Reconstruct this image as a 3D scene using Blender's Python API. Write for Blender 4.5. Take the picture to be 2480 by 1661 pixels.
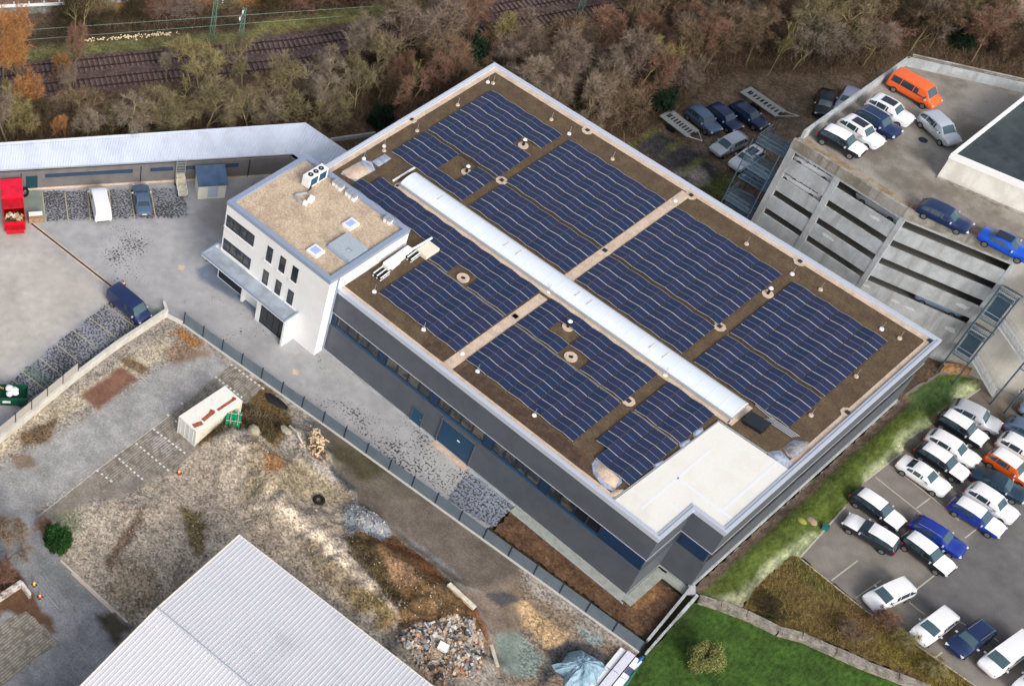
import bpy, bmesh, math, random
import numpy as np
from mathutils import Vector, Matrix
from mathutils.geometry import delaunay_2d_cdt

SC = bpy.context.scene
COL = SC.collection
for o in list(bpy.data.objects):
    bpy.data.objects.remove(o)

# ------------------------------------------------------------------ camera
FPX, YAW, PIT, ROL = 3442.31, 2.48279, 0.86900, -0.01303
CAM = np.array([68.3619, -120.693, 110.1143])
PCX, PCY = 52.943, 865.950
def _basis():
    cy, sy, cp, sp = math.cos(YAW), math.sin(YAW), math.cos(PIT), math.sin(PIT)
    f = np.array([cy*cp, sy*cp, -sp]); r = np.array([sy, -cy, 0.0]); u = np.cross(r, f)
    c, s = math.cos(ROL), math.sin(ROL)
    return c*r + s*u, -s*r + c*u, f
RGT, UPV, FWD = _basis()
cd = bpy.data.cameras.new('camera'); cam = bpy.data.objects.new('camera', cd); COL.objects.link(cam)
cam.matrix_world = Matrix(((RGT[0], UPV[0], -FWD[0], CAM[0]), (RGT[1], UPV[1], -FWD[1], CAM[1]),
                           (RGT[2], UPV[2], -FWD[2], CAM[2]), (0, 0, 0, 1)))
cd.sensor_fit = 'HORIZONTAL'; cd.sensor_width = 36.0; cd.lens = FPX/2480*36
cd.shift_x = (1240-PCX)/2480; cd.shift_y = (PCY-830.5)/2480
cd.clip_start = 1; cd.clip_end = 3000
SC.camera = cam

# ------------------------------------------------------------------ light
SUN_EL, SUN_AZ = math.radians(34), math.radians(-24)     # azimuth counted from +X to +Y
W = bpy.data.worlds.new('World'); SC.world = W; W.use_nodes = True
nt = W.node_tree; bg = nt.nodes['Background']
sky = nt.nodes.new('ShaderNodeTexSky'); sky.sky_type = 'NISHITA'; sky.sun_disc = False
sky.sun_elevation = SUN_EL; sky.sun_rotation = math.pi/2 - SUN_AZ
sky.air_density = 1.0; sky.dust_density = 4.0; sky.ozone_density = 1.0
hs = nt.nodes.new('ShaderNodeHueSaturation'); hs.inputs['Saturation'].default_value = 0.5     # thin high cloud greys the sky
nt.links.new(sky.outputs[0], hs.inputs['Color']); nt.links.new(hs.outputs[0], bg.inputs[0]); bg.inputs[1].default_value = 0.15
sd = bpy.data.lights.new('sun', 'SUN'); so = bpy.data.objects.new('sun', sd); COL.objects.link(so)
sd.energy = 1.2; sd.angle = math.radians(22); sd.color = (1.0, 0.965, 0.92)
sv = Vector((math.cos(SUN_EL)*math.cos(SUN_AZ), math.cos(SUN_EL)*math.sin(SUN_AZ), math.sin(SUN_EL)))
so.rotation_euler = sv.to_track_quat('Z', 'Y').to_euler()
vs = SC.view_settings; vs.view_transform = 'Standard'; vs.look = 'None'; vs.gamma = 1; vs.exposure = 0.40
SC.render.engine = 'CYCLES'

# ------------------------------------------------------------------ helpers
def ray(px, py):
    return FWD + (px-PCX)/FPX*RGT - (py-PCY)/FPX*UPV
def P(px, py, z=0.0):
    """world point at height z seen at photo pixel (px,py)"""
    d = ray(px, py); t = (z-CAM[2])/d[2]; q = CAM + t*d
    return Vector((float(q[0]), float(q[1]), float(z)))
TS = 640/2281
TX = (0, 620, 1240, 1840); TY = (0, 400, 820, 1221)
def G(tile, a, b, z=0.0):
    return P(TX[int(tile[0])] + a*TS, TY[int(tile[1])] + b*TS, z)
def GL(tile, pts, z=0.0):
    return [tuple(G(tile, a, b, z)[:2]) for a, b in pts]
def S(r, g, b):
    f = lambda c: ((c/255+.055)/1.055)**2.4 if c > 10 else c/255/12.92
    return (f(r), f(g), f(b))

# ---- numpy noise
def _hash(ix, iy, seed):
    h = (ix.astype(np.int64)*374761393 + iy.astype(np.int64)*668265263 + seed*974711) & 0x7fffffff
    h = ((h ^ (h >> 13))*1274126177) & 0x7fffffff
    return ((h ^ (h >> 16)) & 0xffff)/65535.0
def vnoise(x, y, seed=0):
    ix, iy = np.floor(x), np.floor(y); fx, fy = x-ix, y-iy
    ux, uy = fx*fx*(3-2*fx), fy*fy*(3-2*fy)
    a, b = _hash(ix, iy, seed), _hash(ix+1, iy, seed); c, d = _hash(ix, iy+1, seed), _hash(ix+1, iy+1, seed)
    return (a*(1-ux)+b*ux)*(1-uy) + (c*(1-ux)+d*ux)*uy
def fbm(x, y, sc, seed=0, oc=4):
    s = 0; a = .5; n = 0
    for i in range(oc):
        s = s + a*vnoise(x*sc+17.3*i, y*sc-9.1*i, seed+i*7); n += a; a *= .5; sc *= 2.03
    return s/n
def sdist(x, y, poly):
    """signed distance to polygon, positive inside"""
    P_ = np.array(poly, float); n = len(P_); d2 = np.full(x.shape, 1e18); ins = np.zeros(x.shape, bool)
    for i in range(n):
        ax, ay = P_[i]; bx, by = P_[(i+1) % n]
        ex, ey = bx-ax, by-ay; L = ex*ex+ey*ey+1e-12
        t = np.clip(((x-ax)*ex+(y-ay)*ey)/L, 0, 1)
        d2 = np.minimum(d2, (x-ax-t*ex)**2+(y-ay-t*ey)**2)
        if ay != by:
            c = ((ay > y) != (by > y)) & (x < (bx-ax)*(y-ay)/(by-ay)+ax)
            ins ^= c
    return np.where(ins, 1, -1)*np.sqrt(d2)
def sstep(v): 
    v = np.clip(v, 0, 1); return v*v*(3-2*v)

# ---- mesh collecting
class MB:
    def __init__(s): s.v = []; s.f = []; s.m = []
    def add(s, vs_, fs, mi=0):
        o = len(s.v); s.v.extend([tuple(v) for v in vs_])
        for f in fs: s.f.append([i+o for i in f]); s.m.append(mi)
    def box(s, c, size, rz=0, mi=0, taper=1.0):
        x, y, z = size[0]/2, size[1]/2, size[2]/2; ca, sa = math.cos(rz), math.sin(rz); V = []
        for dz, k in ((-z, 1), (z, taper)):
            for dx, dy in ((-x, -y), (x, -y), (x, y), (-x, y)):
                V.append((c[0]+(dx*ca-dy*sa)*k, c[1]+(dx*sa+dy*ca)*k, c[2]+dz))
        s.add(V, [(3, 2, 1, 0), (4, 5, 6, 7), (0, 1, 5, 4), (1, 2, 6, 5), (2, 3, 7, 6), (3, 0, 4, 7)], mi)
    def slab(s, poly, z0, z1, mi=0, cap=True):
        """prism of polygon (ccw or cw)"""
        A = sum(poly[i][0]*poly[(i+1) % len(poly)][1]-poly[(i+1) % len(poly)][0]*poly[i][1] for i in range(len(poly)))
        p = [q[:2] for q in (poly if A > 0 else poly[::-1])]; n = len(p)
        V = [(q[0], q[1], z0) for q in p]+[(q[0], q[1], z1) for q in p]
        F = [(i, (i+1) % n, n+(i+1) % n, n+i) for i in range(n)]
        if cap: F += [tuple(range(n, 2*n)), tuple(range(n-1, -1, -1))]
        s.add(V, F, mi)
    def wall(s, a, b, z0, z1, th, mi=0, side=0):
        """upright slab from a to b; side 0 centred, 1 to the left, -1 to the right"""
        d = Vector((b[0]-a[0], b[1]-a[1])); L = d.length; n = Vector((-d.y, d.x))/L
        o0, o1 = {0: (-th/2, th/2), 1: (0, th), -1: (-th, 0)}[side]
        s.slab([(a[0]+n.x*o0, a[1]+n.y*o0), (b[0]+n.x*o0, b[1]+n.y*o0), (b[0]+n.x*o1, b[1]+n.y*o1), (a[0]+n.x*o1, a[1]+n.y*o1)], z0, z1, mi)
    def tube(s, pts, r, n=6, mi=0, r2=None, caps=True):
        pts = [Vector(p) for p in pts]; rings = []; k = len(pts)
        for i, p in enumerate(pts):
            d = (pts[min(i+1, k-1)]-pts[max(i-1, 0)]).normalized()
            u = d.orthogonal().normalized(); w = d.cross(u)
            rr = r if r2 is None else r+(r2-r)*i/(k-1)
            rings.append([p+u*rr*math.cos(2*math.pi*j/n)+w*rr*math.sin(2*math.pi*j/n) for j in range(n)])
            if i and True:
                # keep rings untwisted
                best = min(range(n), key=lambda q: (rings[-1][q]-rings[-2][0]).length); rings[-1] = rings[-1][best:]+rings[-1][:best]
        V = [v for rg in rings for v in rg]
        F = [(i*n+j, i*n+(j+1) % n, (i+1)*n+(j+1) % n, (i+1)*n+j) for i in range(k-1) for j in range(n)]
        if caps: F += [tuple(range(n-1, -1, -1)), tuple(range((k-1)*n, k*n))]
        s.add(V, F, mi)
    def cyl(s, c, r, h, n=16, mi=0, r2=None):
        r2 = r if r2 is None else r2
        V = [(c[0]+r*math.cos(2*math.pi*j/n), c[1]+r*math.sin(2*math.pi*j/n), c[2]) for j in range(n)]
        V += [(c[0]+r2*math.cos(2*math.pi*j/n), c[1]+r2*math.sin(2*math.pi*j/n), c[2]+h) for j in range(n)]
        s.add(V, [(j, (j+1) % n, n+(j+1) % n, n+j) for j in range(n)]+[tuple(range(n, 2*n)), tuple(range(n-1, -1, -1))], mi)
    def blob(s, c, rad, sx=1, sy=1, sz=1, rough=.2, seed=0, sub=2, mi=0):
        bm = bmesh.new(); bmesh.ops.create_icosphere(bm, subdivisions=sub, radius=1.0); rr = random.Random(seed)
        ph = [rr.uniform(0, 6) for _ in range(6)]
        V = []
        for v in bm.verts:
            p = v.co; k = 1+rough*(math.sin(p.x*3+ph[0])+math.sin(p.y*3.7+ph[1])+math.sin(p.z*4.1+ph[2])+.6*math.sin(p.x*7+p.y*6+ph[3]))/3
            V.append((c[0]+p.x*k*rad*sx, c[1]+p.y*k*rad*sy, c[2]+p.z*k*rad*sz))
        F = [[v.index for v in f.verts] for f in bm.faces]; bm.free(); s.add(V, F, mi)
    def build(s, name, mats, parent=None, loc=None, smooth=False, origin=None):
        me = bpy.data.meshes.new(name); V = s.v
        if origin is not None: V = [(v[0]-origin[0], v[1]-origin[1], v[2]-origin[2]) for v in V]
        me.from_pydata(V, [], s.f)
        for m in (mats if isinstance(mats, (list, tuple)) else [mats]): me.materials.append(m)
        if any(s.m): me.polygons.foreach_set('material_index', s.m)
        if smooth: me.polygons.foreach_set('use_smooth', [True]*len(me.polygons))
        me.update()
        o = bpy.data.objects.new(name, me); COL.objects.link(o)
        if parent is not None: o.parent = parent
        if loc is not None: o.location = loc
        elif origin is not None: o.location = origin
        return o
def tag(o, label=None, cat=None, group=None, kind=None):
    if label: o['label'] = label
    if cat: o['category'] = cat
    if group: o['group'] = group
    if kind: o['kind'] = kind
    return o
def empty(name, loc, rz=0, label=None, cat=None, group=None):
    o = bpy.data.objects.new(name, None); COL.objects.link(o); o.location = loc; o.rotation_euler = (0, 0, rz)
    o.empty_display_size = .3
    return tag(o, label, cat, group)
def dup(root, loc=None, rz=None, label=None, group=None):
    r = root.copy(); COL.objects.link(r)
    if loc is not None: r.location = loc
    if rz is not None: r.rotation_euler = (0, 0, rz)
    if label: r['label'] = label
    if group: r['group'] = group
    for ch in list(root.children):
        c = ch.copy(); COL.objects.link(c); c.parent = r
        for g in list(ch.children):
            d = g.copy(); COL.objects.link(d); d.parent = c
    return r

# ------------------------------------------------------------------ materials
def newmat(name):
    m = bpy.data.materials.new(name); m.use_nodes = True; t = m.node_tree
    return m, t, t.nodes['Principled BSDF']
def nd(t, ty, **kw):
    n = t.nodes.new(ty)
    for k, v in kw.items(): setattr(n, k, v)
    return n
def mixc(t, fac, a, b, bt='MIX'):
    n = nd(t, 'ShaderNodeMix', data_type='RGBA', blend_type=bt)
    for i, v in ((0, fac), (6, a), (7, b)):
        if hasattr(v, 'is_linked'): t.links.new(v, n.inputs[i])
        elif isinstance(v, tuple): n.inputs[i].default_value = (*v[:3], 1)
        else: n.inputs[i].default_value = v
    return n.outputs[2]
def ramp(t, src, lo, hi):
    n = nd(t, 'ShaderNodeMapRange', interpolation_type='SMOOTHSTEP'); t.links.new(src, n.inputs[0])
    n.inputs[1].default_value = lo; n.inputs[2].default_value = hi; return n.outputs[0]
def noise(t, vec, sc, det=4, rough=.6):
    n = nd(t, 'ShaderNodeTexNoise'); n.inputs['Scale'].default_value = sc; n.inputs['Detail'].default_value = det
    n.inputs['Roughness'].default_value = rough; t.links.new(vec, n.inputs['Vector']); return n.outputs[0]
def vecsrc(t, world):
    if world: return nd(t, 'ShaderNodeNewGeometry').outputs['Position']
    return nd(t, 'ShaderNodeTexCoord').outputs['Object']
def scaled(t, v, sx, sy, sz):
    n = nd(t, 'ShaderNodeMapping'); n.inputs['Scale'].default_value = (sx, sy, sz); t.links.new(v, n.inputs[0]); return n.outputs[0]
def bumpn(t, b, h, st, dist=.05):
    n = nd(t, 'ShaderNodeBump'); n.inputs['Strength'].default_value = st; n.inputs['Distance'].default_value = dist
    t.links.new(h, n.inputs['Height']); t.links.new(n.outputs[0], b.inputs['Normal'])
def M(name, col, rough=.7, metal=0, c2=None, sc=1.5, lo=.4, hi=.65, fine=.12, fsc=9, world=True, bump=0, coat=0, streak=None, spec=.4):
    """painted / mineral surface: base colour, large stains towards c2, fine mottling, optional vertical streaks"""
    m, t, b = newmat(name); v = vecsrc(t, world)
    c = col
    if c2: c = mixc(t, ramp(t, noise(t, v, sc, 5), lo, hi), col, c2)
    if streak:
        sv_ = scaled(t, v, streak[1], streak[1], streak[2]); c = mixc(t, ramp(t, noise(t, sv_, 1, 4), .45, .75), c, streak[0])
    if fine:
        f = noise(t, v, fsc, 3); n = nd(t, 'ShaderNodeMapRange'); t.links.new(f, n.inputs[0])
        n.inputs[1].default_value = .2; n.inputs[2].default_value = .8; n.inputs[3].default_value = 1-fine*1.6; n.inputs[4].default_value = 1+fine*1.6
        cc = nd(t, 'ShaderNodeCombineColor')
        for i in range(3): t.links.new(n.outputs[0], cc.inputs[i])
        c = mixc(t, 1.0, c, cc.outputs[0], 'MULTIPLY')
    if isinstance(c, tuple): b.inputs['Base Color'].default_value = (*c, 1)
    else: t.links.new(c, b.inputs['Base Color'])
    b.inputs['Roughness'].default_value = rough; b.inputs['Metallic'].default_value = metal
    b.inputs['Specular IOR Level'].default_value = spec
    if coat: b.inputs['Coat Weight'].default_value = coat; b.inputs['Coat Roughness'].default_value = .08
    if bump: bumpn(t, b, noise(t, v, fsc, 5), bump)
    return m
def ground_mat(name, fine=.25, fsc=6, med=.2, msc=.7, bump=.4, rough=.95, spotcol=(.03, .03, .03), spotsc=2.2, stretch=(1, 1, 1), stones=0, ssc=5):
    """vertex colour (surface kind) broken up by noise, plus dark moss blotches where attribute spot says"""
    m, t, b = newmat(name); v = vecsrc(t, True)
    a = nd(t, 'ShaderNodeAttribute', attribute_name='Col'); s = nd(t, 'ShaderNodeAttribute', attribute_name='spot')
    def mul(src, amt, c):
        n = nd(t, 'ShaderNodeMapRange'); t.links.new(src, n.inputs[0])
        n.inputs[1].default_value = .34; n.inputs[2].default_value = .66; n.inputs[3].default_value = 1-amt; n.inputs[4].default_value = 1+amt
        cc = nd(t, 'ShaderNodeCombineColor')
        for i in range(3): t.links.new(n.outputs[0], cc.inputs[i])
        return mixc(t, 1.0, c, cc.outputs[0], 'MULTIPLY')
    sv_ = scaled(t, v, *stretch)
    f1 = noise(t, sv_, fsc, 5, .7); c = mul(f1, fine, a.outputs['Color']); c = mul(noise(t, v, msc, 5), med, c)
    if stones:
        vo = nd(t, 'ShaderNodeTexVoronoi'); vo.inputs['Scale'].default_value = ssc; t.links.new(v, vo.inputs['Vector']); sc_ = nd(t, 'ShaderNodeSeparateColor'); t.links.new(vo.outputs['Color'], sc_.inputs[0])
        n = nd(t, 'ShaderNodeMapRange'); t.links.new(sc_.outputs[0], n.inputs[0]); n.inputs[3].default_value = -stones; n.inputs[4].default_value = stones
        q = nd(t, 'ShaderNodeMath', operation='MULTIPLY_ADD'); t.links.new(n.outputs[0], q.inputs[0]); t.links.new(a.outputs['Alpha'], q.inputs[1]); q.inputs[2].default_value = 1; n = q; cc = nd(t, 'ShaderNodeCombineColor')
        for i in range(3): t.links.new(n.outputs[0], cc.inputs[i])
        c = mixc(t, 1.0, c, cc.outputs[0], 'MULTIPLY')
    sp = noise(t, v, spotsc, 3, .55); mx = nd(t, 'ShaderNodeMath', operation='ADD'); t.links.new(sp, mx.inputs[0]); t.links.new(s.outputs['Fac'], mx.inputs[1])
    c = mixc(t, ramp(t, mx.outputs[0], .96, 1.03), c, spotcol)
    t.links.new(c, b.inputs['Base Color']); b.inputs['Roughness'].default_value = rough; b.inputs['Specular IOR Level'].default_value = .2
    if bump: bumpn(t, b, f1, bump, .08)
    return m

def sheet(name, poly, z, res, mat, colf, spotf=None, hf=None, jit=.15, kind='structure', edge=None, roughf=None):
    """ground sheet: polygon filled with a fine triangulation, per-vertex colour / spot / height"""
    poly = [tuple(p[:2]) for p in poly]
    A = sum(poly[i][0]*poly[(i+1) % len(poly)][1]-poly[(i+1) % len(poly)][0]*poly[i][1] for i in range(len(poly)))
    if A < 0: poly = poly[::-1]
    rr = random.Random(hash(name) % 1000 if False else len(name)*7+len(poly)); B = []
    er = edge or res
    for i, a in enumerate(poly):
        b = poly[(i+1) % len(poly)]; L = math.hypot(b[0]-a[0], b[1]-a[1]); n = max(1, int(L/er))
        for k in range(n):
            f = k/n; j = 0 if k == 0 else rr.uniform(-jit, jit)*min(1, L)
            B.append((a[0]+(b[0]-a[0])*f-(b[1]-a[1])/L*j, a[1]+(b[1]-a[1])*f+(b[0]-a[0])/L*j))
    xs = np.array([p[0] for p in B]); ys = np.array([p[1] for p in B])
    gx, gy = np.meshgrid(np.arange(xs.min(), xs.max(), res), np.arange(ys.min(), ys.max(), res))
    rs = np.random.RandomState(3); gx = gx.ravel()+rs.uniform(-.3, .3, gx.size)*res; gy = gy.ravel()+rs.uniform(-.3, .3, gy.size)*res
    k = sdist(gx, gy, B) > res*.4
    pts = B+list(zip(gx[k].tolist(), gy[k].tolist())); nb = len(B)
    v, e, f, *_ = delaunay_2d_cdt([Vector(p) for p in pts], [(i, (i+1) % nb) for i in range(nb)], [], 1, 1e-5)
    X = np.array([p[0] for p in v]); Y = np.array([p[1] for p in v])
    Z = np.full(X.shape, z) if hf is None else z+hf(X, Y)
    me = bpy.data.meshes.new(name); me.from_pydata(np.stack([X, Y, Z], 1).tolist(), [], [list(q) for q in f]); me.materials.append(mat)
    C = colf(X, Y); C = np.concatenate([np.clip(C, 0, 1), (np.ones(len(X)) if roughf is None else roughf(X, Y))[:, None]], 1)
    at = me.attributes.new('Col', 'FLOAT_COLOR', 'POINT'); at.data.foreach_set('color', C.astype(np.float32).ravel())
    sp = np.full(len(X), -1.0) if spotf is None else spotf(X, Y)
    at = me.attributes.new('spot', 'FLOAT', 'POINT'); at.data.foreach_set('value', sp.astype(np.float32))
    me.polygons.foreach_set('use_smooth', [True]*len(me.polygons)); me.update()
    # faces up
    if len(me.polygons) and me.polygons[0].normal.z < 0: me.flip_normals()
    o = bpy.data.objects.new(name, me); COL.objects.link(o); o['kind'] = kind
    return o
def paint(base, patches):
    """colour function: base colour then soft-edged patches (poly, colour, softness, noise amount)"""
    def f(X, Y):
        C = np.empty((len(X), 3)); C[:] = base
        for poly, c, soft, na in patches:
            xs = [p[0] for p in poly]; ys = [p[1] for p in poly]; pad = soft+na*3
            idx = np.where((X > min(xs)-pad) & (X < max(xs)+pad) & (Y > min(ys)-pad) & (Y < max(ys)+pad))[0]
            if not len(idx): continue
            x, y = X[idx], Y[idx]
            d = sdist(x, y, poly)+na*(fbm(x, y, .8, int(abs(xs[0])*10) % 97, 5)-.5)*4
            w = sstep(d/max(soft, .01)*.5+.5)[:, None]; C[idx] = C[idx]*(1-w)+np.array(c)*w
        k = 1+.26*(fbm(X, Y, .35, 5)-.5)+.3*(fbm(X, Y, 1.9, 9, 3)-.5)
        return C*k[:, None]
    return f
# ------------------------------------------------------------------ ground and setting
gm_soil = ground_mat('soil', .34, 5, .28, .6, .7, stones=.3, ssc=4)
gm_yard = ground_mat('yard_paving', .13, 9, .08, .35, .15, .9, (.07, .066, .066), 4.2)
gm_asph = ground_mat('asphalt', .16, 10, .14, .4, .2, .9)
gm_grass = ground_mat('grass', .42, 3, .3, .5, .9, .95, stretch=(1, .5, 1))
gm_rubble = ground_mat('gravel', .24, 5, .2, .5, .9, .95, stones=.5, ssc=5.6)
gm_conc = ground_mat('concrete_slabs', .1, 9, .1, .6, .1, .85)

o = MB(); o.add([(-1500, -1500, -.35), (1500, -1500, -.35), (1500, 1500, -.35), (-1500, 1500, -.35)], [(0, 1, 2, 3)])
tag(o.build('terrain', M('terrain', S(88, 74, 56), .95, c2=S(60, 56, 36), sc=.05)), kind='structure')

FLOOR = S(92, 76, 60)
fl = [
 (GL('00', [(-400, 300), (480, 250), (1860, 150), (2281, 100), (2281, 230), (1500, 300), (700, 360), (-400, 480)]), S(72, 60, 45), .8, .5),
 (GL('00', [(-400, 480), (700, 372), (1500, 300), (2281, 255), (2281, 345), (1500, 405), (760, 465), (-400, 620)]), S(104, 102, 66), .4, .3),
 (GL('10', [(0, 190), (600, 110), (1300, 0), (1700, -80), (1500, 60), (1040, 150), (560, 230), (0, 320)]), S(112, 108, 66), .4, .3),
 (GL('00', [(-500, 640), (780, 470), (1600, 415), (2281, 340), (2281, 590), (1300, 720), (700, 830), (-500, 1000)]), S(92, 77, 76), .3, .15),
 (GL('10', [(0, 320), (540, 262), (1500, 60), (2281, -80), (3300, -200), (3300, -20), (2281, 130), (1000, 420), (0, 590)]), S(92, 77, 76), .3, .15),
 (GL('00', [(650, 55), (1100, 10), (2281, -60), (2800, -80), (2500, 30), (1500, 85), (720, 112)]), S(168, 118, 72), .3, .2),
 (GL('00', [(-400, -60), (1100, -60), (1000, 5), (-400, 60)]), S(120, 95, 80), .3, .2),
 (GL('00', [(-400, 70), (400, 20), (420, 95), (-400, 150)]), S(140, 140, 128), .3, .2),
 (GL('30', [(1640, 130), (1760, 40), (2500, -60), (2500, 330), (2200, 260), (1950, 210), (1750, 200)]), S(158, 132, 110), .6, .3),
 (GL('20', [(1150, 1190), (1260, 1090), (1420, 960), (1940, 640), (2281, 640), (3000, 640), (3100, 900), (2500, 1568), (2000, 1700), (1500, 1568)]), S(112, 96, 80), .5, .3),
 (GL('20', [(1100, 1270), (1260, 1115), (1640, 1330), (1920, 1568), (2000, 1900), (1600, 1700), (1480, 1568)]), S(66, 64, 66), .4, .25),
 (GL('20', [(1640, 1560), (1900, 1500), (2000, 1700), (1750, 1800)]), S(80, 86, 44), .4, .3),
 (GL('20', [(1450, 1480), (1600, 1420), (1700, 1560), (1560, 1600)]), S(150, 140, 128), .3, .3),
]
for pts in ([(1050, 1260), (1260, 1100)], [(1260, 1360), (1480, 1215)], [(1430, 1510), (1670, 1350)]):
    a, b = GL('20', pts); d = Vector((b[0]-a[0], b[1]-a[1])).normalized()*.18
    fl.append(([(a[0]-d.y, a[1]+d.x), (b[0]-d.y, b[1]+d.x), (b[0]+d.y, b[1]-d.x), (a[0]+d.y, a[1]-d.x)], S(112, 116, 60), .15, .05))
sheet('ground', [(-75, -75), (-26, -58), (-10, -22), (2, -1), (60, -1), (110, 2), (110, 130), (-10, 130), (-75, -10)], -.05, .8, gm_soil, paint(FLOOR, fl))

# --- yard in front of the hall
def yspot(X, Y):
    d = sdist(X, Y, [(-4, -48), (-8, -42), (-14, -41), (-17, -47), (-8, -53), (-2, -50)])
    h = sdist(X, Y, [(-6, -34), (-1, -47), (10, -46.5), (35, -44.5), (35, -39), (13, -39), (12, -41), (1, -41.5), (-2, -40)])
    cl = fbm(X, Y, .3, 31, 4)
    s = np.maximum(sstep(d/9+.6)*.345, sstep(h/1.5+.6)*.30)+.5*(cl-.5)+.03
    return s
yp = [((lambda q: [(q[0], q[1]) for q in q])([(-40, -75), (-22, -52), (-6, -50.5), (-5, -62), (-5, -80)]), S(180, 174, 167), 2.5, .3),
      ([(-23.2, -46.8), (-19.1, -49.5), (-9.6, -36.7), (-13.4, -33.8)], S(138, 140, 148), .12, .04),
      ([(-24.8, -47.6), (-23.2, -46.8), (-19.1, -49.5), (-21, -52)], S(130, 140, 132), .15, .05),
      ([(-5.6, -51.7), (-4.5, -61), (-3.4, -68), (-.2, -68), (-.7, -49.2)], S(140, 142, 152), .25, .1),
      ([(-3.9, -63.5), (-.5, -63.2), (-.4, -64.6), (-3.8, -64.9)], S(112, 128, 124), .08, .02),
      ([(-5.0, -51.2), (-3.8, -49.4), (-1, -48.4), (-.7, -49.6)], S(120, 134, 128), .15, .03),
      (GL('01', [(1690, 900), (1830, 840), (2100, 1020), (2281, 1180), (2281, 1330), (2100, 1210), (1720, 980)]), S(112, 122, 138), .25, .03),
      ([(28, -39), (28, -44.6), (37.6, -43.9), (37.6, -39)], S(176, 174, 174), 1.5, .2),
      ([(-9.6, -36), (-9.4, -25.4), (0, -22), (0, -30), (-2, -36)], S(150, 146, 142), .5, .1)]
def baydark(X, Y):
    s = yspot(X, Y)
    for q in (yp[1][0], yp[3][0]):
        s = np.where(sdist(X, Y, q) > 0, .50+.22*(fbm(X, Y, .5, 4)-.5), s)
    s = np.where(sdist(X, Y, yp[6][0]) > 0, -1, s)
    return s
sheet('yard', [(-45, -78), (-24.6, -47.5), (-9.6, -25.6), (0, -20), (14, -30), (37.6, -38.5), (37.6, -44.2), (1.7, -47.75), (-.1, -48.5), (-.1, -60), (1.6, -73), (-4, -82)],
      0, .35, gm_yard, paint(S(165, 164, 165), yp), baydark, jit=0)

# --- building site with its heaps
HEAPS = []
def ridge(pts, h, w, flat=0): HEAPS.append((pts, h, w, flat))
ridge(GL('12', [(-200, 900), (60, 1120)], 1)+GL('13', [(230, 80), (520, 320), (760, 590), (1050, 880), (1160, 950)], 1), 1.7, 2.6)
ridge(GL('13', [(-250, 400), (150, 480), (500, 800), (800, 1050)], .5), .8, 4)
ridge(GL('13', [(880, 420), (1250, 640), (1600, 900), (1750, 1080)], .7), 1.5, 2.8)
ridge(GL('13', [(860, 130), (1000, 190)], .5), .9, 1.7)
ridge(GL('13', [(1350, 1250), (1600, 1330), (1750, 1450), (1850, 1600)], .5), 1.6, 3.0)
ridge(GL('03', [(1300, 100), (1500, 400), (1250, 600)], .3), .7, 3)
ridge(GL('12', [(330, 840), (560, 1060)], .3), .7, 1.4)
ridge(GL('02', [(2150, 700), (2281, 900)], .3), .5, 1.6)
def siteh(X, Y):
    Z = np.zeros(X.shape)
    for pts, h, w, _ in HEAPS:
        d = np.full(X.shape, 1e9)
        for a, b in zip(pts[:-1], pts[1:]):
            ex, ey = b[0]-a[0], b[1]-a[1]; t = np.clip(((X-a[0])*ex+(Y-a[1])*ey)/(ex*ex+ey*ey), 0, 1)
            d = np.minimum(d, np.hypot(X-a[0]-t*ex, Y-a[1]-t*ey))
        d = d+1.6*(fbm(X, Y, .5, 21, 4)-.5)
        Z = np.maximum(Z, 1.45*h*np.exp(-np.clip(d, 0, 99)**2.4/(w**2.4)*1.1)*(1+.5*(fbm(X, Y, .9, 8, 5)-.5)))
    Z = Z*sstep((np.abs(Y+45.4)-.3)/3)
    return Z+(.05+.3*sstep(Z*2))*(fbm(X, Y, 1.5, 3, 5)-.5)*sstep(Z*4+.3)
gravel, olive, rust, grey = S(172, 155, 134), S(112, 98, 68), S(120, 78, 50), S(150, 152, 156)
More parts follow.
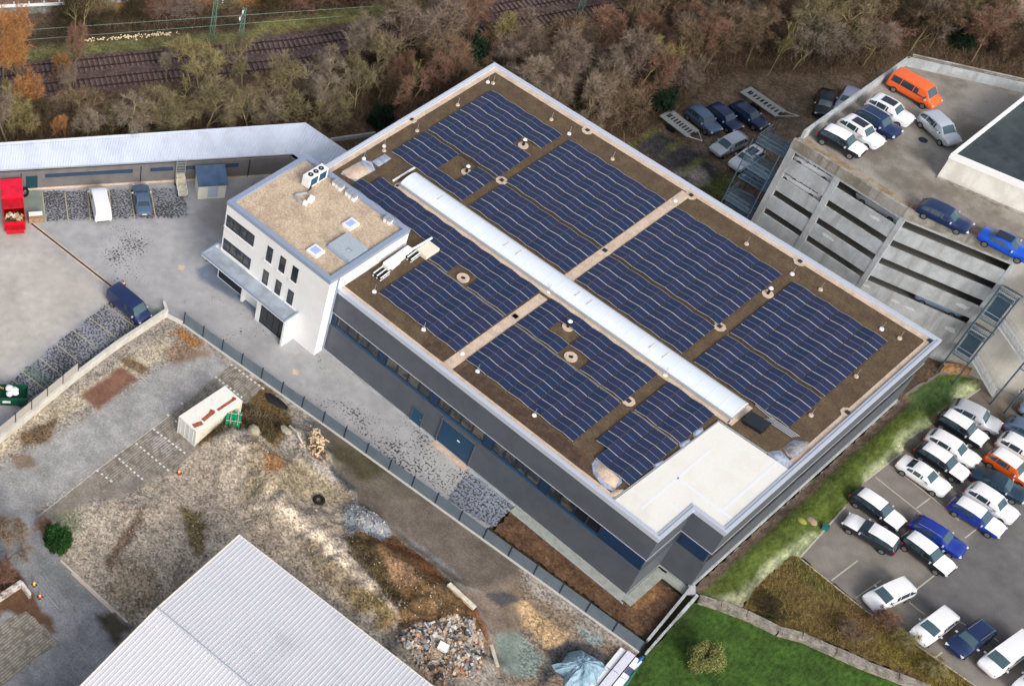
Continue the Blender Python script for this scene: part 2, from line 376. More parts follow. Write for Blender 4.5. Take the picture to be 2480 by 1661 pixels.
sp = [
 (GL('02', [(-300, 900), (640, 470), (1150, 130), (1440, -60), (1500, 60), (1300, 250), (800, 560), (-300, 1200)]), S(176, 164, 144), .5, .3),
 (GL('02', [(-300, 1568), (200, 1568), (1900, 380), (2000, 260), (1800, 60), (1400, 250), (700, 700), (-300, 1300)]), S(158, 156, 154), .8, .3),
 (GL('02', [(690, 490), (1050, 235), (1190, 350), (840, 612)]), S(126, 92, 76), .2, .15),
 (GL('02', [(1040, 160), (1130, 150), (1280, 250), (1220, 300), (1060, 240)]), S(118, 98, 76), .2, .15),
 (GL('01', [(1480, 1450), (1560, 1400), (1800, 1568), (1640, 1568)])+GL('02', [(1780, 90), (1640, 70), (1580, 20)]), S(158, 112, 66), .25, .2),
 (GL('02', [(1400, 90), (1560, 20), (1800, 120), (1500, 240)]), S(140, 118, 100), .4, .3),
 (GL('02', [(160, 830), (480, 660), (500, 700), (420, 900), (200, 900)]), S(110, 92, 70), .4, .3),
 (GL('02', [(80, 1000), (250, 1000), (300, 1100), (150, 1130)]), S(138, 118, 102), .3, .25),
 (GL('02', [(330, 1540), (1480, 650), (2000, 225), (2290, 430), (1500, 1130), (1000, 1400), (800, 1370), (500, 1568)]), S(142, 134, 124), .15, .06),
 (GL('02', [(1260, 850), (1400, 820), (1560, 930), (1440, 1020), (1300, 960)]), S(158, 152, 150), .2, .1),
 (GL('02', [(2060, 560), (2281, 560), (2281, 760), (2000, 900), (1700, 940), (1750, 880)]), S(86, 66, 42), .4, .4),
 (GL('12', [(-60, 380), (50, 360), (280, 620), (300, 800), (150, 1000), (-60, 800)]), S(96, 78, 50), .5, .4),
 # gravel field and heaps
 (GL('02', [(1000, 1400), (1500, 1130), (1750, 950), (2281, 900), (2281, 1568), (500, 1568)]), S(171, 158, 141), .3, .3),
 (GL('03', [(300, 120), (800, 0), (2281, 0), (2281, 700), (1200, 1100), (520, 490), (450, 300)]), S(175, 162, 145), .3, .3),
 (GL('03', [(450, 100), (640, 20), (720, 180), (640, 300)]), S(126, 124, 104), .5, .3),
 (GL('03', [(1230, 60), (1240, 180), (1050, 450), (1000, 520), (1010, 640), (940, 640), (900, 500), (1100, 200)]), S(118, 102, 86), .3, .2),
 (GL('03', [(1560, 60), (1750, 60), (1760, 480), (1640, 500)]), olive, .5, .4),
 (GL('03', [(960, 600), (1050, 480), (1350, 650), (1400, 850), (1150, 1000), (950, 820)]), S(150, 136, 116), .3, .4),
 (GL('12', [(-100, 950), (60, 900), (450, 1100), (870, 1330), (730, 1420), (760, 1568), (-100, 1568)], .5), S(158, 144, 120), .3, .3),
 (GL('13', [(-100, -40), (740, -40), (760, 330), (1020, 700), (1180, 1000), (1180, 1150), (500, 760), (-100, 350)], .6), S(171, 157, 139), .3, .3),
 (GL('12', [(30, 1100), (180, 1050), (260, 1150), (160, 1260), (60, 1260)], .4), S(152, 112, 78), .25, .25),
 (GL('13', [(0, 20), (200, 30), (560, 290), (760, 540), (1060, 830), (1190, 950), (1120, 1000), (900, 820), (640, 500), (300, 200)], 1.3), S(214, 196, 174), .15, .2),
 (GL('13', [(330, 350), (560, 480), (740, 640), (900, 830), (780, 860), (560, 700)], .6), S(140, 126, 106), .3, .4),
 (GL('13', [(800, 830), (1000, 860), (1200, 1040), (1150, 1150), (900, 980)], .6), S(128, 112, 78), .5, .4),
 # dark track along the fence
 (GL('12', [(420, 700), (600, 720), (900, 960), (1500, 1360), (1800, 1568), (900, 1568), (870, 1330), (640, 1110), (600, 900)]), S(104, 96, 86), .15, .12),
 (GL('13', [(930, -40), (1560, -40), (2281, 520), (2281, 900), (2000, 760), (1700, 700), (1190, 250), (960, 30)]), S(112, 102, 93), .15, .1),
 (GL('12', [(640, 880), (900, 950), (1150, 1150), (900, 1230), (650, 1000)]), S(82, 76, 58), .5, .4),
 (GL('12', [(400, 690), (480, 700), (620, 830), (560, 820)]), S(96, 100, 104), .2, .2),
 (GL('12', [(610, 1110), (700, 1150), (860, 1290), (840, 1310), (740, 1250), (640, 1160)]), S(70, 72, 74), .15, .15),
 # rusty soil heap
 (GL('13', [(740, 330), (900, 290), (1190, 255), (1480, 480), (1680, 700), (1900, 950), (2010, 1250), (1900, 1300), (1200, 1150), (1180, 950), (1020, 700)], .6), S(110, 87, 60), .3, .25),
 (GL('13', [(1080, 330), (1200, 265), (1500, 500), (1680, 690), (1560, 720), (1300, 520)], .8), S(106, 72, 46), .25, .2),
 (GL('13', [(1060, 470), (1280, 540), (1400, 700), (1250, 740), (1120, 620)], 1.2), S(152, 120, 90), .25, .25),
 (GL('13', [(750, 340), (960, 380), (1080, 560), (1150, 720), (1300, 900), (1220, 1000), (1000, 680)], .8), S(78, 66, 42), .3, .35),
 (GL('13', [(1650, 760), (1780, 800), (1960, 1060), (2010, 1230), (1940, 1200), (1760, 940)], .3), S(118, 74, 44), .2, .2),
 (GL('13', [(1180, 1120), (1700, 1020), (1900, 1120), (2000, 1300), (1900, 1568), (1500, 1568), (1230, 1280)], .8), S(150, 132, 112), .3, .3),
 (GL('13', [(1650, 1400), (1830, 1400), (1850, 1568), (1500, 1568)], .6), S(196, 158, 126), .3, .3),
 (GL('13', [(730, 60), (800, 0), (960, 10), (1190, 240), (1060, 335), (960, 290), (790, 260)], .6), S(140, 146, 152), .2, .15),
 (GL('13', [(1200, 200), (1450, 380), (1720, 580), (1760, 640), (1500, 460)]), S(142, 142, 140), .25, .2),
 # lower right of the site: damp patches
 (GL('13', [(1800, 760), (2281, 600), (2281, 1568), (2050, 1568), (1980, 1200)]), S(136, 120, 108), .5, .3),
 (GL('23', [(-40, 640), (300, 820), (700, 1100), (1100, 1290), (700, 1600), (-40, 1600)]), S(132, 116, 100), .4, .3),
 (GL('23', [(20, 830), (140, 850), (300, 1000), (520, 1120), (330, 1240), (170, 1140)]), S(190, 160, 122), .25, .3),
 (GL('13', [(1980, 760), (2180, 730), (2281, 850), (2100, 900)]), S(86, 84, 86), .25, .3),
 (GL('23', [(330, 1230), (560, 1140), (860, 1330), (760, 1500), (330, 1500), (200, 1600), (280, 1350)]), S(70, 70, 72), .3, .3),
 (GL('23', [(-150, 1130), (120, 1130), (290, 1320), (200, 1500), (-100, 1480)]), S(128, 140, 132), .35, .3),
 (GL('23', [(560, 1050), (760, 1130), (800, 1240), (640, 1200)]), S(128, 138, 136), .3, .25),
 # lane and paved corner at the lower left
 (GL('03', [(-500, -100), (330, 100), (520, 470), (1150, 1060), (700, 1620), (-500, 1700)]), S(146, 146, 148), .3, .1),
 (GL('03', [(300, 420), (560, 560), (760, 800), (650, 850), (350, 600)]), S(122, 124, 124), .6, .2),
 (GL('03', [(830, 950), (1000, 950), (1150, 1060), (1000, 1180), (880, 1060)]), S(84, 78, 66), .3, .3),
 (GL('03', [(-100, 480), (170, 600), (520, 1120), (420, 1130), (100, 900), (-100, 1000)]), S(98, 74, 56), .3, .3),
]
site_poly = [(-.3, -48.5), (1.7, -47.9), (30, -45.05), (53.9, -42.95)]+GL('23', [(1060, 1330), (700, 1610)])+[(58, -56), (58, -75), (40, -108), (5, -108), (-8, -88), (1.9, -74), (.9, -66.5), (.2, -61.4), (-.3, -55.3)]
smooth_areas = [GL('12', [(420, 700), (600, 720), (900, 960), (1500, 1360), (1800, 1568), (900, 1568), (870, 1330), (640, 1110), (600, 900)]), GL('13', [(930, -40), (1560, -40), (2281, 520), (2281, 1500), (2050, 1500), (1980, 1200), (1700, 700), (1190, 250), (960, 30)]), sp[1][0], sp[2][0], sp[8][0], [q for q in GL('03', [(-500, -100), (330, 100), (520, 470), (1150, 1060), (700, 1620), (-500, 1700)])]]
def site_rough(X, Y):
    r = np.ones(X.shape)
    for p in smooth_areas: r = np.minimum(r, 1-.85*sstep(sdist(X, Y, p)/.6+.5))
    return r
sheet('building_site', site_poly, .004, .28, gm_rubble, paint(S(150, 142, 132), sp), hf=siteh, jit=.05, roughf=site_rough)
def site_z(x, y): return float(siteh(np.array([x]), np.array([y]))[0])+.004

# --- grooved paving of the dotted bays and of the lower left corner
gdir = Vector(GL('02', [(330, 1540)])[0])-Vector(GL('02', [(1480, 650)])[0]); gang = math.atan2(gdir.y, gdir.x)
def paver_mat():
    m, t, b = newmat('grooved_paving'); v = vecsrc(t, True); mp_ = nd(t, 'ShaderNodeMapping'); mp_.inputs['Rotation'].default_value = (0, 0, -gang); t.links.new(v, mp_.inputs[0])
    w = nd(t, 'ShaderNodeTexWave', bands_direction='Y'); w.inputs['Scale'].default_value = 1.25; w.inputs['Distortion'].default_value = .4; t.links.new(mp_.outputs[0], w.inputs['Vector'])
    a = nd(t, 'ShaderNodeAttribute', attribute_name='Col'); c = mixc(t, ramp(t, noise(t, v, 1.6, 6, .7), .42, .62), a.outputs['Color'], S(112, 104, 90)); c = mixc(t, ramp(t, w.outputs['Fac'], .55, .9), c, S(120, 114, 104)); t.links.new(c, b.inputs['Base Color']); b.inputs['Roughness'].default_value = .95; b.inputs['Specular IOR Level'].default_value = .2
    bumpn(t, b, w.outputs['Fac'], .3); return m
m_pav = paver_mat()
sheet('dotted_bays', GL('02', [(850, 1130), (1480, 655), (2000, 228), (2270, 425), (1850, 800), (1500, 1130), (1000, 1395), (860, 1330)]), .03, .5, m_pav, paint(S(158, 150, 140), [(GL('02', [(1260, 850), (1400, 820), (1560, 930), (1440, 1020), (1300, 960)]), S(176, 170, 168), .2, .1)]))
sheet('old_paving', GL('03', [(225, 920), (515, 1185), (60, 1540), (-400, 1900), (-700, 1500), (60, 1000)]), .03, .5, m_pav, paint(S(162, 155, 145), []))
# --- soil strip, stones, apron beside the hall
sheet('stone_bed', GL('12', [(1650, 1390), (1730, 1260), (1850, 1165), (2275, 1445)])+GL('13', [(2205, 45), (2040, 205)]), .006, .2, gm_yard,
      paint(S(134, 142, 156), []), lambda X, Y: np.full(X.shape, .44)+.05*fbm(X, Y, .6, 3), jit=.12)
soilp = GL('13', [(2050, 225), (2210, 58)])+GL('23', [(985, 868), (1250, 640), (1465, 800), (1165, 1172)])
sheet('soil_strip', soilp, .01, .25, gm_soil, paint(S(102, 77, 58), [(GL('23', [(1250, 640), (1465, 800), (1165, 1172), (1060, 1100), (1280, 860)]), S(86, 66, 52), .4, .3), (GL('23', [(1000, 850), (1240, 660), (1300, 760), (1050, 950)]), S(128, 96, 64), .3, .2)]),
      hf=lambda X, Y: .12*fbm(X, Y, 1.4, 4)*sstep(sdist(X, Y, soilp)/.8))
# --- right hand side
lotp = [(53.2, -33.5)]+GL('33', [(350, 448), (905, 905), (1290, 1165), (1880, 1575), (2400, 1900)])+[(95, -20), (100, 20), (72, 30), (54, 9), (53, 2)]
lanep = GL('33', [(1860, 225), (1330, 745), (1285, 840), (1760, 1060), (2281, 1420), (2900, 1500), (3000, 300), (2500, -200)])
sheet('car_park', lotp, .002, .5, gm_asph, paint(S(130, 124, 117), [(lanep, S(106, 104, 104), .25, .08), (GL('32', [(1200, 960), (1560, 640), (1900, 430), (2281, 600), (2281, 900), (1400, 1000)]), S(112, 103, 93), .8, .4),
      (GL('33', [(1180, 880), (1300, 1180), (1250, 1140), (960, 930)]), S(108, 92, 82), .3, .2)]))
bankp = [(53.1, -33.8), (53.1, .6)]+GL('32', [(1560, 310), (1700, 310), (1880, 350), (1905, 430), (1650, 620), (1440, 780), (1290, 860), (1230, 980), (910, 1225), (740, 1430)])+GL('33', [(560, 250), (340, 460), (270, 440), (0, 680)])+GL('23', [(1975, 890), (1790, 880), (1600, 800)])
palep = GL('32', [(1880, 340), (1910, 440), (1640, 630), (1440, 790), (1290, 870), (1230, 985), (905, 1240), (880, 1180), (1150, 960), (1200, 840), (1420, 720), (1640, 560), (1720, 430)])
pale2 = GL('33', [(560, 250), (330, 475), (270, 445), (0, 690), (0, 600), (200, 420), (420, 250)])+[]
pale3 = GL('33', [(0, 610), (120, 530), (0, 690)])+GL('23', [(1990, 900), (1780, 890), (1700, 810), (1960, 760), (2281, 480), (2281, 560)])
def bankh(X, Y):
    return .45*sstep((57.6-X+.10*(Y+20))/3.5)*sstep((X-53)/.8+.25)*sstep((Y+33)/6)*sstep((2-Y)/3)*sstep(sdist(X, Y, bankp)/1.6)
sheet('grass_bank', bankp, .008, .3, gm_grass, paint(S(82, 96, 42), [(GL('32', [(1430, 230), (1520, 330), (1240, 640), (1180, 600), (1300, 400)]), S(110, 87, 60), .4, .3),
      (GL('32', [(1340, 400), (1560, 330), (1860, 380), (1500, 620), (1250, 640)]), S(74, 98, 56), .5, .3), (palep, S(182, 188, 146), .5, .2), (pale2, S(178, 186, 144), .5, .2), (pale3, S(186, 184, 150), .5, .25),
      ([(53.0, -34), (53.9, -34), (53.9, 1), (53.0, 1)], S(104, 88, 78), .15, .08)]), hf=bankh, jit=.1)
meadp = GL('33', [(0, 680), (270, 445), (345, 455), (900, 905), (1285, 1165), (1880, 1575), (1900, 1700), (1500, 1620), (1180, 1440), (620, 1200), (0, 975)])+GL('23', [(2281, 975), (1980, 890)])
sheet('rough_meadow', meadp, .006, .3, gm_grass, paint(S(124, 104, 68), [(GL('33', [(230, 480), (400, 480), (800, 880), (600, 800), (330, 650)]), S(98, 100, 56), .4, .3), (GL('33', [(0, 760), (200, 750), (240, 960), (60, 1000)]), S(70, 72, 46), .4, .35),
      (GL('33', [(1050, 1100), (1300, 1180), (1880, 1575), (1500, 1568), (1000, 1250)]), S(128, 116, 54), .5, .3), (GL('33', [(600, 900), (1050, 950), (1000, 1150), (600, 1100)]), S(112, 84, 62), .5, .4)]))
lawnp = GL('23', [(1545, 845), (1790, 915), (2281, 1120)])+GL('33', [(430, 1215), (700, 1330), (1000, 1460), (1300, 1570), (1600, 1690), (1500, 1850)])+[(70, -50), (60, -52)]+GL('23', [(940, 1570), (1150, 1305), (1280, 1180), (1420, 1000)])
sheet('lawn', lawnp, .006, .4, gm_grass, paint(S(62, 88, 36), [(GL('23', [(1450, 1150), (1700, 1150), (1850, 1400), (1800, 1600), (1600, 1500)]), S(52, 76, 34), .8, .3), (GL('23', [(1540, 850), (1650, 900), (1200, 1300), (1150, 1290)]), S(58, 74, 36), .5, .2)]))
# --- painted markings
ml = M('marking_yellow', S(176, 168, 126), .8, fine=.3); mw = M('marking_white', S(214, 212, 204), .8, fine=.2)
def line(mb, a, b, w, z): mb.wall(a, b, z-.001, z+.002, w)
def lerp2(a, b, f): return (a[0]+(b[0]-a[0])*f, a[1]+(b[1]-a[1])*f)
k = MB()
for p in ([(365, 230), (395, 490)], [(560, 235), (592, 492)], [(755, 230), (782, 485)], [(940, 220), (968, 480)], [(1120, 200), (1165, 468)], [(1300, 195), (1345, 462)]):
    a, b = GL('01', p); line(k, a, b, .11, .008)
for p in ([(900, 1195), (1160, 1390)], [(750, 1300), (1015, 1500)], [(610, 1410), (850, 1590)]):
    a, b = GL('01', p); line(k, a, b, .09, .008)
for p in ([(490, 50), (705, 220)], [(320, 150), (545, 325)], [(150, 250), (390, 440)], [(50, 315), (300, 505)]):
    a, b = GL('02', p); line(k, a, b, .09, .008)
tag(k.build('bay_marking', ml), kind='structure')
k = MB()
for p in ([(1000, 1010), (1225, 1215)], [(1180, 910), (1450, 1135)], [(1330, 785), (1590, 985)], [(840, 1140), (960, 1230)], [(2000, 228), (2270, 430)], [(1865, 335), (2085, 505)], [(1450, 660), (1520, 715)], [(1570, 560), (1620, 600)]):
    a, b = GL('02', p); n = int(math.dist(a, b)/.42)
    for i in range(n): 
        q = lerp2(a, b, i/max(1, n-1)); k.box((q[0], q[1], site_z(*q)+.02), (.24, .2, .03))
for p in ([(330, 1535), (830, 1140)], [(830, 1140), (1480, 655)]):
    a, b = GL('02', p); line(k, a, b, .05, .03)
tag(k.build('parking_dots', mw), kind='structure')
k = MB()
for p, t in (([(620, 655), (845, 485)], '33'), ([(830, 805), (1045, 655)], '33'), ([(1330, 752), (1510, 610)], '33'), ([(1770, 290), (1870, 215)], '33'), ([(1290, 845), (1430, 955)], '33'), ([(1510, 1325), (1575, 1275)], '33'), ([(1700, 1000), (1780, 1040)], '33'), ([(1990, 1130), (2060, 1180)], '33'),
             ([(1000, 1195), (1395, 1510)], '32'), ([(1140, 1105), (1480, 1365)], '32'), ([(1350, 1465), (1470, 1375)], '32'), ([(1480, 1365), (1720, 1568)], '32'), ([(1720, 1310), (1830, 1400)], '32'), ([(1870, 1040), (1960, 1100)], '32')):
    a, b = GL(t, p); line(k, a, b, .11, .009)
for p, t in (([(1905, 432), (1290, 862)], '32'), ([(1225, 985), (905, 1234)], '32'), ([(740, 20), (345, 462)], '33'), ([(345, 462), (905, 912)], '33'), ([(905, 912), (1290, 1170)], '33'), ([(1290, 1170), (1880, 1580)], '33')):
    a, b = GL(t, p); line(k, a, b, .14, .02)
tag(k.build('lot_marking', M('marking_worn', S(190, 182, 168), .85, fine=.25)), kind='structure')
# ------------------------------------------------------------------ buildings
m_grey = M('cladding_grey', S(86, 91, 99), .5, c2=S(80, 85, 93), sc=.6, fine=.03)
m_coping = M('coping_metal', S(206, 212, 224), .35, .3, fine=.04)
m_blue = M('panel_blue', S(24, 50, 80), .45, fine=.04)
m_blue2 = M('sill_blue', S(26, 74, 112), .4, fine=.03)
m_dark = M('dark_frame', S(38, 46, 58), .5, fine=.05)
m_glass = M('window_glass', (.02, .028, .036), .06, fine=0, spec=.8, c2=(.09, .085, .07), sc=.55, lo=.5, hi=.6)
m_glassd = M('window_glass_dark', (.012, .016, .022), .06, fine=0, spec=.8)
m_plast = M('plaster_white', S(228, 228, 227), .85, c2=S(222, 222, 222), sc=.5, fine=.02, streak=(S(226, 226, 224), 1.6, .1))
m_gravel = M('roof_gravel', S(196, 176, 152), .95, c2=S(178, 158, 136), sc=.8, fine=.3, fsc=7, bump=.5)
m_subst = M('roof_substrate', S(86, 70, 55), .97, c2=S(98, 82, 61), sc=.7, fine=.32, fsc=6, bump=.5)
m_substd = M('roof_soil_dark', S(70, 54, 44), .97, c2=S(90, 70, 54), sc=1.3, fine=.3, fsc=5, bump=.6)
m_tan = M('tan_gravel', S(206, 184, 164), .95, c2=S(186, 166, 146), sc=1.2, fine=.2, fsc=8, bump=.3)
m_memb = M('roof_membrane', S(226, 223, 216), .8, c2=S(210, 206, 196), sc=.3, lo=.5, hi=.75, fine=.04, streak=(S(224, 221, 212), .6, .6))
m_skyl = M('skylight_sheet', S(212, 220, 230), .8, c2=S(218, 224, 232), sc=.5, fine=.02, spec=.08)
m_white = M('white_paint', S(236, 236, 236), .5, fine=.02)
m_conc = M('concrete', S(180, 185, 188), .9, c2=S(162, 166, 168), sc=.7, fine=.12, streak=(S(150, 151, 150), 1.1, .12))
m_concd = M('concrete_dirty', S(160, 157, 150), .9, c2=S(128, 120, 106), sc=.6, fine=.16, streak=(S(112, 108, 98), 2.4, .08))
m_alu = M('aluminium', S(190, 194, 198), .4, .6, fine=.04)
m_black = M('black_rubber', S(30, 31, 33), .8, fine=.1)
m_roofsh = M('shed_roof_sheet', S(206, 214, 228), .45, .15, c2=S(194, 202, 216), sc=.5, fine=.04)
m_roofbig = M('big_roof_sheet', S(212, 211, 215), .55, .1, c2=S(194, 194, 200), sc=.2, lo=.5, hi=.8, fine=.05)
m_taupe = M('shed_wall', S(110, 107, 106), .7, c2=S(100, 98, 98), sc=.8, fine=.06)

def offs(poly, d):
    """offset a ccw polygon outwards by d with mitred corners"""
    n = len(poly); R_ = []
    for i in range(n):
        p0, p1, p2 = Vector(poly[i-1][:2]), Vector(poly[i][:2]), Vector(poly[(i+1) % n][:2])
        a, b = (p1-p0).normalized(), (p2-p1).normalized(); na, nb = Vector((a.y, -a.x)), Vector((b.y, -b.x))
        k = (na+nb)/(1+na.dot(nb)); R_.append((p1.x+k.x*d, p1.y+k.y*d))
    return R_
def ring(mb, outer, inner, z0, z1, mi=0):
    n = len(outer)
    V = [(*p, z0) for p in outer]+[(*p, z1) for p in outer]+[(*p, z1) for p in inner]+[(*p, z0) for p in inner]
    F = []
    for i in range(n):
        j = (i+1) % n
        F += [(i, j, n+j, n+i), (n+i, n+j, 2*n+j, 2*n+i), (2*n+i, 2*n+j, 3*n+j, 3*n+i)]
    mb.add(V, F, mi)
def ccw(p):
    A = sum(p[i][0]*p[(i+1) % len(p)][1]-p[(i+1) % len(p)][0]*p[i][1] for i in range(len(p)))
    return list(p) if A > 0 else list(p)[::-1]
def part(name, mat, parent, fn, smooth=False):
    k = MB(); fn(k); return k.build(name, mat, parent, smooth=smooth)

# --- the big hall with the solar roof
HP = [(0, 0), (0, -39.03), (49.75, -39.03), (49.75, -34.11), (52.84, -34.11), (52.84, 0)]
RZ = 8.72
hall = empty('industrial_hall', (26, -20, 0), 0, 'large dark grey industrial hall with a flat brown roof covered in solar panels', 'industrial hall')
hall.location = (0, 0, 0)
part('lower_cladding', m_grey, hall, lambda k: k.slab(HP, .1, 3.86))
part('window_band', m_grey, hall, lambda k: k.slab(offs(HP, -.12), 3.8, 5.66))
part('upper_cladding', m_grey, hall, lambda k: k.slab(HP, 5.6, 8.6))
part('plinth', m_conc, hall, lambda k: (ring(k, offs(HP, .05), offs(HP, -.2), -.05, .12), k.box((52.9, -17.2, .25), (.16, 33.6, .5))))
part('parapet_coping', m_coping, hall, lambda k: (ring(k, offs(HP, .07), offs(HP, -.18), 8.5, 9.02), ring(k, offs(HP, -.2), offs(HP, -.42), 8.6, 8.93)))
part('band_trim', m_coping, hall, lambda k: ring(k, offs(HP, .035), offs(HP, -.1), 5.585, 5.65))
part('roof_substrate', m_subst, hall, lambda k: k.slab(offs(HP, -.3), 8.5, RZ))
def gb(k):
    ring(k, offs(HP, -.41), offs(HP, -.95), RZ-.05, RZ+.03)
part('gravel_border', m_tan, hall, gb)
def walks(k):
    k.box((26.02, -10.85, RZ), (1.05, 19.4, .09)); k.box((26.05, -31.3, RZ), (1.05, 14.2, .09))
part('paved_walkway', m_tan, hall, walks)
part('skylight_gravel', m_tan, hall, lambda k: (k.box((26.3, -23.55, RZ-.01), (39.6, .55, .09)), k.box((46.25, -22.1, RZ-.01), (.5, 3.2, .09)), k.box((6.6, -22.1, RZ-.01), (.4, 2.9, .09))))
def dsoil(k):
    k.slab([(27.2, -36.5), (27.2, -38.1), (41.2, -38.1), (41.8, -37.4), (40.6, -36.4), (38, -36.5)], RZ-.05, RZ+.05)
    k.slab([(22.6, -36.4), (22.9, -38.1), (25.3, -38.1), (25.3, -36.4)], RZ-.05, RZ+.04)
part('dark_soil_strip', m_substd, hall, dsoil)
mp = [(45.55, -24.35), (44.95, -38.78), (49.5, -38.78), (49.5, -33.86), (52.6, -33.86), (52.6, -24.1)]
memb = part('white_roof_membrane', m_memb, hall, lambda k: k.slab(mp, 8.6, RZ+.12))
def seams(k):
    for a, b in (((46.9, -37.6), (46.9, -27.5)), ((46.9, -32.4), (52.3, -32.4)), ((47.8, -35.2), (49.3, -35.2)), ((51.3, -32.2), (51.3, -24.4))): k.wall(a, b, RZ+.115, RZ+.128, .22)
part('membrane_seam', M('seam_pale', S(222, 226, 232), .7, fine=0), memb, seams)
part('membrane_edge', m_alu, hall, lambda k: (k.wall((45.5, -24.2), (44.85, -38.7), RZ, RZ+.16, .12), k.wall((45.5, -24.25), (50.2, -24.05), RZ, RZ+.16, .14)))
# skylight vault
def vault(x0, x1, y0, y1, z0, h, n=12, grow=0):
    r = [((y0+y1)/2+math.cos(math.pi*i/n)*((y1-y0)/2+grow), z0+math.sin(math.pi*i/n)*(h+grow)) for i in range(n+1)]
    return r
def sk(k):
    r = vault(6.9, 46, -23.2, -20.75, 9.02, .55); n = len(r)
    for s_ in range(30):
        xa, xb = 6.9+39.1*s_/30, 6.9+39.1*(s_+1)/30; k.add([(xa+.01, *p) for p in r]+[(xb-.01, *p) for p in r], [(i+1, i, n+i, n+i+1) for i in range(n-1)])
    k.add([(6.9, *p) for p in r], [tuple(range(n))]); k.add([(46.0, *p) for p in r], [tuple(range(n-1, -1, -1))])
skyl = part('skylight', m_skyl, hall, sk, True)
def skr(k):
    x = 6.9
    while x < 46.1:
        r = vault(0, 0, -23.2, -20.75, 9.02, .55, 12, .018); n = len(r); w = .035
        k.add([(x-w, *p) for p in r]+[(x+w, *p) for p in r], [(i+1, i, n+i, n+i+1) for i in range(n-1)]); x += 1.303
part('skylight_rib', M('skylight_rib', S(234, 236, 238), .7, fine=0, spec=.1), skyl, skr)
part('skylight_curb', m_alu, skyl, lambda k: (k.box((26.45, -23.27, 8.9), (39.3, .16, .36)), k.box((26.45, -20.7, 8.9), (39.3, .12, .36)), k.box((6.85, -21.97, 8.88), (.12, 2.4, .34)), k.box((46.06, -21.97, 8.88), (.12, 2.4, .34))))
def smoke(k):
    for x in (11.1, 19.6, 21.1, 28.2, 29.6, 36.6, 38.1):
        k.box((x, -22.1, 9.56), (.09, .9, .06))
part('skylight_actuator', M('actuator_tan', S(206, 190, 170), .6), skyl, smoke)
# long front: windows, panels, door, gate
panels = [(13.1, 13.75), (19.33, 20.24), (25.85, 26.8), (32.35, 33.3), (38.72, 39.6), (45.25, 49.68)]
YB = -38.91
for i, (a, b) in enumerate(panels):
    part('blue_panel', m_blue, hall, lambda k: k.box(((a+b)/2, YB-.03, 4.75), (b-a, .06, 1.68)))
for i in range(5):
    a, b = panels[i][1]+.06, panels[i+1][0]-.06; w = (b-a)/4
    part('sill_panel', m_blue2, hall, lambda k: k.box(((a+b)/2, YB-.04, 4.03), (b-a, .08, .3)))
    for j in range(4):
        xc = a+w*(j+.5)
        def fr(k):
            for dx in (-w/2+.04, w/2-.04): k.box((xc+dx, YB-.04, 4.88), (.07, .09, 1.36))
            for z in (4.22, 5.55): k.box((xc, YB-.04, z), (w-.15, .09, .06))
        f = part('window', m_dark, hall, fr)
        part('pane', m_glassd if (i == 4 and j > 1) else m_glass, f, lambda k: k.box((xc, YB-.012, 4.88), (w-.15, .03, 1.27)))
d = part('door', M('door_teal', S(22, 72, 96), .5), hall, lambda k: k.box((25.25, -39.05, 1.04), (1.15, .05, 1.95)))
part('door_handle', m_alu, d, lambda k: k.box((25.7, -39.1, 1.05), (.14, .05, .04)))
part('door_frame', m_grey, d, lambda k: (k.box((24.62, -39.06, 1.06), (.09, .1, 2.05)), k.box((25.88, -39.06, 1.06), (.09, .1, 2.05)), k.box((25.25, -39.06, 2.05), (1.17, .1, .07))))
g = part('sectional_gate', M('gate_blue', S(26, 66, 96), .45, fine=.05), hall, lambda k: [k.box((29.85, -39.045, .2+.4*i+.2), (3.8, .05, .385)) for i in range(8)])
part('gate_frame', m_grey, g, lambda k: (k.box((27.88, -39.08, 1.75), (.1, .16, 3.3)), k.box((31.82, -39.08, 1.75), (.1, .16, 3.3)), k.box((29.85, -39.09, 3.5), (4.1, .22, .12))))
part('gate_plate', m_white, g, lambda k: k.box((30.1, -39.09, 2.2), (.3, .02, .16)))
part('threshold', m_tan, g, lambda k: k.box((29.9, -39.4, .03), (4.1, .7, .06)))
part('notch_panel', m_blue, hall, lambda k: k.box((51.3, -34.02, 4.78), (2.6, .14, 1.45)))
for y0, y1 in ((-33.8, -27.5), (-27.3, -21), (-20.8, -14.4), (-14.2, -7.8), (-7.6, -1)):
    f = part('window', m_dark, hall, lambda k: k.box((52.75, (y0+y1)/2, 4.75), (.07, y1-y0, 1.5)))
    part('pane', m_glassd, f, lambda k: [k.box((52.79, y0+(y1-y0)*(q+.5)/4, 4.8), (.03, (y1-y0)/4-.12, 1.2)) for q in range(4)])
part('base_apron', M('apron', S(158, 164, 156), .9, c2=S(142, 148, 140), fine=.1), hall, lambda k: (k.box((43.75, -39.5, .05), (12.2, .82, .14)), k.box((50.3, -37.1, .05), (.9, 5.2, .138)), k.box((51.75, -34.65, .05), (2.2, .85, .142))))
part('kerb_line', m_conc, hall, lambda k: (k.box((22.5, -39.2, .03), (10.6, .14, .07)), k.box((43.7, -39.98, .08), (12.9, .1, .12)), k.box((34.8, -39.2, .03), (5.8, .14, .07))))
for px, py in ((595, 1075), (860, 1075)): pass
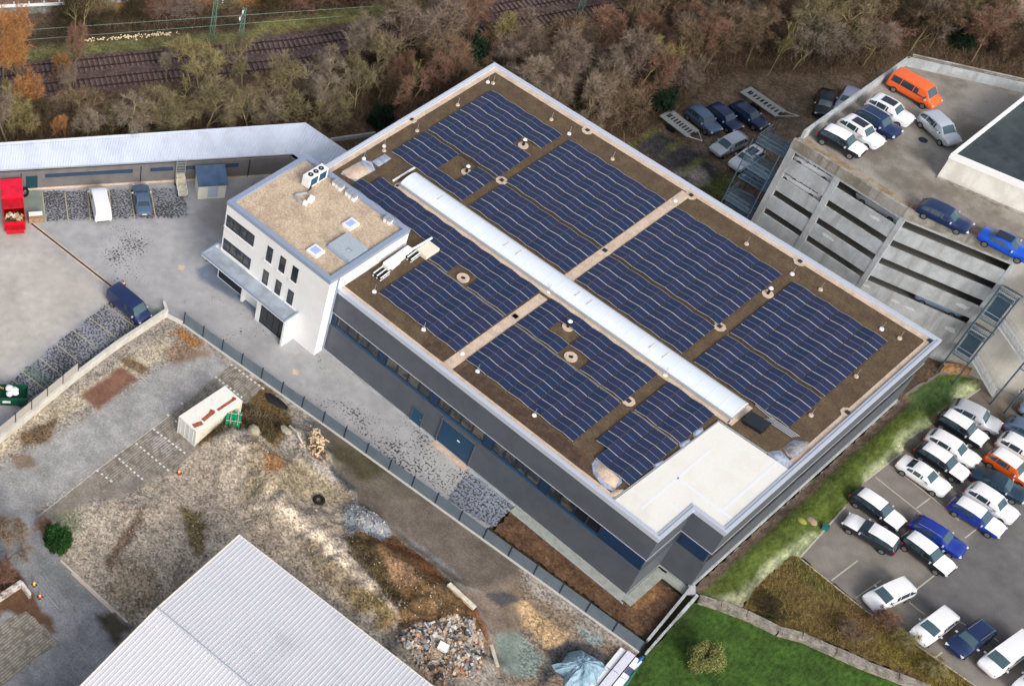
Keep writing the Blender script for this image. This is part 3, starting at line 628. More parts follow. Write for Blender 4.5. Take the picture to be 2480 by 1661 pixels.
# roof drains: gravel pad + dark inlet
dr = [('10', 1340, 1035), ('20', 650, 1130), ('21', 1545, 265), ('31', 345, 835), ('31', 1465, 1520), ('32', 755, 640), ('11', 2120, 135), ('21', 1790, 1395), ('22', 1005, 540)]
for t, a, b in dr:
    q = G(t, a, b, RZ)
    p_ = part('drain_pad', m_tan, hall, lambda k: k.slab([(q.x+.62*math.cos(j*math.pi/4+.39), q.y+.62*math.sin(j*math.pi/4+.39)) for j in range(8)], RZ-.05, RZ+.05))
    part('drain_inlet', m_dark, p_, lambda k: k.box((q.x, q.y, RZ+.09), (.38, .38, .1)))
for t, a, b in (('11', 2240, 1310), ('21', 25, 1310), ('21', 800, 740)):
    q = G(t, a, b, RZ); part('drain_inlet', m_dark, hall, lambda k: k.box((q.x, q.y, RZ+.09), (.42, .42, .09)))

# --- white office block
OF = [(-1.12, -29.26), (-1.12, -40.47), (13.04, -40.47), (13.04, -29.26)]
office = empty('office_building', (0, 0, 0), 0, 'white three storey office block with beige gravel roof attached to the hall', 'office building')
part('wall', m_plast, office, lambda k: k.slab(OF, -.05, 10.62))
part('roof_gravel', m_gravel, office, lambda k: k.slab(offs(OF, -.2), 10.4, 10.66))
m_par = M('parapet_bluegrey', S(150, 162, 184), .45, .2, fine=.03)
part('parapet', m_par, office, lambda k: ring(k, offs(OF, .04), offs(OF, -.5), 10.5, 10.98))
part('corner_post', m_par, office, lambda k: k.box((13.12, -39.3, 5.4), (.12, .12, 10.4)))
def strip(x0, x1, z0, z1, n, y=-40.47):
    f = part('window', m_dark, office, lambda k: k.box(((x0+x1)/2, y-.01, (z0+z1)/2), (x1-x0, .06, z1-z0)))
    w = (x1-x0)/n
    part('pane', m_glass, f, lambda k: [k.box((x0+w*(i+.5), y-.045, (z0+z1)/2+.12), (w-.16, .03, z1-z0-.45)) for i in range(n)])
    part('sill', m_white, f, lambda k: k.box(((x0+x1)/2-.05, y-.1, z0-.04), (x1-x0+.2, .2, .07)))
strip(-.9, 3.05, 7.72, 9.28, 4); strip(-.9, 3.05, 4.4, 5.95, 4)
for x in (5.27, 7.06, 8.77):
    strip(x-.38, x+.38, 7.38, 9.4, 1); strip(x-.38, x+.38, 4.15, 6.03, 1)
for y0, y1 in ((-40.2, -37.5),):
    for z0, z1 in ((7.72, 9.28), (4.4, 5.95)):
        f = part('window', m_dark, office, lambda k: k.box((-1.13, (y0+y1)/2, (z0+z1)/2), (.06, y1-y0, z1-z0)))
        part('pane', m_glass, f, lambda k: k.box((-1.17, (y0+y1)/2, (z0+z1)/2+.1), (.03, y1-y0-.2, z1-z0-.4)))
cz = 4.05
can = part('entrance_canopy', m_white, office, lambda k: (k.box((4.13, -41.46, cz-.14), (12.06, 1.98, .22)), k.box((-1.52, -39.9, cz-.14), (.76, 1.1, .218))))
part('canopy_roof', M('canopy_sheet', S(172, 182, 196), .5, .2, c2=S(154, 160, 168), sc=.7), can, lambda k: k.box((4.13, -41.5, cz+.0), (11.7, 1.7, .1)))
def cap(k):
    k.box((4.13, -42.42, cz+.04), (12.14, .12, .26)); k.box((-1.9, -41.0, cz+.04), (.12, 2.7, .257)); k.box((10.15, -41.45, cz+.04), (.12, 1.85, .254))
part('canopy_edge', m_par, can, cap)
part('canopy_wall', m_plast, can, lambda k: k.box((10.0, -41.35, 1.9), (.24, 1.72, 3.85)))
part('canopy_column', m_plast, can, lambda k: k.box((6.0, -41.45, 1.9), (.5, .5, 3.85)))
part('canopy_column', m_plast, can, lambda k: k.box((3.05, -40.75, 1.9), (.3, .5, 3.85)))
ent = part('entrance_glazing', m_glassd, office, lambda k: k.box((8.05, -41.5, 1.75), (3.55, .08, 3.4)))
part('entrance_frame', m_dark, ent, lambda k: [k.box((6.3+.87*i, -41.55, 1.75), (.07, .06, 3.4)) for i in range(5)]+[k.box((8.05, -41.55, 2.5), (3.5, .055, .07)), k.box((8.05, -41.55, .1), (3.5, .052, .1))])
part('entrance_step', m_conc, ent, lambda k: k.box((8.0, -41.75, .03), (3.9, .35, .08)))
part('ground_floor_glazing', m_glassd, office, lambda k: k.box((.95, -40.5, 1.55), (3.7, .08, 2.7)))
# on the office roof
def dome(x0, x1, y0, y1):
    f = part('skylight_dome', m_white, office, lambda k: k.box(((x0+x1)/2, (y0+y1)/2, 10.78), (x1-x0, y1-y0, .3)))
    part('dome_pane', M('dome_glass', S(168, 182, 236), .15, fine=.02), f, lambda k: k.box(((x0+x1)/2, (y0+y1)/2, 10.95), (x1-x0-.4, y1-y0-.4, .08), taper=.85))
dome(8.25, 9.35, -33.85, -32.45); dome(8.6, 9.9, -39.2, -37.9)
hatch = part('roof_hatch', M('hatch_grey', S(176, 186, 196), .5, .2), office, lambda k: (k.box((10.9, -35.8, 10.86), (2.8, 2.6, .42))))
part('hatch_handle', m_alu, hatch, lambda k: (k.box((11.5, -36.1, 11.14), (.5, .12, .14)), k.box((11.2, -36.25, 11.1), (.1, .5, .06))))
part('hatch_flashing', m_par, hatch, lambda k: ring(k, [(9.35, -37.3), (12.4, -37.3), (12.4, -34.35), (9.35, -34.35)], [(9.52, -37.08), (12.28, -37.08), (12.28, -34.52), (9.52, -34.52)], 10.6, 10.75))

# --- long low shed on the left (two wings, monopitch ribbed roof)
def ribroof(k, e0, e1, r1, r0, sp=.3, h=.05, th=.06):
    """e0->e1 eave, r0->r1 upper edge; ribs run from eave to upper edge"""
    e0, e1, r0, r1 = map(Vector, (e0, e1, r0, r1)); L = (e1-e0).length; n = max(2, int(L/sp)); nn = (e1-e0).cross(r0-e0).normalized()
    if nn.z < 0: nn = -nn
    prof = []
    for i in range(n):
        for f, hh in ((0, 0), (.62, 0), (.72, 1), (.9, 1)): prof.append(((i+f)/n, hh*h))
    prof.append((1, 0))
    V = [e0.lerp(e1, f)+nn*z for f, z in prof]+[r0.lerp(r1, f)+nn*z for f, z in prof]; m = len(prof)
    k.add(V, [(i, i+1, m+i+1, m+i) for i in range(m-1)])
    k.add([e0-nn*th, e1-nn*th, r1-nn*th, r0-nn*th, e0-nn*.002, e1-nn*.002, r1-nn*.002, r0-nn*.002], [(3, 2, 1, 0), (0, 1, 5, 4), (1, 2, 6, 5), (2, 3, 7, 6), (3, 0, 4, 7)])
shed = empty('long_shed', (0, 0, 0), 0, 'long low grey shed with a pale ribbed metal roof along the left yard', 'shed')
zf, zb = 2.75, 3.9
e1 = G('10', 320, 1332, zf); r1 = G('10', 425, 1065, zb); e0 = G('00', -900, 1526, zf); r0 = G('00', -900, 1296, zb)
e2 = Vector((-.1, e1.y+.2, zf)); r2 = Vector((-.1, r1.y+.2, zb))
part('roof', m_roofsh, shed, lambda k: ribroof(k, e0, e1, r1, r0))
part('roof', m_roofsh, shed, lambda k: ribroof(k, e1, e2, r2, r1))
part('ridge_cap', m_coping, shed, lambda k: (k.tube([r0, r1], .09, 6), k.tube([r1, r2], .09, 6), k.tube([e1, r1], .06, 6)))
part('gutter', m_alu, shed, lambda k: k.tube([e0, e1], .08, 6))
w0, w1 = G('01', -1100, 285), G('01', 2281, 90); dd = (w1-w0).normalized(); w1 = w1+dd*2.6
wn = Vector((dd.y, -dd.x, 0))
if (w0+wn-Vector((-10, -50, 0))).length > (w0-Vector((-10, -50, 0))).length: wn = -wn
part('front_wall', m_taupe, shed, lambda k: k.wall(w0, w1, .22, 2.72, .2))
part('back_wall', m_taupe, shed, lambda k: (k.wall((r0.x+.2, r0.y-.1), (r1.x+.2, r1.y-.1), 0, 3.8, .2), k.wall((r1.x+.2, r1.y-.15), (-.2, r1.y-.15), 0, 3.75, .18), k.wall((w1.x, w1.y), (-.2, w1.y+.3), 0, 2.7, .2)))
part('plinth', m_tan, shed, lambda k: k.wall(w0, w1, -.02, .24, .34))
def onwall(a, b, tile='01'):
    """distance along the shed wall for a photo column"""
    q = G(tile, a, b); return (q-w0).dot(dd)
for a, b in ((385, 1135), (1285, 1480), (1590, 2040)):
    s0, s1 = onwall(a, 190-a*.042), onwall(b, 190-b*.042)
    c_ = w0+dd*((s0+s1)/2)+wn*.11; ang = math.atan2(dd.y, dd.x)
    f = part('window', m_dark, shed, lambda k: k.box((c_.x, c_.y, 1.95), (s1-s0, .06, .5), ang))
    nn_ = max(2, int((s1-s0)/1.2))
    part('pane', M('shed_glass', (.03, .06, .12), .08, fine=0, spec=.8), f, lambda k: [k.box((*(w0+dd*(s0+(s1-s0)*(i+.5)/nn_)+wn*.145)[:2], 1.95), ((s1-s0)/nn_-.1, .02, .4), ang) for i in range(nn_)])
s0 = onwall(272, 195); c_ = w0+dd*s0+wn*.12; ang = math.atan2(dd.y, dd.x)
part('door', M('shed_door', S(24, 62, 74), .5), shed, lambda k: k.box((c_.x, c_.y, 1.05), (1.3, .06, 2.0), ang))
for a in (1205, 2135, 180):
    c2_ = w0+dd*onwall(a, 190-a*.042)+wn*.16; part('downpipe', m_dark, shed, lambda k: k.tube([(c2_.x, c2_.y, .1), (c2_.x, c2_.y, 2.6)], .05, 6))

# --- big shed with the ribbed roof in the foreground
big = empty('metal_roof_warehouse', (0, 0, 0), 0, 'large warehouse with a light grey ribbed metal roof in the bottom foreground', 'warehouse')
A0 = G('03', 2065, 262, 6.0); A1 = G('13', 1530, 1568, 6.0); dx = (A1-A0).normalized(); A1 = A0+dx*42
R0 = G('03', 1355, 893, 7.5); R1 = R0+dx*42
B0 = R0+(R0-A0); B0.z = 6.0; B1 = B0+dx*42
q = G('03', 690, 1568, 6.75); vv = (q-R0); B0 = R0+vv*2.0; B0.z = 6.0; B1 = B0+dx*42
part('roof', m_roofbig, big, lambda k: ribroof(k, A0, A1, R1, R0, .36, .028))
part('roof', m_roofbig, big, lambda k: ribroof(k, B0, B1, R1, R0, .36, .028))
part('ridge_cap', M('ridge_grey', S(176, 184, 194), .5, fine=.02), big, lambda k: k.add([R0+Vector((0, 0, .075))-(R0-A0).normalized()*.09, R1+Vector((0, 0, .075))-(R0-A0).normalized()*.09, R1+Vector((0, 0, .11)), R0+Vector((0, 0, .11)), R1+Vector((0, 0, .075))-(R0-B0).normalized()*.09, R0+Vector((0, 0, .075))-(R0-B0).normalized()*.09], [(0, 1, 2, 3), (3, 2, 4, 5)]))
part('verge_trim', M('verge_cream', S(222, 210, 196), .5), big, lambda k: (k.tube([A0, R0], .07, 5), k.tube([R0, B0], .07, 5), k.tube([A0, A1], .05, 5)))
def bw(k):
    i0, i1, i2 = A0.lerp(R0, .03)+dx*.25, R0+dx*.25, B0.lerp(R0, .03)+dx*.25
    V = [(i0.x, i0.y, -.1), (i2.x, i2.y, -.1), (i2.x, i2.y, i2.z-.12), (i1.x, i1.y, i1.z-.12), (i0.x, i0.y, i0.z-.12)]
    j = dx*41
    V += [(v[0]+j.x, v[1]+j.y, v[2]) for v in V]
    k.add(V, [(0, 1, 2, 3, 4), (9, 8, 7, 6, 5)]+[(i, 5+i, 5+(i+1) % 5, (i+1) % 5) for i in (1, 4, 0)])
part('wall', m_taupe, big, bw)

# --- parking garage
gar = empty('parking_garage', (0, 0, 0), 0, 'concrete multi storey car park with open slots and cars on its roof', 'parking garage')
GA, GB, GC = (30.78, 6.21), (43.17, 5.58), (53.04, 7.98)
GE = (GC[0]+.971*14, GC[1]+.2366*14)
GP = [GA, GB, GC, GE, (72, 48), (31.05, 25.8)]
GZ = 15.0
part('roof_deck', M('deck_surface', S(152, 146, 137), .92, c2=S(114, 107, 97), sc=.22, lo=.42, hi=.66, fine=.1, fsc=5), gar, lambda k: k.slab(offs(GP, -.03), 14.6, GZ))
def deckstain(k):
    for a, b, w in (((31.3, 7.1), (43.0, 6.5), .9),): k.wall(a, b, GZ-.01, GZ+.006, w)
    k.wall((43.2, 6.6), (52.4, 8.8), GZ-.012, GZ+.004, .9)
part('deck_edge_dirt', M('deck_dirt', S(134, 112, 84), .95, c2=S(160, 148, 132), sc=.9, fine=.2), gar, deckstain)
bands = [(-.1, 5.63), (6.42, 8.11), (8.94, 10.53), (11.36, 13.03), (13.91, 14.95)]
for z0, z1 in bands:
    part('facade_band', m_conc, gar, lambda k: (k.wall(GA, (43.21, 5.58), z0, z1, .14, side=1), k.wall(GB, GC, z0, z1, .14, side=1)))
part('facade_crown', m_concd, gar, lambda k: (k.wall((GA[0]-.05, GA[1]-.06), (43.2, 5.52), 14.2, 15.32, .3, side=1), k.wall((43.18, 5.52), (GC[0]+.1, GC[1]-.03), 14.203, 15.317, .3, side=1)))
d1 = Vector((GB[0]-GA[0], GB[1]-GA[1])).normalized(); d2 = Vector((GC[0]-GB[0], GC[1]-GB[1])).normalized()
def colm(p0, dv, s0, s1):
    a = (p0[0]+dv.x*s0, p0[1]+dv.y*s0); b = (p0[0]+dv.x*s1, p0[1]+dv.y*s1)
    n_ = Vector((dv.y, -dv.x))*.035
    part('facade_column', m_conc, gar, lambda k: k.wall((a[0]+n_.x, a[1]+n_.y), (b[0]+n_.x, b[1]+n_.y), 0, 14.4, .33, side=1))
colm(GA, d1, 0, .66); colm(GA, d1, 5.12, 5.72); colm(GA, d1, 12.25, 12.75); colm(GB, d2, .02, .36); colm(GB, d2, 9.84, 10.3)
def patches(k):
    r9 = random.Random(4)
    for p0, dv, s_, z_, w_, h_ in ((GA, d1, 10.4, 12.5, 1.3, .5), (GA, d1, 7.6, 7.6, 1.6, .5), (GB, d2, .6, 5.0, .8, .4), (GB, d2, 3.6, 4.7, .9, .35), (GB, d2, 5.0, 4.6, 1.3, .4), (GB, d2, 8.7, 7.4, 1.5, .6), (GB, d2, 9.0, 4.2, 1.4, .7)):
        c_ = (p0[0]+dv.x*s_, p0[1]+dv.y*s_); n_ = Vector((dv.y, -dv.x)); V = []
        for j in range(11):
            a_ = 6.283*j/11; rr_ = r9.uniform(.6, 1.1); V.append((c_[0]+dv.x*math.cos(a_)*w_/2*rr_+n_.x*.006, c_[1]+dv.y*math.cos(a_)*w_/2*rr_+n_.y*.006, z_+math.sin(a_)*h_/2*rr_))
        k.add(V, [tuple(range(11))])
part('repainted_patches', M('repaint_pale', S(206, 207, 206), .9, fine=.08), gar, patches)['kind'] = 'stuff'
part('side_wall', m_conc, gar, lambda k: (k.wall((GA[0], GA[1]+.2), (31.05, 25.8), 0, 14.9, .3, side=-1), k.wall((GE[0], GE[1]+.2), (72, 48), 0, 14.9, .3, side=1), k.wall((31.05, 25.8), (72, 48), 0, 14.9, .3, side=-1)))
m_concl = M('concrete_panels', S(184, 182, 175), .9, c2=S(172, 168, 158), sc=.4, fine=.08, streak=(S(164, 160, 150), .9, .1))
part('end_wall', m_concl, gar, lambda k: k.wall((GC[0]+.1, GC[1]+.02), GE, 0, 15.3, .3, side=1))
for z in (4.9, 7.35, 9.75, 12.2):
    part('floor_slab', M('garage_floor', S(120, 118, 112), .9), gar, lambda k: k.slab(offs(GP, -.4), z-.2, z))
for f_ in range(5):
    for g_ in range(2):
        x, y = 34.5+f_*4.6, 11.5+g_*7
        part('pillar', m_conc, gar, lambda k: k.box((x, y, 7.3), (.4, .4, 14.5)))
part('deck_parapet', m_conc, gar, lambda k: (k.wall((30.9, 7.2), (31.12, 26.0), 15.0, 16.0, .32, side=-1), k.wall((31.12, 26.0), (72, 48.1), 15.0, 16.0, .3, side=-1)))
part('parapet_rail', m_concd, gar, lambda k: (k.tube([(31.35, 26.4, 16.2), (72, 48.4, 16.2)], .09, 6), k.tube([(31.35, 26.7, 15.8), (72, 48.7, 15.8)], .09, 6)))
part('manhole', m_dark, gar, lambda k: k.cyl((*P(1840+1410*TS, 1210*TS, GZ)[:2], GZ-.02), .45, .035, 18))
# flat roofed structure on the garage deck
ann = empty('rooftop_annex', (0, 0, 0), 0, 'low white block with dark flat roof standing on the car park deck', 'roof building')
AP = ccw([(42.45, 12.45), (66, 17.0), (70, 46), (42.5, 27.6)])
part('wall', M('annex_white', S(226, 224, 216), .8, c2=S(208, 205, 196), sc=.6, fine=.04, streak=(S(206, 202, 192), 1.2, .1)), ann, lambda k: k.slab(AP, GZ-.02, 17.5))
part('roof', M('annex_roof', S(64, 72, 76), .9, c2=S(54, 62, 68), sc=.4, fine=.08, streak=(S(76, 84, 86), .4, 3), spec=.1), ann, lambda k: k.slab(offs(AP, -.2), 17.3, 17.56))
part('parapet', m_white, ann, lambda k: ring(k, offs(AP, .06), offs(AP, -.22), 17.35, 17.95))
part('base_gutter', m_concd, ann, lambda k: k.wall((42.5, 12.2), (66, 16.7), GZ, GZ+.12, .25))
# --- stair towers
m_grat = M('steel_grating', S(116, 138, 156), .5, .5, c2=S(96, 116, 134), sc=3, fine=.1)
m_gratd = M('steel_landing', S(76, 100, 118), .5, .4, fine=.1)
def grating(k, x0, x1, y0, y1, z, step=.14):
    n = int((x1-x0)/step)
    for i in range(n+1): k.box((x0+(x1-x0)*i/n, (y0+y1)/2, z), (.05, y1-y0, .06))
    for y in (y0, (y0+y1)/2, y1): k.box(((x0+x1)/2, y, z-.02), (x1-x0, .07, .1))
def rail(k, pts, z0=0):
    for hgt_ in (.55, 1.05): k.tube([(p[0], p[1], p[2]+hgt_) for p in pts], .028, 5)
    for p in pts: k.tube([(p[0], p[1], p[2]), (p[0], p[1], p[2]+1.05)], .025, 5)
def flight(k, a, b, w, axis='x'):
    n = max(3, int(abs(b[2]-a[2])/.19)); a, b = Vector(a), Vector(b); dv = (b-a); hv = Vector((dv.x, dv.y, 0)).normalized(); sv_ = Vector((-hv.y, hv.x, 0))
    for i in range(n):
        p = a+dv*((i+.5)/n); k.box(p, (.24, w, .04), math.atan2(hv.y, hv.x))
    for s_ in (-1, 1):
        o = sv_*s_*w/2; k.tube([a+o, b+o], .07, 5)
def rail2(k, a, b, w):
    a, b = Vector(a), Vector(b); hv = Vector((b.x-a.x, b.y-a.y, 0)).normalized(); sv_ = Vector((-hv.y, hv.x, 0))
    for s_ in (-1, 1):
        o = sv_*s_*w/2; rail(k, [a+o+(b-a)*f for f in (0, .25, .5, .75, 1)])
st = empty('steel_staircase', (0, 0, 0), 0, 'blue grey grated steel stair tower on the left side of the concrete car park', 'staircase')
PL = [(12.1, 8.2, 11.4), (9.75, 7.0, 10.2), (7.3, 8.2, 11.4), (4.9, 7.0, 10.2), (2.45, 8.2, 11.4)]
for z, y0, y1 in PL:
    part('platform', m_grat, st, lambda k: grating(k, 27.3, 30.4, y0-1.2, y0+1.2, z))
    part('railing', m_grat, st, lambda k: rail(k, [(27.3, y0-1.2, z), (30.4, y0-1.2, z)])or rail(k, [(27.3, y0+1.2, z), (27.3, y0-1.2, z)]))
for i in range(len(PL)-1):
    za, zb_ = PL[i][0], PL[i+1][0]
    part('flight', m_grat, st, lambda k: (flight(k, (28.0 if i % 2 else 29.6, PL[i][1]+1.2, za), (28.0 if i % 2 else 29.6, PL[i+1][1]+3.2, zb_), 1.0)))
part('post', m_gratd, st, lambda k: [k.tube([(x, y, 0), (x, y, 13.1)], .07, 6) for x, y in ((27.3, 5.8), (30.4, 5.8), (27.3, 10.6), (30.4, 10.6))])
s2 = empty('steel_staircase', (0, 0, 0), 0, 'grey steel outdoor stairs zigzagging down to the top of the grass bank', 'staircase')
for z0, z1 in ((3.3, 6.2), (8.5, 11.5)):
    part('screen', m_gratd, s2, lambda k: k.box((54.2, 6.75, (z0+z1)/2), (1.35, .08, z1-z0)))
    part('stringer', m_alu, s2, lambda k: (k.tube([(54.95, 6.7, z0-.2), (54.95, 6.7, z1+.2)], .06, 6), k.tube([(53.5, 6.7, z0-.2), (53.5, 6.7, z1+.2)], .06, 6)))
for z in (3.2, 6.3, 8.4, 11.6):
    part('landing', m_grat, s2, lambda k: grating(k, 53.4, 55.2, 6.2, 7.9, z, .16))
    part('railing', m_alu, s2, lambda k: rail(k, [(53.4, 6.2, z), (55.2, 6.2, z)]))
for a, b in (((54.9, 7.35, 3.3), (58.4, 8.15, .05)), ((54.9, 7.2, 8.4), (58.8, 7.85, 5.6)), ((54.9, 7.2, 13.6), (58.8, 7.85, 10.8))):
    part('flight', m_alu, s2, lambda k: flight(k, a, b, 1.2)); part('railing', m_alu, s2, lambda k: rail2(k, a, b, 1.2))
for z in (5.55, 10.75):
    part('landing', m_grat, s2, lambda k: grating(k, 58.8, 60.2, 6.6, 8.6, z, .16))
for x, y, h in ((53.4, 6.2, 12.6), (55.2, 6.2, 12.6), (60.2, 6.6, 11.6), (58.8, 6.6, 11.6)): part('post', m_gratd, s2, lambda k: k.tube([(x, y, 0), (x, y, h)], .08, 6))
# ------------------------------------------------------------------ vehicles
def paint_mat(name, c, rough=.28, metal=0, coat=.6):
    return M(name, c, rough, metal, fine=.015, world=False, coat=coat)
PAINT = dict(white=paint_mat('paint_white', S(236, 236, 238)), silver=paint_mat('paint_silver', S(200, 204, 212), .3, .35), lilac=paint_mat('paint_lilac', S(176, 182, 206), .3, .3),
             navy=paint_mat('paint_navy', S(24, 42, 82)), dark=paint_mat('paint_dark', S(34, 40, 50)), black=paint_mat('paint_black', S(20, 26, 34)), blue=paint_mat('paint_blue', S(12, 78, 190)),
             royal=paint_mat('paint_royal', S(18, 46, 142)), orange=paint_mat('paint_orange', S(244, 104, 44), .4, 0, .3), rust=paint_mat('paint_rustorange', S(206, 88, 28)), steel=paint_mat('paint_steelblue', S(90, 112, 140), .3, .3),
             teal=paint_mat('paint_petrol', S(20, 48, 66)), pale=paint_mat('paint_paleblue', S(150, 176, 200), .3, .2))
m_film = M('white_film', S(240, 240, 242), .55, fine=.02, world=False)
m_cglass = M('car_glass', (.03, .05, .066), .04, fine=0, world=False, spec=.9)
m_wglass = M('windscreen_glass', (.05, .095, .118), .06, fine=0, world=False, spec=.8)
m_tyre = M('tyre', S(24, 24, 26), .85, fine=.1, world=False); m_rim = M('rim', S(150, 154, 160), .35, .7, fine=.03, world=False)
m_mirror = M('mirror_shell', S(190, 192, 196), .3, fine=0, world=False)
m_lamp = M('headlight', S(226, 230, 236), .12, .2, fine=0, world=False); m_tail = M('taillight', S(190, 14, 24), .25, fine=0, world=False)
m_trim = M('black_trim', S(26, 28, 30), .5, fine=.05, world=False); m_sun = M('sunroof_glass', (.012, .016, .03), .06, fine=0, world=False, spec=.9)

# stations: x, half width, z low, z belt, z top, top half width   (x as fraction of length, widths as fraction of half width)
KIND = {
 'suv':   dict(L=4.6, W=1.9, st=[(-.5, .74, .50, .80, .84, .66), (-.488, .88, .36, .98, 1.02, .74), (-.46, .96, .30, 1.05, 1.30, .76), (-.41, .99, .28, 1.06, 1.57, .75), (-.33, 1, .27, 1.06, 1.65, .76), (-.08, 1, .27, 1.04, 1.68, .77), (.085, 1, .27, 1.03, 1.61, .77), (.13, 1, .27, 1.02, 1.46, .79), (.215, 1, .27, 1.01, 1.10, .86), (.36, .99, .29, .98, 1.05, .86), (.44, .94, .31, .92, .98, .80), (.482, .84, .36, .78, .83, .68), (.5, .62, .44, .62, .65, .50)], ws=(6, 8), rw=(2, 3), roof=(3, 6), hood=(8, 10), sides=(-.43, .17), r=.36),
 'wagon': dict(L=4.9, W=1.88, st=[(-.5, .74, .46, .72, .76, .66), (-.488, .88, .34, .88, .93, .76), (-.455, .96, .27, .95, 1.12, .76), (-.40, .98, .25, .96, 1.37, .74), (-.31, 1, .24, .96, 1.46, .75), (-.08, 1, .24, .95, 1.49, .76), (.065, 1, .24, .94, 1.43, .76), (.11, 1, .24, .93, 1.30, .78), (.205, 1, .24, .92, 1.0, .86), (.36, .99, .25, .88, .95, .86), (.445, .93, .27, .80, .86, .79), (.485, .82, .32, .67, .71, .66), (.5, .60, .40, .54, .57, .48)], ws=(6, 8), rw=(2, 3), roof=(3, 6), hood=(8, 10), sides=(-.42, .16), r=.335),
 'sedan': dict(L=4.8, W=1.88, st=[(-.5, .74, .46, .74, .78, .66), (-.488, .88, .34, .90, .96, .80), (-.42, .96, .26, .96, 1.04, .86), (-.34, .99, .24, .96, 1.08, .84), (-.22, 1, .24, .95, 1.36, .76), (-.14, 1, .24, .95, 1.44, .75), (.055, 1, .24, .94, 1.40, .75), (.10, 1, .24, .93, 1.28, .77), (.20, 1, .24, .92, 1.0, .86), (.36, .99, .25, .88, .95, .86), (.445, .93, .27, .80, .86, .79), (.485, .82, .32, .67, .71, .66), (.5, .60, .40, .54, .57, .48)], ws=(6, 8), rw=(3, 4), roof=(4, 6), hood=(8, 10), sides=(-.29, .15), r=.335),
 'mpv':   dict(L=4.5, W=1.88, st=[(-.5, .78, .48, .84, .88, .70), (-.49, .91, .34, 1.0, 1.05, .80), (-.47, .97, .3, 1.05, 1.34, .79), (-.43, .99, .28, 1.06, 1.63, .78), (-.33, 1, .27, 1.06, 1.71, .79), (-.05, 1, .27, 1.05, 1.73, .80), (.12, 1, .27, 1.04, 1.66, .80), (.17, 1, .27, 1.03, 1.48, .81), (.28, 1, .27, 1.01, 1.12, .86), (.38, .98, .29, .97, 1.04, .85), (.45, .93, .31, .88, .94, .78), (.484, .83, .36, .73, .78, .67), (.5, .62, .44, .6, .63, .5)], ws=(6, 8), rw=(2, 3), roof=(3, 6), hood=(8, 10), sides=(-.45, .21), r=.33),
 'van':   dict(L=5.2, W=1.94, st=[(-.5, .90, .5, 1.0, 1.02, .84), (-.496, .95, .36, 1.05, 1.5, .85), (-.485, .98, .34, 1.06, 1.86, .84), (-.45, 1, .33, 1.06, 1.93, .85), (-.2, 1, .33, 1.06, 1.95, .85), (.1, 1, .33, 1.06, 1.95, .85), (.23, 1, .33, 1.06, 1.90, .85), (.27, 1, .33, 1.05, 1.74, .85), (.36, 1, .33, 1.04, 1.20, .88), (.42, .98, .33, 1.0, 1.09, .84), (.465, .93, .34, .90, .96, .78), (.49, .84, .38, .76, .80, .68), (.5, .68, .44, .64, .66, .55)], ws=(6, 8), rw=(1, 2), roof=(3, 6), hood=(8, 10), sides=(-.45, .3), r=.34),
}
def sect(kd, x):
    st = kd['st']; x = max(min(x, .4999), -.4999)
    for a, b in zip(st[:-1], st[1:]):
        if a[0] <= x <= b[0]:
            f = (x-a[0])/(b[0]-a[0]); return [a[i]+(b[i]-a[i])*f for i in range(6)]
def spt(kd, x, k):
    """shell point: k 0..1 from belt to roof edge on the side"""
    s = sect(kd, x); h = kd['W']/2
    y0, z0 = s[1]*h*.975, s[3]; y1, z1 = s[5]*h, s[4]-.03
    return y0+(y1-y0)*k, z0+(z1-z0)*k
CARS = {}
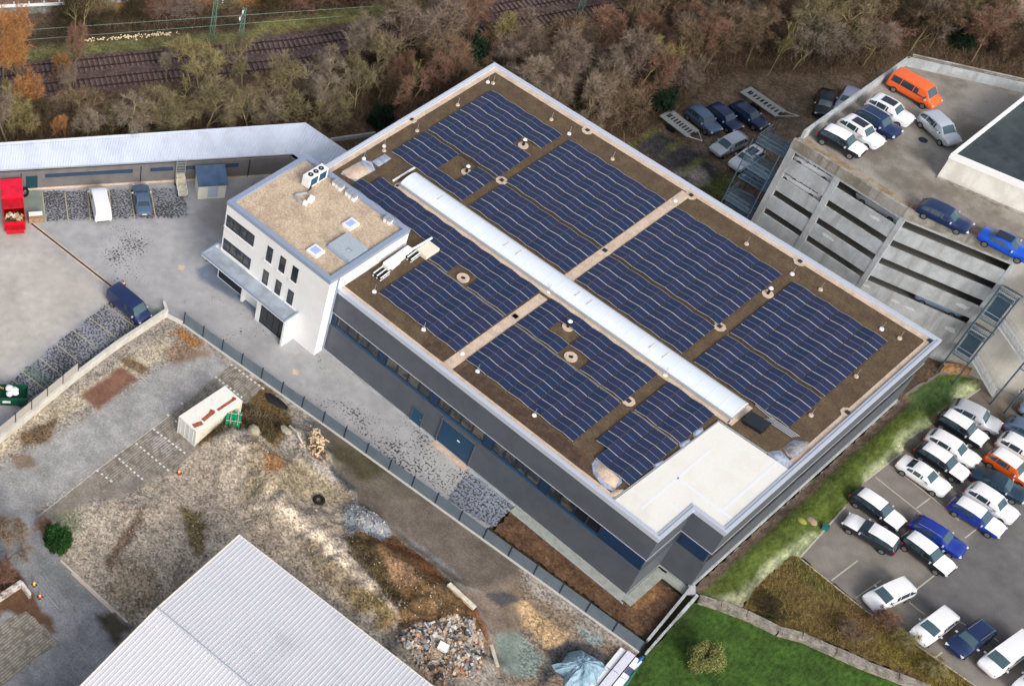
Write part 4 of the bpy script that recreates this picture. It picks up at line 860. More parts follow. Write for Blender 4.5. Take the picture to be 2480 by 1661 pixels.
def car_proto(kind, glazed=True):
    kd = KIND[kind]; L, h = kd['L'], kd['W']/2; st = kd['st']; root = empty('parked_car', (0, 0, 0))
    k = MB(); V = []; n = len(st); m = 11
    for x, w, zl, zb_, zt, wt in st:
        w *= h; wt *= h; X = x*L; zm = zl+(zb_-zl)*.45
        half = [(w*.80, zl), (w*.965, zl+.10), (w, zm), (w*.975, zb_), (wt, zt-.02)]
        V += [(X, -y, z) for y, z in half]+[(X, 0, zt+.035)]+[(X, y, z) for y, z in reversed(half)]
    F = []; mi = []
    hood, roof, ws = kd['hood'], kd['roof'], kd['ws']
    for i in range(n-1):
        for j in range(m-1):
            F.append((i*m+j, i*m+j+1, (i+1)*m+j+1, (i+1)*m+j)[::-1])
            top = j in (4, 5); mi.append(1 if (top and roof[0] <= i < roof[1]) or (j in (3, 4, 5, 6) and hood[0] <= i < hood[1]+1) else 0)
        F.append((i*m+m-1, i*m, (i+1)*m, (i+1)*m+m-1)[::-1]); mi.append(2)
    F.append(tuple(range(m))); mi.append(0); F.append(tuple(range((n-1)*m, n*m))[::-1]); mi.append(0)
    k.v = V; k.f = [list(f) for f in F]; k.m = mi
    body = k.build('body', [PAINT['white'], PAINT['white'], m_trim], root, smooth=True)
    try: body.data.set_sharp_from_angle(angle=math.radians(50))
    except Exception: pass
    for s_ in range(3): body.material_slots[s_].link = 'OBJECT'; body.material_slots[s_].material = [PAINT['white'], PAINT['white'], m_trim][s_]
    def quadpatch(name, p, mat, off, nx=3):
        """p: four corners, slightly shrunk and lifted along the normal"""
        p = [Vector(q) for q in p]; c = sum(p, Vector())/4; nn = (p[1]-p[0]).cross(p[3]-p[0]).normalized()
        if nn.dot(c-Vector((0, 0, .8))) < 0: nn = -nn
        kk = MB(); V = [q+nn*off for q in p]+[q-nn*.02 for q in p]
        kk.add(V, [(0, 1, 2, 3), (0, 4, 5, 1), (1, 5, 6, 2), (2, 6, 7, 3), (3, 7, 4, 0)]); return kk.build(name, mat, root)
    def crosspatch(name, i0, i1, mat, sh=.88, fa=.06, fb=.94, off=.02):
        a, b = st[i0], st[i1]; kk = MB(); V = []; nu = 4; nv = 6
        for q in range(nu+1):
            f = fa+(fb-fa)*q/nu; x = a[0]+(b[0]-a[0])*f; s = sect(kd, x); wt = s[5]*h*sh
            for r_ in range(nv+1):
                t = -1+2*r_/nv; V.append((x*L+(off if i1 > 6 else -off)*.7, wt*t, s[4]-.02+.055*(1-abs(t))+off*.6))
        F = [(q*(nv+1)+r_, q*(nv+1)+r_+1, (q+1)*(nv+1)+r_+1, (q+1)*(nv+1)+r_) for q in range(nu) for r_ in range(nv)]
        kk.add(V, F); return kk.build(name, mat, root, smooth=True)
    crosspatch('windscreen', ws[0], ws[1], m_wglass)
    if glazed: crosspatch('rear_window', kd['rw'][0], kd['rw'][1], m_cglass, .84, .1, .95)
    s0, s1 = kd['sides']; cuts = [s0, s0+(s1-s0)*.27, s0+(s1-s0)*.62, s1]
    for sgn in (-1, 1):
        for a, b in (list(zip(cuts[:-1], cuts[1:])) if glazed else [(cuts[2], cuts[3])]):
            a_, b_ = a+.008, b-.008; pts = []
            for x, kk_ in ((a_, .10), (b_, .10), (b_, .86), (a_, .86)):
                y, z = spt(kd, x, kk_); pts.append((x*L, sgn*y, z))
            # slanted ends follow pillars
            quadpatch('side_window', pts, m_cglass, .012)
    r = kd['r']
    for fx in (-.305, .315):
        for sgn in (-1, 1):
            w_ = MB(); yc = sgn*(h-.10); 
            ring_ = lambda rad, y: [(fx*L+rad*math.cos(2*math.pi*j/16), y, r+rad*math.sin(2*math.pi*j/16)) for j in range(16)]
            ya, yb = yc-.115, yc+.115
            w_.add(ring_(r, ya)+ring_(r, yb), [(j, (j+1) % 16, 16+(j+1) % 16, 16+j) for j in range(16)]+[tuple(range(16)), tuple(range(31, 15, -1))])
            wh = w_.build('wheel', m_tyre, root)
            rm = MB(); y2 = yc+sgn*.122
            rm.add([(fx*L, y2+sgn*.004, r)]+ring_(r*.66, y2), [(0, 1+j, 1+(j+1) % 16) for j in range(16)]); rm.build('rim', m_rim, wh)
    e = st[-3]
    for sgn in (-1, 1):
        kk = MB(); kk.box((.468*L, sgn*h*.72, e[3]*.86), (.2, .34, .12), -sgn*.45); kk.build('headlight', m_lamp, root)
        kk = MB(); kk.box((-.488*L, sgn*h*.80, st[1][3]*.9), (.1, .2, .2), sgn*.2); kk.build('taillight', m_tail, root)
        kk = MB(); kk.box((.155*L if kind != 'van' else .3*L, sgn*(h+.09), st[7][3]+.07), (.14, .2, .13)); kk.build('wing_mirror', m_mirror, root)
    kk = MB(); kk.box((.492*L, 0, e[3]*.58), (.06, h*1.1, .22)); kk.build('grille', m_trim, root)
    kk = MB(); kk.box((-.497*L, 0, .62), (.04, .5, .11)); kk.build('number_plate', m_film, root)
    CARS[kind+('' if glazed else '_panel')] = root
    return root
def del_tree(r):
    for c in list(r.children):
        for g_ in list(c.children): bpy.data.objects.remove(g_)
        bpy.data.objects.remove(c)
    bpy.data.objects.remove(r)
def put_car(kind, tile, rear, front, color, label, film=None, cat='car', group=None, z=0.0, extra=(), size=1.0, name=None):
    zz = z+.75
    a, b = G(tile, *rear, zz) if len(rear) == 2 else G(rear[2], rear[0], rear[1], zz), G(tile, *front, zz) if len(front) == 2 else G(front[2], front[0], front[1], zz)
    proto = CARS[kind]; r = dup(proto, ((a.x+b.x)/2, (a.y+b.y)/2, z), math.atan2(b.y-a.y, b.x-a.x), label, group)
    if name: r.name = name
    r['category'] = cat; r.scale = (size, size, size); kd = KIND[kind.replace('_panel', '')]; L, h = kd['L'], kd['W']/2; st = kd['st']
    for c in r.children:
        if c.name.startswith('body'):
            c.material_slots[0].material = PAINT[color]; c.material_slots[1].material = m_film if film else PAINT[color]
            if film: c['label'] = 'body with white covered roof and bonnet'
    z_r = max(s[4] for s in st)
    for ex in extra:
        k = MB()
        if ex == 'sunroof':
            k.box((-.1*L, 0, z_r+.025), (.30*L, h*1.0, .05)); k.build('sunroof', m_sun, r)
        if ex == 'rails':
            for sg in (-1, 1): k.tube([(x*L, sg*h*.66, sect(kd, x)[4]+.07) for x in (-.38, -.2, 0, .05)], .03, 5)
            k.build('roof_rail', m_rim, r)
        if ex == 'band':
            k.box((.30*L, 0, .2), (.01, .01, .01))
    return r
for kn in KIND: car_proto(kn)
car_proto('van', False)
CPK = 'cars parked in the lower right car park'
put_car('suv', '32', (1690, 590), (2040, 760), 'silver', 'silver grey car with a ribbed grey roof, topmost of the row by the grass bank', group=CPK)
put_car('suv', '32', (1560, 665), (1930, 890), 'black', 'dark car with white covered roof, second from the top by the grass bank', 1, group=CPK)
put_car('wagon', '32', (1480, 830), (1860, 1060), 'white', 'all white car with small dark roof fin, third from the top by the grass bank', group=CPK)
put_car('wagon', '32', (1380, 930), (1780, 1190), 'black', 'dark estate with white covered roof, fourth from the top by the grass bank', 1, group=CPK)
put_car('sedan', '32', (1210, 1040), (1630, 1320), 'white', 'all white saloon directly beside the two empty bays near the grass bank', group=CPK)
put_car('wagon', '32', (830, 1330), (1215, 1600), 'dark', 'dark grey estate with white roof, tail against the pale grass edge below the empty bays', 1, group=CPK)
put_car('wagon', '33', (1190, 385), (745, 115), 'dark', 'dark grey estate with white roof parked with its bonnet toward the grass bank', 1, group=CPK)
put_car('wagon', '33', (1340, 150), (1745, 400), 'royal', 'dark blue estate with bright roof rails between white cars', group=CPK, extra=('rails',))
put_car('wagon', '33', (1235, 255), (1665, 580), 'black', 'black sided car with white roof in front of the dark blue estate', 1, group=CPK)
put_car('mpv', '33', (1290, 705), (940, 860), 'white', 'white people carrier facing the rough meadow, alone beside the reddish shrub', group=CPK)
put_car('mpv', '33', (1650, 940), (1350, 1170), 'white', 'white people carrier on the left of the dark navy car by the meadow edge', group=CPK)
put_car('suv', '33', (1990, 1040), (1650, 1280), 'navy', 'dark navy car with pale roof rails facing the meadow edge', group=CPK, extra=('rails',))
put_car('van', '33', (2310, 1170), (1935, 1440), 'white', 'white van with a large smooth roof at the lower right frame edge', group=CPK, cat='van', name='parked_van')
put_car('mpv', '33', (2560, 1400), (2230, 1640), 'white', 'white car cut off by the lower right corner of the picture', group=CPK)
put_car('wagon', '32', (1670, 1400), (2090, 1665), 'royal', 'bright blue car with white covered roof and bonnet at the end of its row', 1, group=CPK)
put_car('suv', '32', (1790, 1280), (2215, 1560), 'white', 'white car beside the bright blue one with white roof', group=CPK)
put_car('sedan', '32', (1890, 1160), (2260, 1350), 'teal', 'dark petrol blue open topped looking car between white car and orange car', group=CPK)
put_car('suv', '32', (1975, 985), (2370, 1245), 'rust', 'orange car with white covered roof and bonnet', 1, group=CPK)
put_car('suv', '32', (2080, 860), (2470, 1090), 'white', 'white car above the orange one at the right frame edge', group=CPK)
put_car('wagon', '32', (2160, 720), (2560, 930), 'steel', 'dark blue grey car at the right frame edge above two white cars', group=CPK)
put_car('suv', '32', (2270, 560), (2680, 770), 'pale', 'pale blue car half cut off by the right frame edge', group=CPK)
put_car('suv', '32', (2220, 400), (2480, 300), 'white', 'dirty white car at the right frame edge near the foot of the grey stairs', group=CPK)
BH = 'cars parked behind the hall'
put_car('suv', '20', (1560, 960), (1745, 1115), 'steel', 'blue grey car next to the slotted car trailer behind the hall', group=BH)
put_car('suv', '20', (1730, 945), (1930, 1095), 'navy', 'small dark navy car in the middle of the three dark ones behind the hall', group=BH)
put_car('wagon', '20', (1925, 915), (2165, 1075), 'navy', 'long dark blue car on the right of the three dark ones behind the hall', group=BH)
put_car('mpv', '20', (1995, 1195), (1745, 1310), 'silver', 'silver white people carrier with a plain roof behind the hall', group=BH)
put_car('suv', '20', (2135, 1305), (1915, 1440), 'white', 'white car with a large black sunroof behind the hall', group=BH, extra=('sunroof',))
put_car('sedan', '20', (2330, 1600), (2070, 1500), 'black', 'black car mostly hidden under the stair tower', group=BH)
put_car('suv', '30', (565, 810), (540, 985), 'black', 'black car standing at the edge of the thicket next to the car park wall', group=BH)
put_car('wagon', '30', (790, 790), (715, 930), 'lilac', 'pale lilac silver car half hidden behind the car park wall', group=BH)
GD = 'cars on the car park roof deck'
put_car('van', '30', (1150, 680), (1530, 895), 'orange', 'bright orange van in the corner of the car park roof', cat='van', group=GD, z=GZ, name='parked_van')
put_car('suv', '30', (960, 870), (1290, 1045), 'white', 'white car with black glass roof nearest the orange van', group=GD, z=GZ, extra=('sunroof',))
put_car('suv', '30', (860, 970), (1180, 1155), 'navy', 'navy blue car with bright roof rails between two white cars on the roof deck', group=GD, z=GZ, extra=('rails',))
put_car('suv', '30', (715, 1045), (1030, 1240), 'white', 'white car with black glass roof beside the one with a dark side', group=GD, z=GZ, extra=('sunroof',))
put_car('suv', '30', (545, 1140), (875, 1310), 'black', 'dark sided car with white covered roof closest to the outer corner of the deck', 1, group=GD, z=GZ)
put_car('mpv', '30', (1440, 1010), (1665, 1215), 'silver', 'silver people carrier parked at an angle beside the white annex block', group=GD, z=GZ)
put_car('wagon', '31', (1410, 345), (1800, 530), 'navy', 'dark navy estate along the outer edge of the roof deck', group=GD, z=GZ)
put_car('sedan', '31', (1920, 575), (2350, 790), 'blue', 'bright blue car with black roof at the outer edge of the deck', group=GD, z=GZ, extra=('sunroof',))
IN = 'cars inside the car park behind the slots'
def incar(x, y, z, rz, kind, col, label):
    r = dup(CARS[kind], (x, y, z), rz, label, IN); r['category'] = 'car'
    for c in r.children:
        if c.name.startswith('body'):
            c.material_slots[0].material = PAINT[col]; c.material_slots[1].material = PAINT[col]
incar(33.6, 7.6, 12.2, -.05+math.pi, 'suv', 'white', 'white car seen through the top left slot of the car park')
incar(33.2, 7.6, 9.75, -.05+math.pi, 'wagon', 'white', 'white car seen through the second slot from the top, left car park bay')
incar(40.7, 7.5, 12.2, -.05+math.pi, 'wagon', 'silver', 'pale car behind the second opening of the top row of slots')
incar(49.6, 8.9, 4.9, .24, 'mpv', 'pale', 'pale car behind the lowest right slot of the car park')
YD = 'vehicles parked in the yard'
put_car('van_panel', '01', (888, 440), (838, 215), 'white', 'white panel van parked in a dark bay in front of the long shed', cat='van', group=YD, name='parked_van')
put_car('sedan', '01', (1242, 375), (1215, 205), 'steel', 'grey blue saloon parked in a bay between the white van and the blue roofed hut', group=YD)
put_car('van_panel', '01', (1000, 1120), (1230, 1310), 'navy', 'dark blue van parked at the end of the bays beside the wall corner', cat='van', group=YD, name='parked_van')
for r in CARS.values(): del_tree(r)
# --- two slotted car trailers behind the hall
def trailer(corners, hitch, label):
    c = [G('20', *p, .75) for p in corners]; h_ = G('20', *hitch, .55); ctr = (c[0]+c[1]+c[2]+c[3])/4
    root = empty('car_trailer', (0, 0, 0), 0, label, 'trailer', 'car trailers behind the hall')
    ux, uy = (c[2]-c[1]), (c[0]-c[1])
    def deck(k):
        for f0, f1 in ((0, .3), (.7, 1)):
            k.slab([tuple((c[1]+uy*f0)[:2]), tuple((c[1]+uy*f1)[:2]), tuple((c[1]+uy*f1+ux)[:2]), tuple((c[1]+uy*f0+ux)[:2])], .68, .76)
        for i in range(10):
            g0 = i/10; w = .045 if i else .14
            k.slab([tuple((c[1]+ux*g0+uy*.3)[:2]), tuple((c[1]+ux*(g0+w)+uy*.3)[:2]), tuple((c[1]+ux*(g0+w)+uy*.7)[:2]), tuple((c[1]+ux*g0+uy*.7)[:2])], .682, .758)
    part('deck', M('trailer_deck', S(176, 180, 176), .5, .4, fine=.06), root, deck)
    part('drawbar', m_alu, root, lambda k: (k.tube([c[2]+uy*.1, h_], .06, 6), k.tube([c[2]+uy*.9, h_], .06, 6)))
    for f in (.42, .55):
        for s_ in (-.03, 1.03):
            q = c[1]+ux*f+uy*s_; part('wheel', m_tyre, root, lambda k: k.tube([(q.x, q.y, .32)-Vector(uy.normalized())*.1 if False else Vector((q.x, q.y, .32))-uy.normalized()*.1, Vector((q.x, q.y, .32))+uy.normalized()*.1], .32, 12))
    return root
trailer([(1272, 1000), (1378, 945), (1618, 1128), (1505, 1180)], (1640, 1218), 'slotted metal car trailer nearer the hall, beside the blue grey car')
trailer([(1968, 795), (2062, 748), (2370, 960), (2290, 1010)], (2480, 1005), 'slotted metal car trailer at the edge of the thicket, beyond the three dark cars')
# ------------------------------------------------------------------ solar arrays
def panel_mat():
    m, t, b = newmat('solar_cells'); tc = nd(t, 'ShaderNodeTexCoord').outputs['Object']
    sx = nd(t, 'ShaderNodeSeparateXYZ'); t.links.new(tc, sx.inputs[0])
    def grid(out, n, w):
        a = nd(t, 'ShaderNodeMath', operation='MULTIPLY'); t.links.new(out, a.inputs[0]); a.inputs[1].default_value = n
        f = nd(t, 'ShaderNodeMath', operation='FRACT'); t.links.new(a.outputs[0], f.inputs[0])
        c = nd(t, 'ShaderNodeMath', operation='LESS_THAN'); t.links.new(f.outputs[0], c.inputs[0]); c.inputs[1].default_value = w; return c.outputs[0]
    g = nd(t, 'ShaderNodeMath', operation='MAXIMUM'); t.links.new(grid(sx.outputs[0], 5.9, .09), g.inputs[0]); t.links.new(grid(sx.outputs[1], 11.8, .14), g.inputs[1])
    oi = nd(t, 'ShaderNodeObjectInfo'); base = mixc(t, oi.outputs['Random'], (.008, .021, .060), (.020, .023, .064))
    c = mixc(t, g.outputs[0], base, (.048, .062, .125)); t.links.new(c, b.inputs['Base Color']); b.inputs['Roughness'].default_value = .28; b.inputs['Specular IOR Level'].default_value = .28
    return m
m_cells = panel_mat(); m_frame = M('panel_frame', S(196, 198, 194), .45, .2, fine=0); m_mid = M('panel_busbar', S(140, 154, 178), .4, fine=0)
m_fdark = M('panel_side', S(96, 84, 76), .5, fine=0)
def panel_mesh(w, l):
    k = MB(); fy = .026; fx = .012
    k.box((0, 0, 0), (w-2*fx, l-2*fy, .036), 0, 0)
    for s_ in (-1, 1):
        k.box((0, s_*(l/2-fy/2), .002), (w, fy, .042), 0, 1); k.box((s_*(w/2-fx/2), 0, .001), (fx, l-2*fy, .04), 0, 3)
    k.box((0, 0, .012), (w-2*fx-.01, .03, .02), 0, 2)
    o = k.build('panel', [m_cells, m_frame, m_mid, m_fdark]); me = o.data; bpy.data.objects.remove(o); return me
def array(x0, x1, pairs, rows, label, holes=(), skip=None):
    """rows: list of y of the row's upper edge; zigzag along x with ridges up"""
    root = empty('solar_array', ((x0+x1)/2, rows[0], RZ), 0, label, 'solar array', 'solar arrays on the hall roof')
    per = (x1-x0)/pairs; gap = .07; w = (per-gap-.03)/2; tilt = math.radians(6.5); L = 1.715
    me = panel_mesh(w/math.cos(tilt), L); lo, hi = RZ+.13, RZ+.13+w*math.tan(tilt); rails = MB()
    for ri, y in enumerate(rows):
        yc = y-.87
        for c in range(pairs*2):
            if (c, ri) in holes or (skip and skip(c, ri)): continue
            xs = x0+per*(c//2)+gap/2+(0 if c % 2 == 0 else w+.03); xc = xs+w/2
            o = bpy.data.objects.new('panel', me); COL.objects.link(o); o.parent = root
            o.location = (xc-root.location.x, yc-root.location.y, (lo+hi)/2-root.location.z); o.rotation_euler = (0, -tilt if c % 2 == 0 else tilt, 0)
            for yy in (yc-.55, yc+.55): rails.box((xc-root.location.x, yy-root.location.y, RZ+.06-root.location.z), (w, .05, .08))
    rails.build('mounting_rail', m_fdark, root)
    return root
up = [-3.87-1.745*i for i in range(6)]; dn = [-14.82-1.745*i for i in range(3)]
f3 = [-23.87-1.715*i for i in range(3)]; f4 = [-29.38-1.72*i for i in range(4)]
array(2.78, 12.42, 4, up, 'six rows of solar panels nearest the rear corner of the hall roof', holes=((6, 2), (7, 2)))
array(2.78, 12.42, 4, dn, 'three rows of solar panels with a brown gap above the start of the skylight', holes=((4, 0), (5, 0), (4, 1), (5, 1)), skip=None)
array(13.36, 25.5, 5, up, 'six rows of solar panels between the rear brown strip and the pale walkway', )
array(13.36, 25.5, 5, dn, 'three rows of solar panels along the skylight, left of the pale walkway', )
array(26.62, 38.75, 5, up, 'six rows of solar panels right of the pale walkway, toward the car park')
array(26.62, 38.75, 5, dn, 'three rows of solar panels along the skylight, right of the pale walkway')
array(39.95, 49.85, 4, up, 'six rows of purplish solar panels nearest the right corner of the roof')
array(39.95, 49.85, 4, dn, 'three rows of solar panels beside the right end of the skylight')
array(3.7, 25.45, 9, f3, 'long run of solar panels along the front of the skylight behind the white office block', holes=((12, 2), (13, 2)), skip=lambda c, r: (r == 2 and c < 10) or (r == 0 and c < 1))
array(15.82, 25.5, 4, f4, 'four rows of solar panels between the office block and the front walkway')
array(26.65, 38.85, 5, f3, 'three rows of solar panels with two brown gaps in front of the skylight', holes=((2, 1), (3, 1), (4, 2), (5, 2)))
array(26.65, 38.85, 5, f4, 'four rows of solar panels along the front edge above the blue gate')
array(39.97, 44.85, 2, f3, 'small block of solar panels between skylight end and white roof area')
array(39.97, 44.85, 2, f4, 'small block of solar panels beside the pale gravel heap on the roof', skip=lambda c, r: r == 3 and c < 1)
# service cable runs between the blocks
tag(part('cable_duct', M('cable_dark', S(62, 52, 46), .8, fine=.2), None, lambda k: [k.box((x, -14.58, RZ+.05), (w_, .3, .1)) for x, w_ in ((7.6, 9), (19.4, 11.6), (32.6, 11.8), (44.9, 9.4))]), 'row of thin cable ducts running through the gap between the rear solar blocks', 'cable duct', 'cable ducts on the hall roof')
tag(part('cable_duct', M('cable_grey', S(120, 122, 122), .7, fine=.2), None, lambda k: [k.box((x, -29.2, RZ+.05), (w_, .1, .08)) for x, w_ in ((20.8, 9), (32.6, 11.8), (42.4, 4.6))]), 'row of thin cable ducts running through the gap between the front solar blocks', 'cable duct', 'cable ducts on the hall roof')
# ------------------------------------------------------------------ small things on the hall roof
def rodbase(q, white, r=.23):
    k = MB(); k.cyl((0, 0, 0), r, .14, 14, 0, r*.82); o = k.build('lightning_rod_block', m_white if white else m_tan)
    k = MB(); k.cyl((0, 0, .14), .025, .9, 6); k.build('rod', m_alu, o); o.location = (q.x, q.y, RZ); return o
ROD = 'lightning conductor blocks on the hall roof'
def where(q):
    if q.y > -3.6: return 'on the rear long edge'
    if q.x < 2.7: return 'on the rear left edge'
    if q.x > 49.9: return 'on the right end'
    if q.y < -36: return 'on the front edge'
    return 'next to the skylight'
rods = [('10', 2000, 712, 1), ('10', 2045, 722, 0), ('10', 1740, 910, 0), ('10', 1390, 1132, 0), ('10', 1105, 1265, 1), ('10', 1105, 1303, 0), ('10', 930, 1372, 1), ('20', 338, 1035, 0), ('20', 492, 1158, 1), ('20', 865, 1375, 0), ('21', 1407, 312, 1), ('21', 2022, 682, 0),
        ('31', 278, 942, 1), ('31', 522, 1076, 0), ('31', 1050, 1416, 1), ('31', 1205, 1496, 0), ('32', 830, 327, 0), ('32', 440, 662, 0), ('11', 1020, 1094, 1), ('11', 1445, 1420, 1), ('12', 1780, 132, 1), ('12', 1910, 285, 1), ('21', 315, 1092, 1), ('22', 1320, 315, 1), ('22', 190, 665, 1), ('11', 765, 515, 1)]
cnt = {}; ORD = ['first', 'second', 'third', 'fourth', 'fifth', 'sixth', 'seventh', 'eighth']
for q, w_ in sorted(((G(t, a, b, RZ), w_) for t, a, b, w_ in rods), key=lambda e: math.hypot(e[0].x, e[0].y)):
    k_ = ('white' if w_ else 'tan', where(q)); cnt[k_] = cnt.get(k_, 0)+1; o = rodbase(q, w_)
    tag(o, 'round %s block %s, %s of its colour from the rear corner' % (*k_, ORD[cnt[k_]-1]), 'weight block', ROD)
def ventpipe(t, a, b, label):
    q = G(t, a, b, RZ); r = empty('roof_vent', q, 0, label, 'roof vent', 'vent pipes on the hall roof')
    part('base', m_tan, r, lambda k: k.cyl((0, 0, 0), .55, .1, 14)); part('pipe', m_black, r, lambda k: k.cyl((0, 0, .1), .14, .75, 10)); part('cap', m_white, r, lambda k: k.cyl((0, 0, .85), .24, .16, 12, 0, .12))
ventpipe('10', 1815, 1490, 'black vent pipe with white cap in the large brown gap near the skylight start')
ventpipe('20', 95, 1260, 'vent pipe with white cap in the small brown gap below the six rear rows')
ventpipe('21', 2205, 1115, 'black vent pipe on a tan disc in the brown strip near the right corner blocks')
ventpipe('21', 480, 1400, 'vent pipe with white cap in the upper brown gap of the front panels')
def roofring(t, a, b, label):
    q = G(t, a, b, RZ); r = empty('roof_outlet', q, 0, label, 'roof outlet', 'round roof outlets on the hall roof')
    part('ring', m_tan, r, lambda k: ring(k, [(.62*math.cos(j*.3927), .62*math.sin(j*.3927)) for j in range(16)], [(.24*math.cos(j*.3927), .24*math.sin(j*.3927)) for j in range(16)], -.02, .14)); part('grate', m_dark, r, lambda k: k.cyl((0, 0, 0), .23, .06, 12))
roofring('11', 1785, 978, 'round tan ring outlet in the brown gap behind the office block')
roofring('22', 505, 162, 'round tan ring outlet in the lower brown gap of the front panels')
def pad(name, pts, tile, z0, h, mat, label, cat, seed=1, n=14):
    """low irregular heap with the outline seen from above"""
    pl = ccw([tuple(G(tile, a, b, z0)[:2]) for a, b in pts]); c = (sum(p[0] for p in pl)/len(pl), sum(p[1] for p in pl)/len(pl)); rr = random.Random(seed)
    V = [(*p, z0) for p in pl]; m_ = len(pl); lv = 4
    for q in range(1, lv):
        f = 1-q/lv*.9
        V += [(c[0]+(p[0]-c[0])*f*rr.uniform(.93, 1.07), c[1]+(p[1]-c[1])*f*rr.uniform(.93, 1.07), z0+h*math.sin(q/lv*1.57)*rr.uniform(.85, 1.15)) for p in pl]
    V.append((*c, z0+h)); F = [(q*m_+i, q*m_+(i+1) % m_, (q+1)*m_+(i+1) % m_, (q+1)*m_+i) for q in range(lv-1) for i in range(m_)]+[((lv-1)*m_+i, (lv-1)*m_+(i+1) % m_, lv*m_) for i in range(m_)]
    k = MB(); k.add(V, F); return tag(k.build(name, mat, smooth=True), label, cat)
m_fleece = M('grey_fleece', S(166, 176, 196), .9, c2=S(130, 138, 152), sc=2, fine=.2)
pad('fleece_sheet', [(690, 1080), (740, 1010), (830, 1090), (940, 1190), (950, 1240), (870, 1315), (790, 1280), (700, 1160)], '22', RZ, .1, m_fleece, 'grey fleece sheet lying under the pale gravel heap near the front roof edge', 'fleece sheet', 3)
pad('gravel_heap', [(745, 1075), (830, 1105), (930, 1205), (890, 1290), (790, 1230), (720, 1130)], '22', RZ+.05, .35, m_tan, 'pale gravel heap on the roof beside the last front solar panels', 'gravel heap', 4)
pad('gravel_heap', [(880, 1300), (980, 1300), (940, 1350), (880, 1380), (840, 1340)], '22', RZ+.02, .2, m_tan, 'small spilled gravel heap at the roof corner by the white roof area', 'gravel heap', 5)
pad('fleece_sheet', [(730, 1500), (830, 1430), (930, 1380), (1000, 1400), (1030, 1470), (900, 1540), (860, 1568)], '10', RZ, .1, m_fleece, 'grey fleece sheet by the rear left roof edge behind the office', 'fleece sheet', 6)
pad('gravel_heap', [(740, 1480), (880, 1410), (980, 1440), (1000, 1480), (880, 1550), (800, 1540)], '10', RZ+.03, .25, m_tan, 'tan gravel heap by the rear left roof edge behind the office', 'gravel heap', 7)
for i, (pts, lb) in enumerate((([(1560, 800), (1640, 760), (1660, 800), (1570, 860)], 'blue grey plastic sheet at the upper end of the white roof edge'), ([(1440, 900), (1530, 860), (1550, 890), (1460, 960)], 'crumpled pale plastic sheet in the middle of the white roof edge'), ([(1210, 1090), (1300, 1045), (1330, 1060), (1230, 1130)], 'flat grey plastic sheet along the white roof edge below the middle'))):
    pad('plastic_sheet', pts, '22', RZ, .22, m_fleece, lb, 'plastic sheet', 20+i)
tag(part('black_solar_pallet', m_glassd, None, lambda k: (k.box((47.75, -22.1, RZ+.55), (2.0, 1.5, .12), .1), k.box((47.75, -22.1, RZ+.25), (1.7, 1.1, .5), .1))), 'dark tilted panel stack beside the skylight end and the white roof', 'panel stack')
for i, (a, b, c, e, lb) in enumerate(((2100, 570, 2250, 700, 'bundle of pale rails lying right of the skylight end'), (40, 690, 280, 850, 'bundle of grey rails lying below the last solar rows at the right'))):
    t = '22' if i == 0 else '32'; p0, p1 = G(t, a, b, RZ+.1), G(t, c, e, RZ+.1)
    tag(part('rail_bundle', m_alu, None, lambda k: [k.tube([p0+Vector((j*.12, j*.2, 0)), p1+Vector((j*.12, j*.2, 0))], .05, 5) for j in range(4)]), lb, 'rail bundle')
pad('plastic_sheet', [(200, 940), (290, 870), (430, 890), (400, 960), (290, 1040), (240, 1010)], '32', RZ, .3, M('grey_sheet', S(150, 150, 156), .6, c2=S(110, 108, 108), sc=2, fine=.2), 'crumpled grey sheet and bags at the right roof edge above the white roof', 'plastic sheet', 31)
pad('plastic_sheet', [(60, 980), (180, 960), (270, 1060), (290, 1110), (240, 1120), (100, 1030)], '32', RZ, .35, m_fleece, 'blue grey sheet hanging over the rear corner of the white roof', 'plastic sheet', 32)
pad('gravel_heap', [(1000, 1395), (1110, 1330), (1170, 1370), (1060, 1440)], '10', RZ, .15, m_fleece, 'grey debris patch with tools behind the office near the brown strip', 'debris patch', 33)
tag(part('metal_profile', m_white, None, lambda k: k.wall(G('10', 1180, 1568, RZ), G('10', 1390, 1440, RZ), RZ+.02, RZ+.16, .18)), 'long white metal profile lying at the start of the skylight', 'metal profile').name = 'metal_profile'
# between office and solar panels
tag(part('wrapped_board_stack', m_white, None, lambda k: (k.box((13.95, -31.6, RZ+.4), (.7, 3.6, .75), .03), k.box((14.2, -32.3, RZ+.35), (.6, 1.3, .6), .1), k.box((13.98, -31.3, RZ+.82), (.5, 2.9, .12), .02))), 'stack of boards wrapped in white film beside the office block wall', 'board stack')
def pal(x, y, rz, label):
    r = empty('pallet_rack', (x, y, RZ), rz, label, 'pallet stack', 'pallet stacks by the office wall')
    part('frame', m_white, r, lambda k: [k.box((dx, 0, z), (.1, 1.4, .1)) for dx in (-.45, 0, .45) for z in (.15, .5)])
    part('load', m_black, r, lambda k: [k.box((0, dy, .34), (.95, .3, .22)) for dy in (-.5, 0, .5)])
pal(14.35, -34.3, .05, 'black and white pallet stack at the lower end of the white boards'); pal(14.5, -30.1, .05, 'black and white pallet stack at the upper end of the boards, by the cream box')
tag(part('cream_vent_box', M('cream_sheet', S(226, 218, 200), .7, fine=.03), None, lambda k: k.box((15.0, -28.3, RZ+.2), (1.35, 1.9, .5), -.02)), 'flat cream box on the roof between office block and solar panels', 'box')
tag(part('white_pipe', m_white, None, lambda k: k.tube([(14.2, -29.9, RZ+.7), (14.35, -27.1, RZ+.7)], .12, 8)), 'white pipe lying beside the flat cream box', 'pipe')
